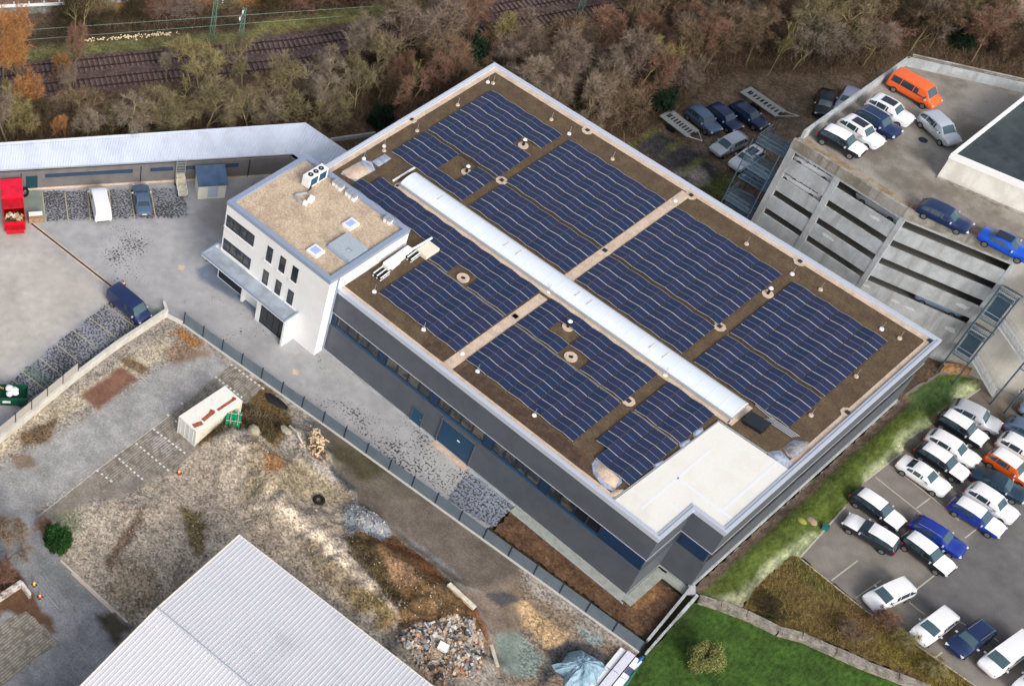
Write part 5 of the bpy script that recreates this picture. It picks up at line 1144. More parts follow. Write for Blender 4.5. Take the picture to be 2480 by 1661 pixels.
# ------------------------------------------------------------------ on the office roof
ac = empty('air_conditioning_unit', (2.1, -31.4, 10.66), 0, 'white air conditioning unit with three round fans on the office roof', 'air conditioner')
part('casing', m_white, ac, lambda k: (k.box((0, 0, .75), (.95, 2.7, 1.3)), [k.box((sx, sy, .06), (.12, .3, .12)) for sx in (-.35, .35) for sy in (-1.1, 1.1)]))
for i in range(3):
    f = part('fan', m_black, ac, lambda k: k.cyl((0, -.75+.75*i, 1.4), .28, .05, 16)); part('fan_hub', m_alu, f, lambda k: k.cyl((0, -.75+.75*i, 1.45), .1, .02, 10))
for i in (-1, 1): part('coil_panel', M('coil_blue', S(20, 72, 100), .4, fine=.1), ac, lambda k: k.box((.482, i*.62, .78), (.03, 1.0, .95)))
dk = empty('air_duct', (3.2, -34.0, 10.66), 0, 'silver air duct loop lying on the gravel beside the fan unit', 'air duct')
part('pipe', m_alu, dk, lambda k: (k.tube([(-.7, -.55, .2), (.1, -.75, .2), (.75, -.6, .2)], .16, 8), k.tube([(-.75, -.5, .2), (-.5, .1, .2), (-.2, .6, .25)], .16, 8)))
part('elbow', m_white, dk, lambda k: (k.box((.75, .25, .3), (.5, .7, .5), .3), k.box((.75, -.6, .28), (.4, .35, .45), .2)))
part('cable', m_black, dk, lambda k: k.tube([(-.3, .6, .3), (-.4, 1.3, .25), (-.9, 2.0, .3)], .1, 6))
VN = 'white vent cowls on the office roof'
for (x, y), lb in zip(((3.75, -30.05), (4.2, -30.05), (4.65, -30.1), (5.55, -30.1), (6.0, -30.1), (6.5, -30.15), (10.6, -29.95), (11.05, -29.95)),
     ['first white vent cowl of the row behind the fan unit', 'second white vent cowl of the row behind the fan unit', 'third white vent cowl of the row behind the fan unit', 'fourth white vent cowl in the row along the rear office parapet', 'fifth white vent cowl in the row along the rear office parapet', 'sixth white vent cowl, last of the long row on the office roof', 'left one of the two white vent cowls near the far office roof corner', 'right one of the two white vent cowls near the far office roof corner']):
    r = empty('vent_cowl', (x, y, 10.66), .05, lb, 'vent cowl', VN); part('body', m_white, r, lambda k: k.box((0, 0, .25), (.34, .6, .5))); part('lid', m_alu, r, lambda k: k.box((0, 0, .53), (.4, .68, .08)))
# ------------------------------------------------------------------ yard
rc = empty('roll_off_container', (0, 0, 0), 0, 'red roll off container with a closed red hood and an open end full of waste', 'container')
a0, a1 = G('01', 40, 600), G('01', 215, 590); back = G('01', 190, 215); dv = (Vector((-.86, .70, 0))).normalized(); dv = ((G('01', 5, 95, 2.2)-G('01', 45, 470, 2.2)))
dv.z = 0; dv.normalize(); wv = (a1-a0).normalized(); wv = Vector((-dv.y, dv.x, 0)) if Vector((-dv.y, dv.x, 0)).dot(wv) > 0 else Vector((dv.y, -dv.x, 0)); Wd = 2.35
def loc2(f, g, z): return a0+dv*f+wv*g+Vector((0, 0, z))
m_red = M('container_red', S(196, 14, 34), .45, c2=S(168, 16, 30), sc=1.5, fine=.06)
def bx(k, f0, f1, g0, g1, z0, z1): k.slab([tuple(loc2(f0, g0, 0)[:2]), tuple(loc2(f1, g0, 0)[:2]), tuple(loc2(f1, g1, 0)[:2]), tuple(loc2(f0, g1, 0)[:2])], z0, z1)
part('tub', m_red, rc, lambda k: (bx(k, .3, 6.2, 0, .09, .25, 1.9), bx(k, .3, 6.2, Wd-.09, Wd, .25, 1.9), bx(k, .3, .4, .09, Wd-.09, .25, 1.55), bx(k, .4, 6.2, .09, Wd-.09, .25, .4)))
part('hood', M('hood_red', S(232, 24, 58), .5, c2=S(206, 20, 48), sc=1, fine=.05), rc, lambda k: (bx(k, 3.6, 6.3, -.05, Wd+.05, 1.88, 2.35)))
part('flap', m_red, rc, lambda k: bx(k, 2.1, 3.6, .05, Wd-.05, 1.8, 1.95))
part('chute', m_red, rc, lambda k: bx(k, -.5, .3, .2, Wd-.2, .5, 1.1))
part('roller', m_black, rc, lambda k: [bx(k, f, f+.3, g, g+.2, 0, .3) for f in (.5, 5.5) for g in (.2, 1.9)])
rr = random.Random(5)
wk = MB()
for i in range(60): q = loc2(rr.uniform(.5, 2.0), rr.uniform(.2, Wd-.2), rr.uniform(1.0, 1.45)); wk.box(q, (rr.uniform(.1, .5), rr.uniform(.1, .4), rr.uniform(.05, .2)), rr.uniform(0, 3), rr.choice((0, 0, 1, 2)))
wk.box(loc2(1.2, Wd/2, .8), (1.6, 2.0, .5), math.atan2(dv.y, dv.x), 2)
o = wk.build('waste', [M('waste_tan', S(196, 166, 120), .9, fine=.2), M('waste_white', S(222, 218, 212), .8), M('waste_dark', S(80, 60, 44), .9, fine=.2)]); tag(o, 'mixed building waste lying in the open end of the red container', 'waste', kind='stuff')
pp = empty('brick_pallet', G('01', 308, 470), math.atan2(wv.y, wv.x), 'pallet of pale brown bricks in front of the red container', 'brick pallet')
part('bricks', M('brick_tan', S(172, 138, 112), .9, c2=S(140, 104, 84), sc=6, fine=.2), pp, lambda k: [k.box((x_, y_, .35+.25*j), (.38, .55, .23)) for x_ in (-.6, -.2, .2, .6) for y_ in (-.3, .3) for j in range(2)])
part('pallet', M('pallet_wood', S(150, 130, 104), .9), pp, lambda k: [k.box((0, y_, .1), (1.7, .18, .16)) for y_ in (-.5, 0, .5)])
part('film', m_white, pp, lambda k: k.box((0, .15, .76), (1.5, .6, .06)))
ty = G('01', 215, 235, .5); tr = part('tyre', m_tyre, None, lambda k: [k.tube([(ty.x+.42*math.cos(a_), ty.y+.42*math.sin(a_)*.6, ty.z+.42*math.sin(a_)*.8) for a_ in [j*math.pi/8 for j in range(17)]], .15, 8, caps=False)], True); tag(tr, 'black wheel leaning at the right side of the red container', 'wheel')
hut = empty('garden_hut', (0, 0, 0), 0, 'small cream hut with a blue grey sloping roof in the yard', 'hut')
h0, h1, h2 = G('01', 1705, 295), G('01', 1940, 282), None; hx = (h1-h0).normalized(); hy = Vector((-hx.y, hx.x, 0)); hw = (h1-h0).length
def hb(k, f0, f1, g0, g1, z0, z1): k.slab([tuple((h0+hx*f0+hy*g0)[:2]), tuple((h0+hx*f1+hy*g0)[:2]), tuple((h0+hx*f1+hy*g1)[:2]), tuple((h0+hx*f0+hy*g1)[:2])], z0, z1)
part('wall', M('hut_cream', S(226, 222, 206), .8, fine=.03), hut, lambda k: hb(k, 0, hw, 0, 2.2, 0, 2.1))
def hroof(k):
    V = [h0+hx*a_+hy*b_+Vector((0, 0, c_)) for a_, b_, c_ in ((-.15, -.25, 2.08), (hw+.15, -.25, 2.08), (hw+.15, 2.45, 2.72), (-.15, 2.45, 2.72))]
    k.add(V+[v_+Vector((0, 0, .09)) for v_ in V], [(3, 2, 1, 0), (4, 5, 6, 7), (0, 1, 5, 4), (1, 2, 6, 5), (2, 3, 7, 6), (3, 0, 4, 7)])
part('roof', M('hut_roof', S(78, 102, 132), .55, c2=S(66, 88, 116), sc=1, fine=.06), hut, hroof)
part('shutter', M('hut_shutter', S(178, 190, 206), .5), hut, lambda k: hb(k, hw*.35, hw*.72, -.04, 0, .2, 1.75))
lf = empty('work_platform', (0, 0, 0), 0, 'tall pale wheeled work platform with ladder rails between the car bays and the hut', 'work platform')
l0 = G('01', 1575, 285); lx = hx; ly = hy
def lb_(k, f, g, z, s): k.box(l0+lx*f+ly*g+Vector((0, 0, z)), s, math.atan2(lx.y, lx.x))
part('base', M('platform_cream', S(206, 202, 182), .7, c2=S(176, 170, 150), sc=2, fine=.1), lf, lambda k: (lb_(k, 0, 1.0, .55, (1.0, 2.4, .12)), lb_(k, 0, 2.2, 1.0, (1.0, .9, .9))))
part('mast', m_alu, lf, lambda k: [k.tube([l0+lx*f+ly*2.4+Vector((0, 0, .2)), l0+lx*f+ly*2.4+Vector((0, 0, 3.4))], .05, 5) for f in (-.5, .5)]+[lb_(k, 0, 2.4, z, (1.0, .05, .05)) for z in (1.5, 1.9, 2.3, 2.7, 3.1, 3.4)])
part('guard_rail', m_white, lf, lambda k: [lb_(k, f, 1.0, 1.0, (.05, 2.3, .05)) for f in (-.5, .5)]+[lb_(k, f, g_, .75, (.05, .05, .6)) for f in (-.5, .5) for g_ in (0, 1, 2)])
part('wheel', m_tyre, lf, lambda k: [k.tube([l0+lx*(f-.08)+ly*g_+Vector((0, 0, .2)), l0+lx*(f+.08)+ly*g_+Vector((0, 0, .2))], .2, 10) for f in (-.5, .5) for g_ in (.3, 2.2)])
dl = empty('drain_channel', (0, 0, 0), 0, 'narrow dark drainage channel with pale edges crossing the yard diagonally', 'drain channel')
c0, c1 = G('01', 270, 505), G('01', 985, 1065)
part('edging', m_tan, dl, lambda k: (k.wall(c0, c1, 0, .018, .52))); part('grate', m_dark, dl, lambda k: k.wall(c0, c1, .001, .024, .2))
for (t, a, b), lb in ((('01', 1563, 885), 'pale square manhole cover in the yard left of the canopy'), (('12', 345, 290), 'pale square manhole cover between fence and office corner')):
    q = G(t, a, b); tag(part('manhole_cover', m_tan, None, lambda k: k.box((q.x, q.y, .012), (.7, .7, .022), .6)), lb, 'manhole cover', 'manhole covers in the yard')
for (t, a, b), lb in ((('01', 1065, 1035), 'red and white traffic cone behind the dark blue van'), (('03', 295, 695), 'yellow traffic cone beside the metal poles on the lane'), (('03', 345, 800), 'orange traffic cone beside the metal poles on the lane'), (('02', 1545, 1160), 'orange traffic cone at the edge of the dotted parking bays')):
    r = empty('traffic_cone', G(t, a, b), 0, lb, 'traffic cone'); part('base', m_trim, r, lambda k: k.box((0, 0, .03), (.42, .42, .06))); part('cone', M('cone_orange', S(238, 120, 30) if 'orange' in lb else (S(240, 178, 40) if 'yellow' in lb else S(222, 66, 44)), .5), r, lambda k: k.cyl((0, 0, .05), .17, .65, 12, 0, .04)); part('stripe', m_white, r, lambda k: k.cyl((0, 0, .32), .125, .13, 12, 0, .1))
# green skip
sk_ = empty('green_skip', (0, 0, 0), 0, 'dark green skip loaded with timber and white bags at the left frame edge', 'skip')
g0, g1 = G('02', -330, 560, .2), G('02', 240, 575, .2); gx = (g1-g0).normalized(); gy = Vector((-gx.y, gx.x, 0)); gl = (g1-g0).length
def gb_(k, f0, f1, w0_, w1_, z0, z1): k.slab([tuple((g0+gx*f0+gy*w0_)[:2]), tuple((g0+gx*f1+gy*w0_)[:2]), tuple((g0+gx*f1+gy*w1_)[:2]), tuple((g0+gx*f0+gy*w1_)[:2])], z0, z1)
part('tub', M('skip_green', S(20, 84, 62), .5, c2=S(16, 66, 50), sc=2), sk_, lambda k: (gb_(k, 0, gl, 0, .08, .1, 1.2), gb_(k, 0, gl, 1.72, 1.8, .1, 1.2), gb_(k, 0, .08, .08, 1.72, .1, 1.2), gb_(k, gl-.08, gl, .08, 1.72, .1, 1.2), gb_(k, .08, gl-.08, .08, 1.72, .1, .25)))
part('plate', m_white, sk_, lambda k: gb_(k, gl*.62, gl*.74, -.03, 0, .5, .8))
bag = MB()
for i in range(5): q = g0+gx*(gl*.7+rr.uniform(0, 1.0))+gy*rr.uniform(.5, 1.3); bag.blob((q.x, q.y, 1.15+rr.uniform(0, .2)), rr.uniform(.28, .42), 1, 1, .7, .25, i, 2)
tag(bag.build('waste_bags', M('bag_white', S(232, 232, 236), .5, fine=.05), smooth=True), 'white waste bags piled on the green skip', 'bags', kind='stuff')
tb = MB()
for i in range(14): q = g0+gx*rr.uniform(.3, gl*.6)+gy*rr.uniform(.3, 1.5); tb.box((q.x, q.y, 1.1+rr.uniform(0, .2)), (1.3, .15, .08), rr.uniform(0, 3))
tag(tb.build('timber_scraps', M('timber_tan', S(176, 124, 88), .8, fine=.2)), 'brown timber scraps lying in the green skip', 'timber', kind='stuff')
# ------------------------------------------------------------------ fences and walls
m_fence = M('fence_panel', S(106, 118, 128), .6, fine=.06, fsc=22, c2=S(98, 110, 120), sc=.8); m_fpost = M('fence_post', S(30, 44, 62), .5)
def fence(name, a, b, n, h, label, kerb=True, mat=m_fence, z0=0.0):
    r = empty(name, (0, 0, 0), 0, label, 'fence'); a, b = Vector((*a[:2], 0)), Vector((*b[:2], 0)); d = (b-a).normalized(); ang = math.atan2(d.y, d.x); L = (b-a).length/n; nn_ = Vector((-d.y, d.x, 0))
    for i in range(n):
        c = a+d*L*(i+.5)
        def pn(k):
            k.box((c.x, c.y, z0+h/2+.08), (L-.1, .03, h-.14), ang)
            for j in range(9): k.box((c.x+nn_.x*.0, c.y, z0+.12+(h-.14)*j/8), (L-.1, .05, .02), ang)
        part('panel', mat, r, pn)
    for i in range(n+1):
        c = a+d*L*i; part('post', m_fpost, r, lambda k: k.box((c.x, c.y, z0+h/2+.1), (.1, .1, h+.22), ang))
    if kerb: part('kerb', M('kerb_pale', S(198, 196, 190), .9, fine=.08), r, lambda k: k.wall(a-nn_*.12, b-nn_*.12, z0-.05, z0+.14, .16))
    return r
fence('site_fence', (1.7, -47.85), (22.2, -45.78), 8, 1.62, 'grey mesh fence with dark posts from the wall corner past the office block')
fence('site_fence', (22.2, -45.78), (53.95, -42.8), 12, 1.62, 'grey mesh fence with dark posts along the dirt track in front of the hall')
wl = empty('yard_wall', (0, 0, 0), 0, 'pale concrete retaining wall along the left parking bays', 'wall')
wp = [(-.35, -48.45), (-.2, -55.3), (.35, -61.4), (1.05, -66.5), (2.2, -75)]
part('wall', M('wall_pale', S(206, 202, 192), .9, c2=S(188, 184, 174), sc=.8, fine=.06), wl, lambda k: [k.wall(p, q, -.1, .95-.001*i, .38) for i, (p, q) in enumerate(zip(wp[:-1], wp[1:]))])
part('return_wall', M('wall_pale2', S(204, 200, 190), .9, fine=.06), wl, lambda k: (k.wall((-.5, -48.25), (-1.7, -47.6), -.05, .5, .3), k.wall((-.2, -48.5), (1.6, -47.98), -.05, .4, .25)))
fence('wall_fence', (.25, -60.9), (2.0, -74.2), 6, 1.25, 'beige fence panels standing on the left retaining wall', False, M('fence_beige', S(172, 166, 158), .7, fine=.08, fsc=18), .93)
# low walls at the lower right corner of the hall plot
cw = empty('corner_wall', (0, 0, 0), 0, 'narrow pale concrete wall closing the soil strip at the lower right', 'wall')
part('wall', m_conc, cw, lambda k: k.wall(G('23', 1545, 720), G('23', 1160, 1190), -.05, .5, .22))
part('buttress', m_conc, cw, lambda k: k.box((*G('23', 1540, 750)[:2], .2), (.6, .9, .5), .6))
cw2 = tag(part('garden_wall', M('wall_lawn', S(188, 196, 204), .8, c2=S(150, 150, 140), sc=1.5), None, lambda k: (k.wall(G('23', 1590, 800), G('23', 1420, 990), -.05, .42, .25), k.wall(G('23', 1420, 990), G('23', 1150, 1295), -.05, .6, .16))), 'thin pale wall between the ochre strip and the green lawn', 'wall')
rw = empty('stone_wall', (0, 0, 0), 0, 'curved low stone retaining wall between the lawn and the rough meadow', 'wall')
sp_ = [G('23', 1600, 830), G('23', 1790, 890), G('23', 2010, 970), G('23', 2281, 1105), G('33', 350, 1160), G('33', 640, 1290), G('33', 900, 1405), G('33', 1180, 1510), G('33', 1450, 1620)]
m_stone = M('wall_stone', S(150, 142, 132), .95, c2=S(112, 106, 98), sc=1.4, fine=.3, fsc=5, bump=.5)
for i, (p, q) in enumerate(zip(sp_[:-1], sp_[1:])):
    d = (q-p); n_ = max(1, round(d.length/1.9))
    for j in range(n_):
        a_, b_ = p+d*(j/n_)+d.normalized()*.015, p+d*((j+1)/n_)-d.normalized()*.015; part('block', m_stone, rw, lambda k: k.wall(a_, b_, -.1, .52+.04*((i+j) % 3), .72+.05*((i*3+j) % 2)))
# ------------------------------------------------------------------ things on the building site
def szq(t, a, b): q = G(t, a, b); q.z = site_z(q.x, q.y); return q
con = empty('shipping_container', (12.85, -54.85, 0), 0, 'white shipping container with a rusty red stripe on its roof', 'container')
m_cw = M('container_white', S(224, 220, 206), .6, c2=S(202, 192, 172), sc=1.2, lo=.5, hi=.75, fine=.04)
def corr(k, L, H, ax, off, sgn, z0=.12):
    n = int(L/.28)
    for i in range(n):
        c = -L/2+L*(i+.5)/n
        k.box((off, c, z0+H/2) if ax == 'y' else (c, off, z0+H/2), (.05, L/n*.55, H) if ax == 'y' else (L/n*.55, .05, H))
part('body', m_cw, con, lambda k: (k.box((0, 0, 1.32), (2.3, 5.86, 2.4)), corr(k, 5.7, 2.2, 'y', 1.16, 1), corr(k, 5.7, 2.2, 'y', -1.16, 1), k.box((0, 2.97, 1.32), (2.3, .08, 2.3))))
part('roof', M('container_roof', S(232, 229, 220), .6, c2=S(206, 196, 178), sc=1.4, lo=.55, hi=.8, fine=.04), con, lambda k: k.box((0, 0, 2.55), (2.42, 6.02, .08)))
def rst(k):
    r3 = random.Random(9); k.box((.55, 1.5, 2.594), (.30, 2.3, .006)); k.box((.5, -.8, 2.5945), (.42, 1.6, .006), .08); k.box((.35, -.2, 2.595), (.5, .5, .006), .5); k.box((.62, -2.3, 2.5935), (.5, 1.0, .006), -.25); k.box((.5, 2.6, 2.5932), (.4, .3, .006), .3)
part('rust_stripe', M('rust', S(142, 66, 44), .9, c2=S(168, 104, 74), sc=3, fine=.2), con, rst)
for s_ in (-1, 1): part('door', M('container_door', S(212, 212, 208), .6, fine=.04), con, lambda k: (k.box((s_*.58, -2.97, 1.32), (1.1, .06, 2.25)), k.tube([(s_*.3, -3.02, .3), (s_*.3, -3.02, 2.3)], .03, 5), k.tube([(s_*.85, -3.02, .3), (s_*.85, -3.02, 2.3)], .03, 5)))
part('corner_post', m_cw, con, lambda k: [k.box((sx*1.17, sy*2.97, 1.3), (.12, .12, 2.55)) for sx in (-1, 1) for sy in (-1, 1)])
gp = empty('green_crate_pile', szq('02', 2000, 800), .7, 'bright green folded crates strapped together beside the white container', 'crate pile')
part('crates', M('crate_green', S(16, 156, 108), .6, c2=S(12, 124, 86), sc=5, fine=.1, world=False), gp, lambda k: [k.box((x_, y_, .45+.0*x_), (.3, 1.0+.1*j, .9+.15*((i+j) % 2)), .1*((i*j) % 3-1)) for i, x_ in enumerate((-.55, -.2, .15, .5)) for j, y_ in enumerate((-.2, .35))])
part('strap', m_tan, gp, lambda k: [k.box((0, y_, 1.03), (1.5, .06, .03)) for y_ in (-.4, .5)]+[k.box((x_, 0, 1.035), (.06, 1.7, .03)) for x_ in (-.3, .4)])
for (t, a, b, r_), lb in ((('02', 2175, 880, .62), 'grey boulder beside the green crates'), (('12', 240, 860, .5), 'grey boulder behind the log pile')):
    q = szq(t, a, b); k = MB(); k.blob((0, 0, r_*.5), r_, 1.2, .8, .8, .3, int(a), 3); o = k.build('boulder', M('boulder', S(168, 158, 138), .95, c2=S(130, 122, 104), sc=3, fine=.2, world=False, bump=.4), smooth=True); o.location = q; tag(o, lb, 'boulder')
def plank(t, a, b, c, d, w_, h_, mat, label, cat='plank', name='plank'):
    p, q = szq(t, a, b), szq(t, c, d); dv_ = q-p; L = dv_.length; k = MB(); k.box((0, 0, h_/2), (L, w_, h_)); o = k.build(name, mat); o.location = (p+q)/2+Vector((0, 0, .04)); o.rotation_euler = (0, -math.asin(max(-1, min(1, dv_.z/L))), math.atan2(dv_.y, dv_.x)); tag(o, label, cat); return o
m_beam = M('beam_pale', S(216, 208, 188), .9, c2=S(190, 180, 160), sc=2, fine=.08); m_wood = M('wood_weathered', S(168, 158, 136), .9, c2=S(130, 118, 98), sc=4, fine=.15)
plank('13', 1620, 785, 1845, 985, .45, .3, m_beam, 'long pale concrete beam lying on the rusty soil heap', 'beam', 'concrete_beam')
plank('12', 10, 850, 140, 1020, .35, .12, m_wood, 'weathered grey plank near the boulders below the container', 'plank')
plank('12', 280, 800, 350, 880, .18, .12, m_beam, 'pale round post leaning at the upper end of the log pile', 'post'); plank('12', 340, 880, 410, 1000, .18, .12, m_beam, 'pale round post along the left side of the log pile', 'post')
plank('12', 560, 1030, 640, 1110, .2, .15, m_wood, 'brown beam at the lower end of the log pile', 'beam')
plank('03', 525, 490, 1100, 1025, .16, .14, m_beam, 'pale timber edging between lane and gravel field, inner one', 'edging', 'edging_beam'); plank('03', 620, 600, 980, 940, .22, .16, M('beam_pink', S(208, 188, 176), .9, fine=.06), 'pinkish concrete kerb lying beside the lane, outer one', 'kerb', 'kerb_stone')
plank('03', 305, 670, 505, 905, .12, .08, m_alu, 'metal pole on the lane, longest of the bundle', 'pole', 'metal_pole'); plank('03', 360, 620, 515, 875, .05, .05, m_alu, 'thin metal pole on the lane, apart from the others', 'pole', 'metal_pole'); plank('03', 300, 740, 490, 960, .06, .06, m_alu, 'metal pole on the lane next to the brown bank', 'pole', 'metal_pole')
lp = szq('12', 500, 980); lg = empty('log_pile', lp, 0, 'heap of pale split logs and rubble stones beside the dirt track', 'log pile'); lk = MB(); r4 = random.Random(11)
for i in range(210):
    a_ = r4.uniform(0, 6.28); rad = abs(r4.gauss(0, .7)); x_, y_ = math.cos(a_)*rad*1.35, math.sin(a_)*rad*1.25; z_ = max(0, .85-rad*.5)*r4.uniform(.2, 1); dl_ = Vector((r4.uniform(-1, 1), r4.uniform(-1, 1), r4.uniform(-.4, .4))).normalized()*r4.uniform(.12, .3)
    cx_, cy_ = x_*.75+y_*.3, -x_*.62+y_*.4; lk.tube([(cx_-dl_.x, cy_-dl_.y, z_+.12-dl_.z*.5), (cx_+dl_.x, cy_+dl_.y, z_+.12+dl_.z*.5)], r4.uniform(.06, .12), 6, r4.choice((0, 0, 0, 1)))
tag(lk.build('logs', [M('log_pale', S(214, 190, 156), .9, fine=.15), M('log_bark', S(112, 86, 62), .95, fine=.2)], lg), kind='stuff')
q = szq('12', 540, 1405); tag(part('tyre', m_tyre, None, lambda k: k.tube([(q.x+.42*math.cos(j*math.pi/9), q.y+.42*math.sin(j*math.pi/9), q.z+.18) for j in range(19)], .17, 8, caps=False), True), 'black tyre lying flat on the gravel', 'tyre')
# sheet of dark tarpaulin at the fence, rubble
pad('dark_tarpaulin', [(70, 465), (130, 470), (220, 530), (280, 590), (270, 620), (180, 590), (90, 530)], '12', .0, .18, M('tarp_black', S(30, 30, 32), .6, fine=.1), 'dark tarpaulin lying at the foot of the fence', 'tarpaulin', 41)
rbm = [M('rubble_white', S(206, 200, 190), .9, fine=.1), M('rubble_grey', S(150, 150, 152), .9, fine=.1), M('rubble_tan', S(196, 164, 132), .9, fine=.1), M('rubble_dark', S(64, 66, 72), .9, fine=.1), M('rubble_brick', S(168, 96, 70), .9, fine=.1)]
def scatter(name, poly, n, smin, smax, weights, label, cat, seed, slabby=.5, zoff=0):
    r5 = random.Random(seed); k = MB(); xs = [p[0] for p in poly]; ys = [p[1] for p in poly]
    P_ = np.array([[r5.uniform(min(xs), max(xs)), r5.uniform(min(ys), max(ys))] for _ in range(n*4)]); d_ = sdist(P_[:, 0], P_[:, 1], poly); P_ = P_[d_ > -.15*np.random.RandomState(seed).rand(len(d_))][:n]; H_ = siteh(P_[:, 0], P_[:, 1])
    for (x_, y_), h_ in zip(P_, H_):
        s_ = smin+(smax-smin)*r5.random()**3; a_, b_, c_ = s_*r5.uniform(.6, 1.4), s_*r5.uniform(.4, 1.1), s_*r5.uniform(.25, .7)*slabby*2
        mi = r5.choices(range(len(weights)), weights)[0]; rz = r5.uniform(0, 3.14); o_ = len(k.v); k.box((x_, y_, h_+c_*.3+zoff), (a_, b_, c_), rz, mi, r5.uniform(.6, 1))
        t_ = r5.uniform(-.5, .5)
        for j in range(o_, o_+8):
            v_ = k.v[j]; k.v[j] = (v_[0], v_[1], v_[2]+(v_[0]-x_)*t_)
    o = k.build(name, rbm); tag(o, label, cat, kind='stuff'); return o
scatter('rubble', GL('13', [(1190, 1180), (1350, 1110), (1700, 1020), (1900, 1130), (1950, 1300), (1850, 1568), (1560, 1568), (1230, 1290)], .8), 1700, .06, .42, (3, 3, 3, 1.8, .3), 'heap of white and grey building rubble beside the big ribbed roof', 'rubble', 3)
scatter('stones', GL('13', [(730, 60), (800, 0), (960, 10), (1180, 240), (1060, 330), (790, 260)], .5), 500, .05, .25, (1, 6, .6, .5, .2), 'grey crushed stones on the small heap by the dirt track', 'stones', 4)
scatter('loose_stones', GL('02', [(1500, 1150), (2281, 900), (2281, 1568), (600, 1568)], .2)+GL('13', [(0, -40), (500, 200), (760, 640), (1150, 1000), (500, 800), (-100, 350)], .6)[:0], 1100, .04, .16, (3, 3, 4, .3, .1), 'loose stones scattered over the gravel field beside the container', 'stones', 5)
scatter('loose_stones', GL('03', [(650, 20), (2281, 0), (2281, 500), (1300, 1000), (560, 490)], .2), 1300, .04, .17, (3, 3, 4, .3, .1), 'loose stones scattered over the gravel field above the ribbed roof', 'stones', 6)
scatter('loose_stones', GL('13', [(-60, 20), (740, 60), (900, 500), (1500, 700), (1900, 1100), (1200, 1150), (500, 760), (-60, 330)], .6), 1400, .04, .16, (2, 3, 4, .6, .6), 'loose stones scattered over the soil heaps', 'stones', 7)
plank('13', 1420, 1130, 1510, 1090, .14, .1, m_white, 'short white beam on the rubble, upper one', 'beam', 'white_beam'); plank('13', 1400, 1210, 1520, 1130, .18, .14, m_white, 'long white beam on the rubble heap', 'beam', 'white_beam'); plank('13', 1420, 1110, 1450, 1170, .12, .1, m_white, 'white beam crossing the end of the short one on the rubble', 'beam', 'white_beam'); plank('13', 1825, 1140, 1845, 1065, .25, .12, m_beam, 'pale block standing at the right rim of the rubble', 'block', 'concrete_block')
plank('13', 1520, 1330, 1600, 1370, .8, .25, m_white, 'large white slab in the middle of the rubble', 'slab', 'concrete_slab')
plank('13', 2010, 1250, 2060, 1450, .3, .12, m_beam, 'pale slab along the right foot of the rubble heap', 'slab', 'concrete_slab')
# tarpaulin heap and panel stack at the lower right
def tarp():
    pl = ccw(GL('23', [(340, 1385), (430, 1360), (480, 1280), (590, 1255), (690, 1310), (790, 1370), (830, 1440), (770, 1500), (740, 1570), (600, 1640), (450, 1568), (450, 1480), (370, 1440)]))
    c = np.mean(np.array(pl), 0); V = []; m_ = len(pl); lv = 7; r6 = random.Random(2); k = MB()
    for q_ in range(lv):
        f = 1-q_/lv
        for i in range(m_*3):
            g = i/3; i0 = int(g) % m_; t = g-int(g); p = np.array(pl[i0])*(1-t)+np.array(pl[(i0+1) % m_])*t
            fold = .12*math.sin(i*2.1+q_)*math.sin(q_*1.3)+r6.uniform(-.05, .05); V.append((c[0]+(p[0]-c[0])*f, c[1]+(p[1]-c[1])*f, max(.02, 1.15*math.sin(min(1, q_/lv*1.25)*1.57)+fold*(q_ > 0))))
    V.append((c[0], c[1], 1.2)); n_ = m_*3
    F = [(q_*n_+i, q_*n_+(i+1) % n_, (q_+1)*n_+(i+1) % n_, (q_+1)*n_+i) for q_ in range(lv-1) for i in range(n_)]+[((lv-1)*n_+i, (lv-1)*n_+(i+1) % n_, lv*n_) for i in range(n_)]
    k.add(V, F); return k.build('tarpaulin', M('tarp_blue', S(146, 174, 190), .45, c2=S(112, 142, 158), sc=1.6, fine=.06), smooth=False)
tag(tarp(), 'crumpled pale blue tarpaulin over a heap at the bottom of the picture', 'tarpaulin')
ps = empty('panel_stack', (0, 0, 0), 0, 'long stack of white insulated panels beside the lawn corner', 'panel stack'); pa, pb = G('23', 1030, 1285, .4), G('23', 690, 1700, .4); pd = (pb-pa).normalized(); pn_ = Vector((pd.y, -pd.x, 0))
if pn_.x > 0: pass
for j, (o_, w_, z_) in enumerate(((-.75, .6, .35), (0, .7, .5), (.7, .5, .3))):
    part('panel', m_white if j != 1 else M('panel_lavender', S(214, 214, 228), .5), ps, lambda k: [k.wall(tuple((pa+pd*(2.6*i)+pn_*o_)[:2]), tuple((pa+pd*(2.6*i+2.5)+pn_*o_)[:2]), .02, z_, w_) for i in range(3)])
part('separator', M('panel_bluegrey', S(84, 96, 118), .6), ps, lambda k: [k.wall(tuple((pa+pd*(2.6*i+1.2)+pn_*-.75)[:2]), tuple((pa+pd*(2.6*i+2.0)+pn_*-.75)[:2]), .03, .38, .55) for i in range(3)])
pad('blue_tarpaulin', [(1090, 1320), (1140, 1300), (1130, 1350), (1060, 1420), (1020, 1440)], '23', .0, .4, M('tarp_strong', S(48, 112, 186), .5, fine=.1), 'small strong blue tarpaulin between panel stack and lawn', 'tarpaulin', 44)
pad('net_bundle', [(1080, 1400), (1150, 1330), (1080, 1430), (1000, 1560), (940, 1600), (1000, 1480)], '23', .0, .45, M('net_green', S(38, 98, 84), .8, fine=.2), 'dark green net bundle along the lawn edge', 'net', 45)
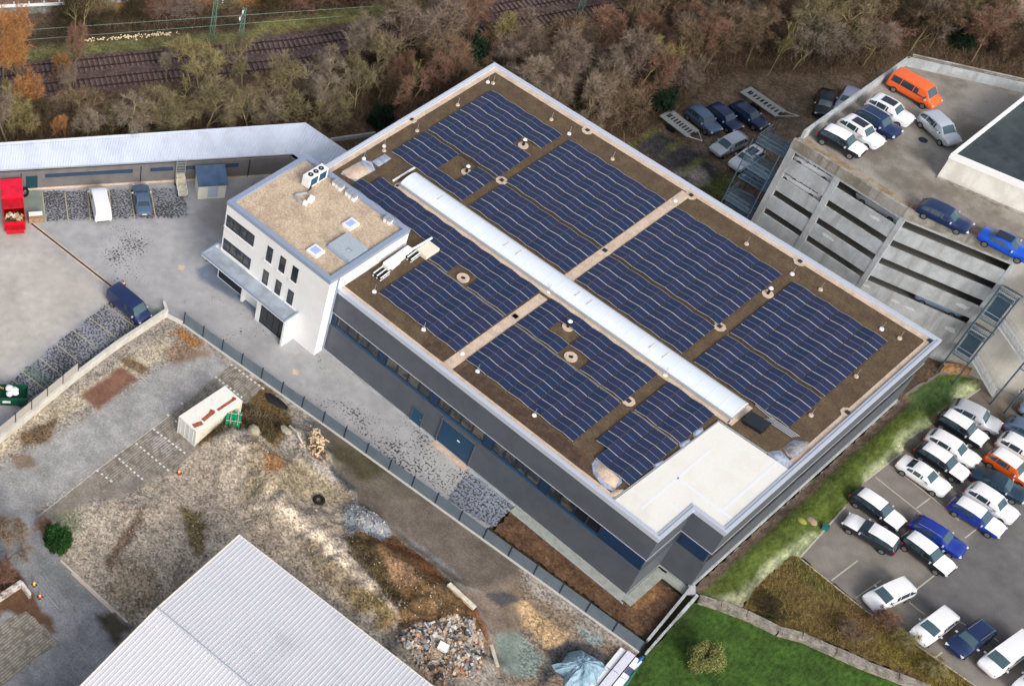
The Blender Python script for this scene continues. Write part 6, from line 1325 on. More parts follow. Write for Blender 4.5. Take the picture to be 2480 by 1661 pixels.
# ruin and low roof at the lower left
ru = empty('ruined_wall', (0, 0, 0), 0, 'broken white garden wall at the lower left frame edge', 'wall')
part('wall', M('ruin_white', S(218, 214, 210), .9, c2=S(150, 130, 116), sc=1.8, fine=.08), ru, lambda k: (k.wall(G('03', -150, 930), G('03', 185, 705), -.05, .9, .3), k.wall(G('03', 185, 705), G('03', 260, 810), -.05, .8, .25)))
# white barrier, catenary masts and rails
tag(part('road_barrier', m_white, None, lambda k: (k.wall(G('00', -500, 75, .8), G('00', 1150, 5, .8), .55, .95, .12), [k.box(G('00', a_, 48-a_*.04, .3), (.15, .15, .8)) for a_ in range(-400, 1150, 130)])), 'white road barrier along the top left edge', 'barrier')
def mast(q, h, arm, label):
    r = empty('catenary_mast', q, 0, label, 'mast', 'railway catenary masts'); mg = M('mast_green', S(96, 124, 112), .6, fine=.1)
    def mm(k):
        for s_ in (-.28, .28):
            k.tube([(s_, s_*.5, 0), (s_*.6, s_*.3, h)], .07, 5)
        n_ = 9
        for i in range(n_): f0, f1 = i/n_, (i+1)/n_; k.tube([(-.28+.11*f0, 0, h*f0), (.28-.11*f1, 0, h*f1)], .035, 4); k.tube([(.28-.11*f0, 0, h*f0), (-.28+.11*f1, 0, h*f1)], .035, 4)
    part('lattice', mg, r, mm); part('arm', m_alu, r, lambda k: (k.tube([(0, 0, h*.95), Vector(arm)+Vector((0, 0, h*.95))], .05, 5), k.tube([(0, 0, h*.7), Vector(arm)+Vector((0, 0, h*.92))], .04, 5)))
    part('insulator', m_white, r, lambda k: [k.tube([Vector(arm)*f+Vector((0, 0, h*.95)), Vector(arm)*f+Vector((0, 0, h*.95+.35))], .1, 7) for f in (.35, .95)]); return r
mast(Vector((-31.4, -12.8, -.05)), 8.2, (2.6, -1.6, 0), 'green lattice railway mast with white insulators at the top left')
mast(Vector((-28.6, -10.6, -.05)), 5.2, (1.2, -2, 0), 'short grey railway mast in front of the green lattice one'); mast(Vector((-5.9, 26.9, -.05)), 8.2, (2.6, -1.6, 0), 'green lattice railway mast at the top middle edge')
def wire(pts, label, r_=.02):
    tag(part('overhead_wire', M('wire_green', S(120, 150, 138), .6), None, lambda k: k.tube(pts, r_, 5)), label, 'wire', 'overhead railway wires')
def lineat(ta, a, b, tb, c, d, z, ext=1.0):
    p, q_ = G(ta, a, b, z), G(tb, c, d, z); return [p-(q_-p)*ext, p, q_, q_+(q_-p)*ext]
wire(lineat('00', 460, 245, '00', 1850, 150, 6.5), 'upper green overhead wire crossing the dark bank at the top left'); wire(lineat('00', 700, 310, '00', 1840, 225, 5.2), 'lower green overhead wire crossing above the pale stones at the top left')
trk1 = [(-66, -84), (-52, -55.5), (-36.9, -27.8), (-26.5, -9.85), (-22.7, -2.9), (-12.4, 20.6), (-1.5, 48), (9, 80)]
def smooth_poly(p, n=8):
    p = [Vector((*q, 0)) for q in p]; R_ = []
    for i in range(len(p)-1):
        p0, p1, p2, p3 = p[max(i-1, 0)], p[i], p[i+1], p[min(i+2, len(p)-1)]
        for j in range(n):
            t = j/n; R_.append(.5*((2*p1)+(p2-p0)*t+(2*p0-5*p1+4*p2-p3)*t*t+(3*p1-p0-3*p2+p3)*t**3))
    return R_+[p[-1]]
def offline(pts, d):
    R_ = []
    for i, p in enumerate(pts):
        t = (pts[min(i+1, len(pts)-1)]-pts[max(i-1, 0)]).normalized(); R_.append(p+Vector((t.y, -t.x, 0))*d)
    return R_
base = smooth_poly(trk1)
for d, lb in ((0, 'railway track farther from the hall, next to the green strip'), (3.75, 'railway track nearer the hall, mostly behind bare trees')):
    ct = offline(base, d); r = empty('railway_track', (0, 0, 0), 0, lb, 'railway track', 'railway tracks')
    for s_ in (-.75, .75):
        pts = [p+Vector((0, 0, .2)) for p in offline(ct, s_)]; part('rail', M('rail_rust', S(70, 44, 40), .6, .3, fine=.1), r, lambda k: k.tube(pts, .075, 4))
    sl = MB(); acc = 0
    for p, q_ in zip(ct[:-1], ct[1:]):
        L = (q_-p).length; t = 0
        while acc+t < L and True:
            c2 = p+(q_-p)*((acc+t)/L); sl.box((c2.x, c2.y, .06), (2.5, .26, .16), math.atan2((q_-p).y, (q_-p).x)+math.pi/2); t += .65
        acc = acc+t-L
    sl.build('sleepers', M('sleeper', S(112, 96, 88), .9, c2=S(92, 80, 76), sc=2, fine=.2), r)['kind'] = 'stuff'
st_ = MB(); r7 = random.Random(8)
for i in range(150):
    f = r7.random(); q_ = G('00', 700+820*f, 356-68*f); st_.blob((q_.x+r7.gauss(0, .2), q_.y+r7.gauss(0, .2), .06), r7.uniform(.06, .15), 1, 1, .6, .3, i, 1)
tag(st_.build('edge_stones', M('stone_cream', S(226, 206, 170), .9, fine=.15)), 'row of pale loose stones along the railway at the top left', 'stones', kind='stuff')
tag(part('low_wall', m_conc, None, lambda k: k.wall(G('10', 640, 1203, .3), G('10', 1030, 1148, .3), -.05, .4, .25)), 'pale low wall between the shed corner and the rear left hall wall', 'wall')
# little things by the grass bank
q = G('33', 345, 155); k = MB(); k.blob((0, 0, .25), .48, 1.2, .8, .6, .2, 4, 2); o = k.build('garden_sack', M('sack_olive', S(140, 138, 58), .8, fine=.1, world=False), smooth=True); o.location = q; tag(o, 'olive yellow sack at the edge of the grass bank', 'sack')
q = G('33', 435, 150); k = MB(); k.blob((0, 0, .2), .5, 1.2, .8, .6, .25, 6, 2); o = k.build('boulder', M('boulder_pink', S(150, 128, 110), .9, fine=.15, world=False), smooth=True); o.location = q; tag(o, 'pinkish boulder beside the olive sack on the grass bank', 'boulder')
q = G('33', 555, 210); tag(part('grit_bin', M('bin_teal', S(28, 96, 96), .6), None, lambda k: (k.box((q.x, q.y, .22), (.55, .4, .44), .5), k.box((q.x, q.y, .47), (.62, .46, .06), .5))), 'small teal bin at the corner of the car park', 'bin')
tag(part('timber_retaining_box', M('timber_orange', S(168, 130, 92), .9, c2=S(120, 88, 60), sc=3, fine=.15), None, lambda k: k.wall(G('32', 1550, 270), G('32', 1790, 300), -.05, .9, .5)), 'wooden retaining box at the top of the grass bank under the stairs', 'retaining box')
# ------------------------------------------------------------------ trees and plants
m_bark = M('bark', S(128, 112, 88), .95, c2=S(120, 112, 74), sc=1.2, fine=.15, world=False); m_barkp = M('bark_pale', S(168, 158, 118), .95, c2=S(140, 128, 92), sc=1.5, fine=.15, world=False); m_barkd = M('bark_dark', S(72, 60, 50), .95, fine=.15, world=False)
def twm(name, a, b): return M(name, a, .95, c2=b, sc=.5, lo=.35, hi=.65, fine=.25, fsc=3, spec=.1)
TW = dict(olive=twm('twigs_olive', S(142, 130, 102), S(112, 104, 76)), grey=twm('twigs_grey', S(150, 138, 122), S(122, 108, 92)), mauve=twm('twigs_mauve', S(138, 122, 110), S(116, 102, 90)), brown=twm('twigs_brown', S(132, 112, 92), S(108, 92, 72)),
          red=twm('twigs_red', S(142, 110, 94), S(120, 92, 76)), orange=twm('twigs_orange', S(186, 134, 84), S(158, 114, 76)), pink=twm('twigs_pink', S(152, 136, 120), S(130, 114, 98)), yellow=twm('twigs_yellow', S(158, 146, 102), S(126, 116, 78)), dark=twm('twigs_dark', S(84, 72, 54), S(66, 62, 42)))
LF = dict(green=twm('leaves_green', S(46, 80, 38), S(30, 56, 28)), deep=twm('leaves_deep', S(44, 66, 48), S(34, 52, 36)), dry=twm('leaves_dry', S(136, 136, 84), S(104, 110, 62)))
def grow(seed, h, r, up=.5, lim=6, twigs=2600, tl=.9, tw=.022, multi=1, low=.25):
    """bare tree: tapered trunk with limbs (mesh 1) and a cloud of twigs carried by the branches (mesh 2)"""
    R_ = random.Random(seed); T = MB(); tips = []
    def br(p, d, L, rad, dep):
        n = 3 if dep else 4; pts = [p]; q = p; dd_ = d
        for i in range(n):
            dd_ = (dd_+Vector((R_.gauss(0, .16), R_.gauss(0, .16), R_.gauss(.03, .10)))).normalized(); q = q+dd_*(L/n); pts.append(q)
        T.tube(pts, rad, 5 if dep < 2 else 3, 0, rad*.45, caps=False)
        if dep >= 3: tips.append((pts[1], pts[-1], dd_)); return
        tips.append((pts[2], pts[-1], dd_))
        k_ = lim if dep == 0 else R_.randint(3, 4)
        for i in range(k_):
            f = R_.uniform(low if dep == 0 else .3, 1.0); j = min(n-1, int(f*n)); b_ = pts[j].lerp(pts[j+1], f*n-j)
            a_ = R_.uniform(0, 6.283) if dep else 6.283*i/k_+R_.uniform(-.4, .4)
            u = dd_.orthogonal().normalized(); w = dd_.cross(u); out = u*math.cos(a_)+w*math.sin(a_)
            nd_ = (dd_*up+out*(1-up*.4)+Vector((0, 0, .25))).normalized(); br(b_, nd_, L*R_.uniform(.48, .72)*(1-.25*f if dep == 0 else 1), rad*.55, dep+1)
    for s_ in range(multi):
        a_ = 6.283*s_/multi+R_.uniform(-.3, .3); l_ = .08 if multi == 1 else .42
        br(Vector((math.cos(a_)*.15*(multi > 1), math.sin(a_)*.15*(multi > 1), -.1)), Vector((math.cos(a_)*l_, math.sin(a_)*l_, 1)).normalized(), h*.66, .035*h*.55/(1 if multi == 1 else 1.5), 0)
    mx = max(math.hypot(v[0], v[1]) for v in T.v); mz = max(v[2] for v in T.v); fx, fz = r*.92/mx, h*.95/mz
    T.v = [(v[0]*fx, v[1]*fx, v[2]*fz if v[2] > 0 else v[2]) for v in T.v]
    sc_ = lambda v: Vector((v.x*fx, v.y*fx, v.z*fz))
    n = twigs; C = MB(); V = []; F = []
    rs = np.random.RandomState(seed); wts = np.array([(sc_(b)-sc_(a)).length+.3 for a, b, _ in tips]); ix = rs.choice(len(tips), n, p=wts/wts.sum())
    for i in range(n):
        a, b, d = tips[ix[i]]; p = sc_(a.lerp(b, R_.random()**.7)); nd_ = (Vector((d.x, d.y, d.z*.8))*.55+Vector((R_.gauss(0, .55), R_.gauss(0, .55), R_.gauss(.18, .5)))).normalized()
        L = tl*R_.uniform(.5, 1.25); s_ = nd_.cross(Vector((R_.gauss(0, 1), R_.gauss(0, 1), R_.gauss(0, 1)))).normalized()*tw; bend = Vector((R_.gauss(0, .12), R_.gauss(0, .12), R_.gauss(0, .12)))*L
        m_ = p+nd_*L*.5+bend*.5; e_ = p+nd_*L+bend*1.4; o_ = len(V); V += [p-s_, p+s_, m_+s_*.7, m_-s_*.7, e_]; F += [(o_, o_+1, o_+2, o_+3), (o_+3, o_+2, o_+4)]
    C.v = [tuple(v) for v in V]; C.f = [list(f) for f in F]; C.m = [0]*len(F)
    return T, C
PROTO = {}
def proto(name, bark, *a, **k):
    T, C = grow(*a, **k); t = T.build('trunk', bark, smooth=True); c = C.build('crown', TW['olive']); PROTO[name] = (t.data, c.data); bpy.data.objects.remove(t); bpy.data.objects.remove(c)
proto('spread', m_barkp, 1, 10, 5, up=.45, lim=7, twigs=3700, tl=.85); proto('spread2', m_barkp, 2, 10, 5, up=.5, lim=6, twigs=3500, tl=.95)
proto('tall', m_bark, 3, 12, 4.2, up=.9, lim=9, twigs=4600, tl=.9, tw=.02); proto('tall2', m_bark, 4, 12, 4.5, up=.8, lim=8, twigs=4400, tl=1.0, tw=.02)
proto('bushy', m_barkd, 5, 6, 3.2, up=.5, lim=5, twigs=3600, tl=.7, multi=5, low=.1); proto('bushy2', m_barkd, 6, 6, 3.4, up=.6, lim=5, twigs=3400, tl=.8, multi=4, low=.1)
proto('mid', m_bark, 7, 9, 4, up=.6, lim=7, twigs=3900, tl=.9); proto('thin', m_barkp, 8, 9, 2.2, up=.9, lim=5, twigs=500, tl=.7)
def leafball(seed, r, h, n, s, bark):
    R_ = random.Random(seed); T = MB(); C = MB(); V = []; F = []
    for i in range(6):
        a = 1.05*i; T.tube([(0, 0, -.05), (math.cos(a)*r*.3, math.sin(a)*r*.3, h*.45), (math.cos(a)*r*.6, math.sin(a)*r*.6, h*.75)], .06, 5, 0, .02)
    cl = []
    for _ in range(70):
        a_ = R_.uniform(0, 6.283); f_ = R_.random()**.5*.72; zz = R_.uniform(.12, .9-.35*f_*f_); cl.append((math.cos(a_)*f_*(1-.3*abs(zz-.4)), math.sin(a_)*f_*(1-.3*abs(zz-.4)), zz, R_.uniform(.16, .3)))
    for i in range(n):
        cx, cy, cz, cr = R_.choice(cl); d = Vector((R_.gauss(0, 1), R_.gauss(0, 1), R_.gauss(0, 1))).normalized()*cr*R_.random()**.35
        p = Vector(((cx+d.x), (cy+d.y), cz+d.z*.8)); 
        if p.x*p.x+p.y*p.y > 1.15: p *= .9
        p = Vector((p.x*r, p.y*r, max(.05, p.z*h))); u = Vector((R_.gauss(0, 1), R_.gauss(0, 1), R_.gauss(0, .7))).normalized(); w = u.orthogonal().normalized(); o_ = len(V); k_ = s*R_.uniform(.6, 1.3)
        V += [p-u*k_, p+w*k_*.5, p+u*k_, p-w*k_*.5]; F.append((o_, o_+1, o_+2, o_+3))
    C.v = [tuple(v) for v in V]; C.f = [list(f) for f in F]; C.m = [0]*len(F); return T, C
for nm, a in (('bush', (11, 1.9, 2.6, 9000, .12)), ('ever', (12, 2.4, 4.5, 4200, .16)), ('drybush', (13, 2.3, 3.6, 9000, .085))):
    T, C = leafball(*a, m_barkd); t = T.build('trunk', m_barkd); c = C.build('crown', LF['green']); PROTO[nm] = (t.data, c.data); bpy.data.objects.remove(t); bpy.data.objects.remove(c)
PH = dict(spread=(10, 5), spread2=(10, 5), tall=(12, 4.2), tall2=(12, 4.5), bushy=(6, 3.2), bushy2=(6, 3.4), mid=(9, 4), thin=(9, 2.2), bush=(2.6, 1.9), ever=(4.5, 2.4), drybush=(3.6, 2.3))
rt = random.Random(77); PLACED = []
def tree(x, y, kind, col, h, r, label, group=None, name='bare_tree', cat='tree', z=-.05):
    root = empty(name, (x, y, z), rt.uniform(0, 6.28), label, cat, group); ph, pr = PH[kind]; root.scale = (r/pr, r/pr, h/ph)
    for nm, me in zip(('trunk', 'crown'), PROTO[kind]):
        o = bpy.data.objects.new(nm, me); COL.objects.link(o); o.parent = root
        if nm == 'crown': o.material_slots[0].link = 'OBJECT'; o.material_slots[0].material = TW.get(col) or LF[col]
    PLACED.append((x, y)); return root
def tpx(t, a, b, kind, col, h, r, label, group=None, f=.55, **k):
    q = G(t, a, b, h*f); return tree(q.x, q.y, kind, col, h, r, label, group, **k)
TG = 'bare trees between railway and buildings'
tpx('00', 190, 420, 'tall2', 'orange', 12, 4.6, 'large orange brown bare tree at the left frame edge', TG)
tpx('00', 20, 300, 'tall', 'orange', 12, 4.0, 'orange brown tree cut by the left frame edge behind the large orange one', TG)
tpx('00', 250, 780, 'bushy2', 'orange', 6, 2.6, 'bright orange bush below the large orange tree', TG, cat='bush', name='bare_bush'); tpx('00', 530, 560, 'bushy', 'orange', 5, 1.8, 'small orange bush between the large orange tree and the reddish one', TG, cat='bush', name='bare_bush'); tpx('00', 530, 1070, 'bushy', 'orange', 3.6, 1.5, 'small orange shrub right above the long shed roof', TG, cat='bush', name='bare_bush')
tpx('00', 640, 430, 'tall', 'red', 10, 2.3, 'narrow reddish bare tree left of the visible rails', TG); tpx('00', 640, 720, 'mid', 'mauve', 7, 2.2, 'small mauve tree below the narrow reddish one', TG)
tpx('00', 60, 1000, 'mid', 'mauve', 8, 3.4, 'dark mauve tree at the left frame edge above the shed', TG); tpx('00', 330, 960, 'bushy', 'dark', 4, 3.0, 'dark shrub in the shade below the bright orange bush', TG, cat='bush', name='bare_bush')
tpx('00', 1760, 600, 'spread', 'yellow', 8.5, 5.4, 'wide lichen yellow bare tree in front of the rails', TG); tpx('00', 2120, 500, 'spread2', 'olive', 8, 3.4, 'olive bare tree with forked limbs right of the wide lichen yellow one', TG)
tpx('00', 1130, 960, 'spread2', 'grey', 6.5, 4.8, 'spreading grey bare tree above the middle of the shed roof', TG); tpx('00', 760, 1030, 'spread', 'grey', 5, 3.2, 'low grey tree beside the small orange shrub', TG); tpx('00', 1480, 1020, 'bushy2', 'olive', 5, 3.2, 'olive shrub right of the spreading grey tree', TG, cat='bush', name='bare_bush')
tpx('00', 1800, 930, 'mid', 'olive', 7, 4.2, 'olive bare tree below the wide lichen yellow one', TG); tpx('00', 2170, 900, 'spread', 'olive', 7, 4.0, 'olive bare tree above the right third of the shed roof', TG); tpx('00', 1450, 560, 'tall2', 'grey', 5, 1.8, 'small pale mauve tree at the rails, left of the wide lichen yellow one', TG)
tpx('10', 180, 640, 'mid', 'olive', 7.5, 3.8, 'olive tree in front of the rails right of the two forked ones', TG); tpx('10', 810, 320, 'tall2', 'grey', 10, 4.2, 'tall grey olive tree hiding the rails left of the mauve pair', TG); tpx('10', 560, 560, 'spread', 'grey', 6, 2.8, 'small grey tree in front of the tall grey olive one', TG)
tpx('10', 1000, 520, 'mid', 'olive', 8, 3.0, 'olive tree between the tall grey olive one and the mauve pair', TG); tpx('10', 600, 770, 'spread2', 'grey', 7, 3.4, 'pale grey spreading tree above the shed corner', TG); tpx('10', 900, 720, 'spread', 'olive', 7, 3.6, 'spreading olive tree left of the pale trunk by the hall', TG)
tpx('10', 660, 980, 'bushy2', 'olive', 5, 3.2, 'rounded olive bush just behind the shed corner', TG, cat='bush', name='bare_bush'); tpx('10', 330, 920, 'bushy', 'olive', 5, 3.4, 'olive bush above the right end of the shed roof', TG, cat='bush', name='bare_bush'); tpx('10', 60, 960, 'bushy2', 'grey', 5, 3.2, 'grey bush above the shed roof below the forked trees', TG, cat='bush', name='bare_bush')
tpx('10', 1300, 260, 'tall', 'mauve', 13, 4.6, 'tall mauve tree, left one of the pair behind the hall', TG); tpx('10', 1730, 220, 'tall2', 'mauve', 13, 5.2, 'tall mauve tree, right one of the pair behind the hall', TG); tpx('10', 1530, 520, 'tall', 'brown', 10, 3.8, 'brown tree standing in front of the tall mauve pair', TG); tpx('10', 1290, 600, 'mid', 'red', 7, 2.4, 'reddish tree above the pale thin trunk', TG)
tpx('10', 1300, 780, 'thin', 'yellow', 8, 1.4, 'thin pale yellow trunk beside the rear left roof edge', TG, f=.45); tpx('10', 1090, 980, 'ever', 'deep', 3, 2.0, 'dark green bush beside the shed corner near the hall', TG, cat='bush', name='evergreen_bush'); tpx('10', 1880, 470, 'ever', 'deep', 5.5, 2.2, 'dark green evergreen left of the rear roof corner', TG, name='evergreen_tree')
tpx('10', 1750, 560, 'bushy', 'brown', 5, 3.4, 'brown bush behind the rear left roof edge near the corner', TG, cat='bush', name='bare_bush'); tpx('10', 2150, 280, 'mid', 'yellow', 7, 2.8, 'yellowish bare tree above the rear roof corner', TG); tpx('10', 2200, 460, 'bushy', 'dark', 5, 3.2, 'dark olive bush right above the rear roof corner', TG, cat='bush', name='bare_bush')
tpx('20', 1200, 520, 'spread2', 'yellow', 8, 3.6, 'fan shaped yellow olive tree in the middle of the thicket', TG); tpx('20', 870, 660, 'spread', 'grey', 8, 3.6, 'pale grey tree left of the fan shaped yellow olive one', TG); tpx('20', 700, 300, 'mid', 'red', 8, 3.8, 'red brown tree below the railway mast at the top middle', TG); tpx('20', 420, 440, 'mid', 'pink', 8, 3.6, 'pinkish brown tree left of the red brown one', TG)
tpx('20', 660, 800, 'bushy2', 'dark', 5, 3.4, 'dark green brown bush by the rear long roof edge', TG, cat='bush', name='bare_bush'); tpx('20', 1060, 900, 'bushy', 'brown', 6, 3.6, 'brown bush between roof edge and the fan shaped tree', TG, cat='bush', name='bare_bush'); tpx('20', 1330, 850, 'ever', 'deep', 3, 1.8, 'small dark green bush left of the slotted trailer', TG, cat='bush', name='evergreen_bush')
tpx('30', 560, 170, 'spread', 'olive', 11, 5.2, 'tall tree with pale ivy clad limbs at the top right', TG); tpx('30', 860, 180, 'spread2', 'olive', 10, 5, 'wide olive tree right of the one with pale limbs', TG); tpx('30', 190, 400, 'thin', 'yellow', 8, 1.6, 'thin leaning olive trunk above the dirt lot', TG); tpx('30', 1800, 270, 'ever', 'deep', 4, 2.0, 'green ivy covered bush on the bare slope at the top right', TG, cat='bush', name='evergreen_bush')
# the rest of the thicket
wood = GL('10', [(1130, 480), (1080, 300), (1600, 150)])+GL('20', [(0, 470), (700, 480), (900, 320), (1080, -300), (2281, -700)])+GL('30', [(1300, -700), (1550, 60), (1650, 160), (2000, 330), (2700, 420), (2700, 700), (2281, 690), (1240, 500), (1000, 640), (700, 640), (200, 640)])+GL('20', [(1950, 620), (1450, 900), (1270, 1080), (1080, 1240)])+[(11, 2.2), (-1.2, 2.2), (-2.2, -4), (-2.2, -9.5), (-6.4, -10.4), (-6.8, -3.3)]
wood2 = GL('00', [(-500, 1250), (-500, 1080), (560, 1040), (1100, 1000), (1700, 950), (2281, 900)])+GL('10', [(480, 800), (800, 640), (1000, 480), (1300, 900), (1000, 1070), (560, 1020), (440, 990), (0, 1030)])+GL('00', [(1200, 1150)])
def fill(poly, n, dmin, kinds, hr, lab, seed, cols):
    r8 = random.Random(seed); xs = [p[0] for p in poly]; ys = [p[1] for p in poly]; c = 0; tr_ = 0
    while c < n and tr_ < n*60:
        tr_ += 1; x, y = r8.uniform(min(xs), max(xs)), r8.uniform(min(ys), max(ys))
        if float(sdist(np.array([x]), np.array([y]), poly)[0]) < 1.0: continue
        if any((x-a)**2+(y-b)**2 < dmin*dmin for a, b in PLACED): continue
        if -1.5 < x < 54 and -40 < y < 1.8: continue
        kd = r8.choice(kinds); h = r8.uniform(*hr)*(.62 if kd.startswith('bushy') else 1); r = PH[kd][1]*r8.uniform(.75, 1.05); col = r8.choice(cols); bush = kd.startswith('bushy')
        cn = dict(olive='olive', grey='grey', mauve='mauve', brown='brown', red='red brown', pink='pinkish', dark='dark brown', yellow='yellowish')[col]
        hw_ = ('tall' if h > hr[0]+.6*(hr[1]-hr[0]) else 'middling' if h > hr[0]+.25*(hr[1]-hr[0]) else 'low') if not bush else ('broad' if r > PH[kd][1]*.92 else 'small')
        tree(x, y, kd, col, h, r, '%s %s %s %s' % (hw_, cn, 'bush' if bush else 'tree', zone(x, y, lab)), TG, name='bare_bush' if bush else 'bare_tree', cat='bush' if bush else 'tree'); c += 1
def pix(x, y, z=0):
    d = np.array([x, y, z])-CAM; w_ = d@FWD; return PCX+FPX*(d@RGT)/w_, PCY-FPX*(d@UPV)/w_
def zone(x, y, lab):
    px, py = pix(x, y, 3)
    if lab != 'wood': return 'in %s, %s' % (lab, 'left part' if px < (360 if 'belt' in lab else 260) else 'right part' if px > (640 if 'belt' in lab else 480) else 'middle part')
    row = 'at the top edge' if py < 70 else 'midway in the thicket' if py < 200 else 'on the near thicket side'
    z_ = ('left of the roof corner' if px < 1080 else 'behind the roof corner' if px < 1300 else 'behind the long roof edge' if px < 1500 else 'above the dark cars' if px < 1750 else 'above the dirt lot' if px < 1960 else 'above the orange van' if px < 2200 else 'at the right frame edge')
    return '%s, %s' % (row, z_)
fill(wood, 150, 2.4, ['mid', 'spread', 'spread2', 'bushy', 'bushy2', 'tall', 'tall2', 'mid'], (6, 9.5), 'wood', 5, ['brown', 'brown', 'mauve', 'olive', 'red', 'grey', 'brown', 'pink'])
fill(wood2, 30, 2.0, ['mid', 'bushy', 'bushy2', 'spread', 'bushy'], (4.5, 7), 'the belt between shed and railway', 9, ['olive', 'grey', 'brown', 'olive', 'dark', 'yellow'])
bank = GL('00', [(450, 300), (480, 120), (1100, 90), (1860, 40), (2281, 20), (2281, 200), (1700, 250), (900, 310)])+GL('10', [(500, 0), (1000, -60), (1000, 60), (400, 130)])
fill(bank, 26, 1.9, ['bushy', 'bushy2'], (4, 6.5), 'the dark bank beyond the railway', 13, ['dark', 'dark', 'brown', 'olive', 'red', 'mauve'])
tpx('00', 640, 80, 'tall', 'dark', 9, 2.2, 'dark upright tree beyond the railway at the top left', TG); tpx('00', 720, 60, 'thin', 'dark', 9, 1.8, 'thin dark tree beyond the railway at the top left', TG)
byl = {}
for o in list(COL.objects):
    if o.parent is None and o.get('group') == TG: byl.setdefault(o['label'], []).append(o)
ORDL = ['leftmost', 'second', 'third', 'fourth', 'fifth', 'sixth', 'seventh', 'eighth', 'ninth']
for l_, os_ in byl.items():
    if len(os_) > 1:
        os_.sort(key=lambda o: pix(o.location.x, o.location.y, 3)[0])
        for i, o in enumerate(os_): o['label'] = l_+(', left one' if i == 0 else ', right one') if len(os_) == 2 else l_+(', leftmost' if i == 0 else ', %s from left' % ORDL[i])
# single plants near the yards
tpx('03', 500, 300, 'bush', 'green', 2.5, 1.6, 'dense round green bush beside the lane', f=.4, name='green_bush', cat='bush', z=0); tpx('03', 375, 205, 'bushy', 'red', 2.2, 1.3, 'small reddish brown shrub behind the green bush', f=.4, name='bare_bush', cat='bush', z=0)
tpx('03', 30, 430, 'mid', 'pink', 6, 3.0, 'pinkish bare tree at the left frame edge above the ruined wall', f=.4, z=0); tpx('03', -10, 640, 'bushy2', 'red', 3.5, 2.4, 'reddish bare bush behind the ruined wall', f=.35, name='bare_bush', cat='bush', z=0)
tpx('33', 1075, 1000, 'bushy', 'red', 2.4, 1.5, 'reddish bare shrub on the meadow edge beside the white people carrier', f=.3, name='bare_bush', cat='bush', z=0); tpx('23', 1680, 1340, 'drybush', 'dry', 3.2, 1.8, 'pale olive round bush standing on the green lawn', f=.4, name='round_bush', cat='bush', z=0)
for a, b, c_, lb in ((1250, 1160, 'yellow', 'yellowish low shrub on the meadow below the white people carrier pair'), (1500, 1420, 'yellow', 'yellow olive shrub at the lower tip of the meadow'), (800, 1100, 'brown', 'low brown shrub in the middle of the meadow'), (100, 900, 'dark', 'dark low shrub at the upper end of the stone wall')):
    tpx('33', a, b, 'bushy2', c_, 1.5, 1.7, lb, f=.4, name='bare_bush', cat='bush', z=0)
# ------------------------------------------------------------------ ground cover
def cover(name, polys, n, L, w_, mats, label, seed, hf=None, lean=.6, z=0):
    rs = np.random.RandomState(seed); V = []; F = []; MI = []
    for poly in polys:
        A = np.array(poly); m_ = n//len(polys); p = np.stack([rs.uniform(A[:, 0].min(), A[:, 0].max(), m_*3), rs.uniform(A[:, 1].min(), A[:, 1].max(), m_*3)], 1); p = p[sdist(p[:, 0], p[:, 1], poly) > .1][:m_]
        hz = hf(p[:, 0], p[:, 1]) if hf else np.zeros(len(p)); cl = fbm(p[:, 0], p[:, 1], .4, seed, 3)
        for (x, y), h_, c_ in zip(p, hz, cl):
            l_ = L*rs.uniform(.4, 1.3)*(.5+c_); a = rs.uniform(0, 6.283); o_ = len(V); dx, dy = math.cos(a)*w_, math.sin(a)*w_
            V += [(x-dx, y-dy, z+h_), (x+dx, y+dy, z+h_), (x+rs.normal(0, lean)*l_, y+rs.normal(0, lean)*l_, z+h_+l_)]; F.append((o_, o_+1, o_+2)); MI.append(int(rs.randint(len(mats))))
    k = MB(); k.v = V; k.f = [list(f) for f in F]; k.m = MI; o = k.build(name, mats); return tag(o, label, None, kind='stuff')
lv = lambda n, c: M(n, c, .9, fine=.2, fsc=2)
cover('undergrowth', [wood, wood2], 60000, 1.0, .024, [TW['brown'], TW['dark'], TW['olive'], TW['red']], 'tangled brown undergrowth below the bare trees', 21, z=-.05, lean=.5)
cover('undergrowth', [bank], 9000, .8, .025, [TW['dark'], LF['deep'], TW['brown'], TW['red']], 'dark undergrowth on the bank beyond the railway', 22, z=-.05, lean=.5)
cover('grass_tufts', [bankp], 9000, .08, .02, [lv('blade_green', S(76, 98, 40)), lv('blade_light', S(120, 132, 66)), lv('blade_dark', S(52, 74, 34))], 'grass growing on the bank beside the hall', 23, bankh)
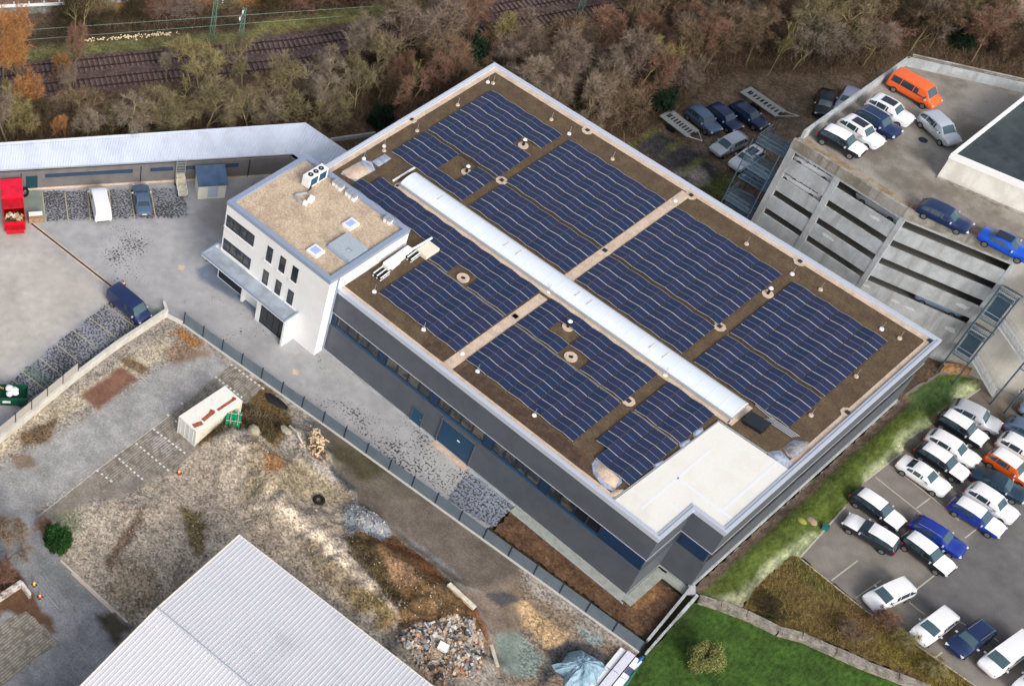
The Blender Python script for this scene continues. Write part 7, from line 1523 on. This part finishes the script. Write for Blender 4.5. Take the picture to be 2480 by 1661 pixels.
cover('grass_tufts', [lawnp], 14000, .10, .02, [lv('lawn_green', S(66, 96, 38)), lv('lawn_light', S(84, 112, 46)), lv('lawn_dark', S(46, 72, 30))], 'grass growing on the green lawn at the bottom right', 24)
cover('meadow_growth', [meadp], 13000, .26, .025, [lv('dry_tan', S(146, 120, 78)), lv('dry_olive', S(110, 104, 56)), lv('dry_brown', S(96, 74, 50)), lv('dry_yellow', S(150, 138, 62))], 'dry grass and weeds on the rough meadow', 25)
weeds = GL('02', [(2060, 560), (2240, 600), (2281, 780), (1980, 900), (1800, 920)]); weeds2 = GL('13', [(760, 340), (1080, 560), (1300, 900), (1180, 980), (760, 500)], .8)
cover('weeds', [weeds, weeds2, GL('12', [(-60, 560), (60, 640), (230, 700), (250, 820), (100, 980), (-60, 800)])], 5000, .3, .03, [TW['dark'], TW['olive'], TW['brown']], 'dark weeds on the soil heaps of the building site', 26, siteh)
# ------------------------------------------------------------------ put every thing's origin at its own base
bpy.context.view_layer.update()
shared = {}
for o in bpy.data.objects: 
    if o.type == 'MESH': shared[o.data] = shared.get(o.data, 0)+1
for o in list(bpy.data.objects):
    if o.parent is None and o.location.length < 1e-6 and o.type in ('EMPTY', 'MESH') and o.name not in ('sun', 'camera', 'terrain'):
        if o.type == 'MESH':
            if shared[o.data] > 1: continue
            c = np.zeros(len(o.data.vertices)*3); o.data.vertices.foreach_get('co', c); c = c.reshape(-1, 3)
            if not len(c): continue
            q = Vector(((c[:, 0].min()+c[:, 0].max())/2, (c[:, 1].min()+c[:, 1].max())/2, c[:, 2].min())); o.data.transform(Matrix.Translation(-q)); o.location = q
            for ch in o.children: ch.location -= q
        else:
            pts = [ch.matrix_world @ Vector(b) for ch in o.children if ch.type == 'MESH' for b in ch.bound_box]
            if not pts: continue
            q = Vector(((min(p.x for p in pts)+max(p.x for p in pts))/2, (min(p.y for p in pts)+max(p.y for p in pts))/2, min(p.z for p in pts))); o.location = q
            for ch in o.children: ch.location -= q
bpy.context.view_layer.update()
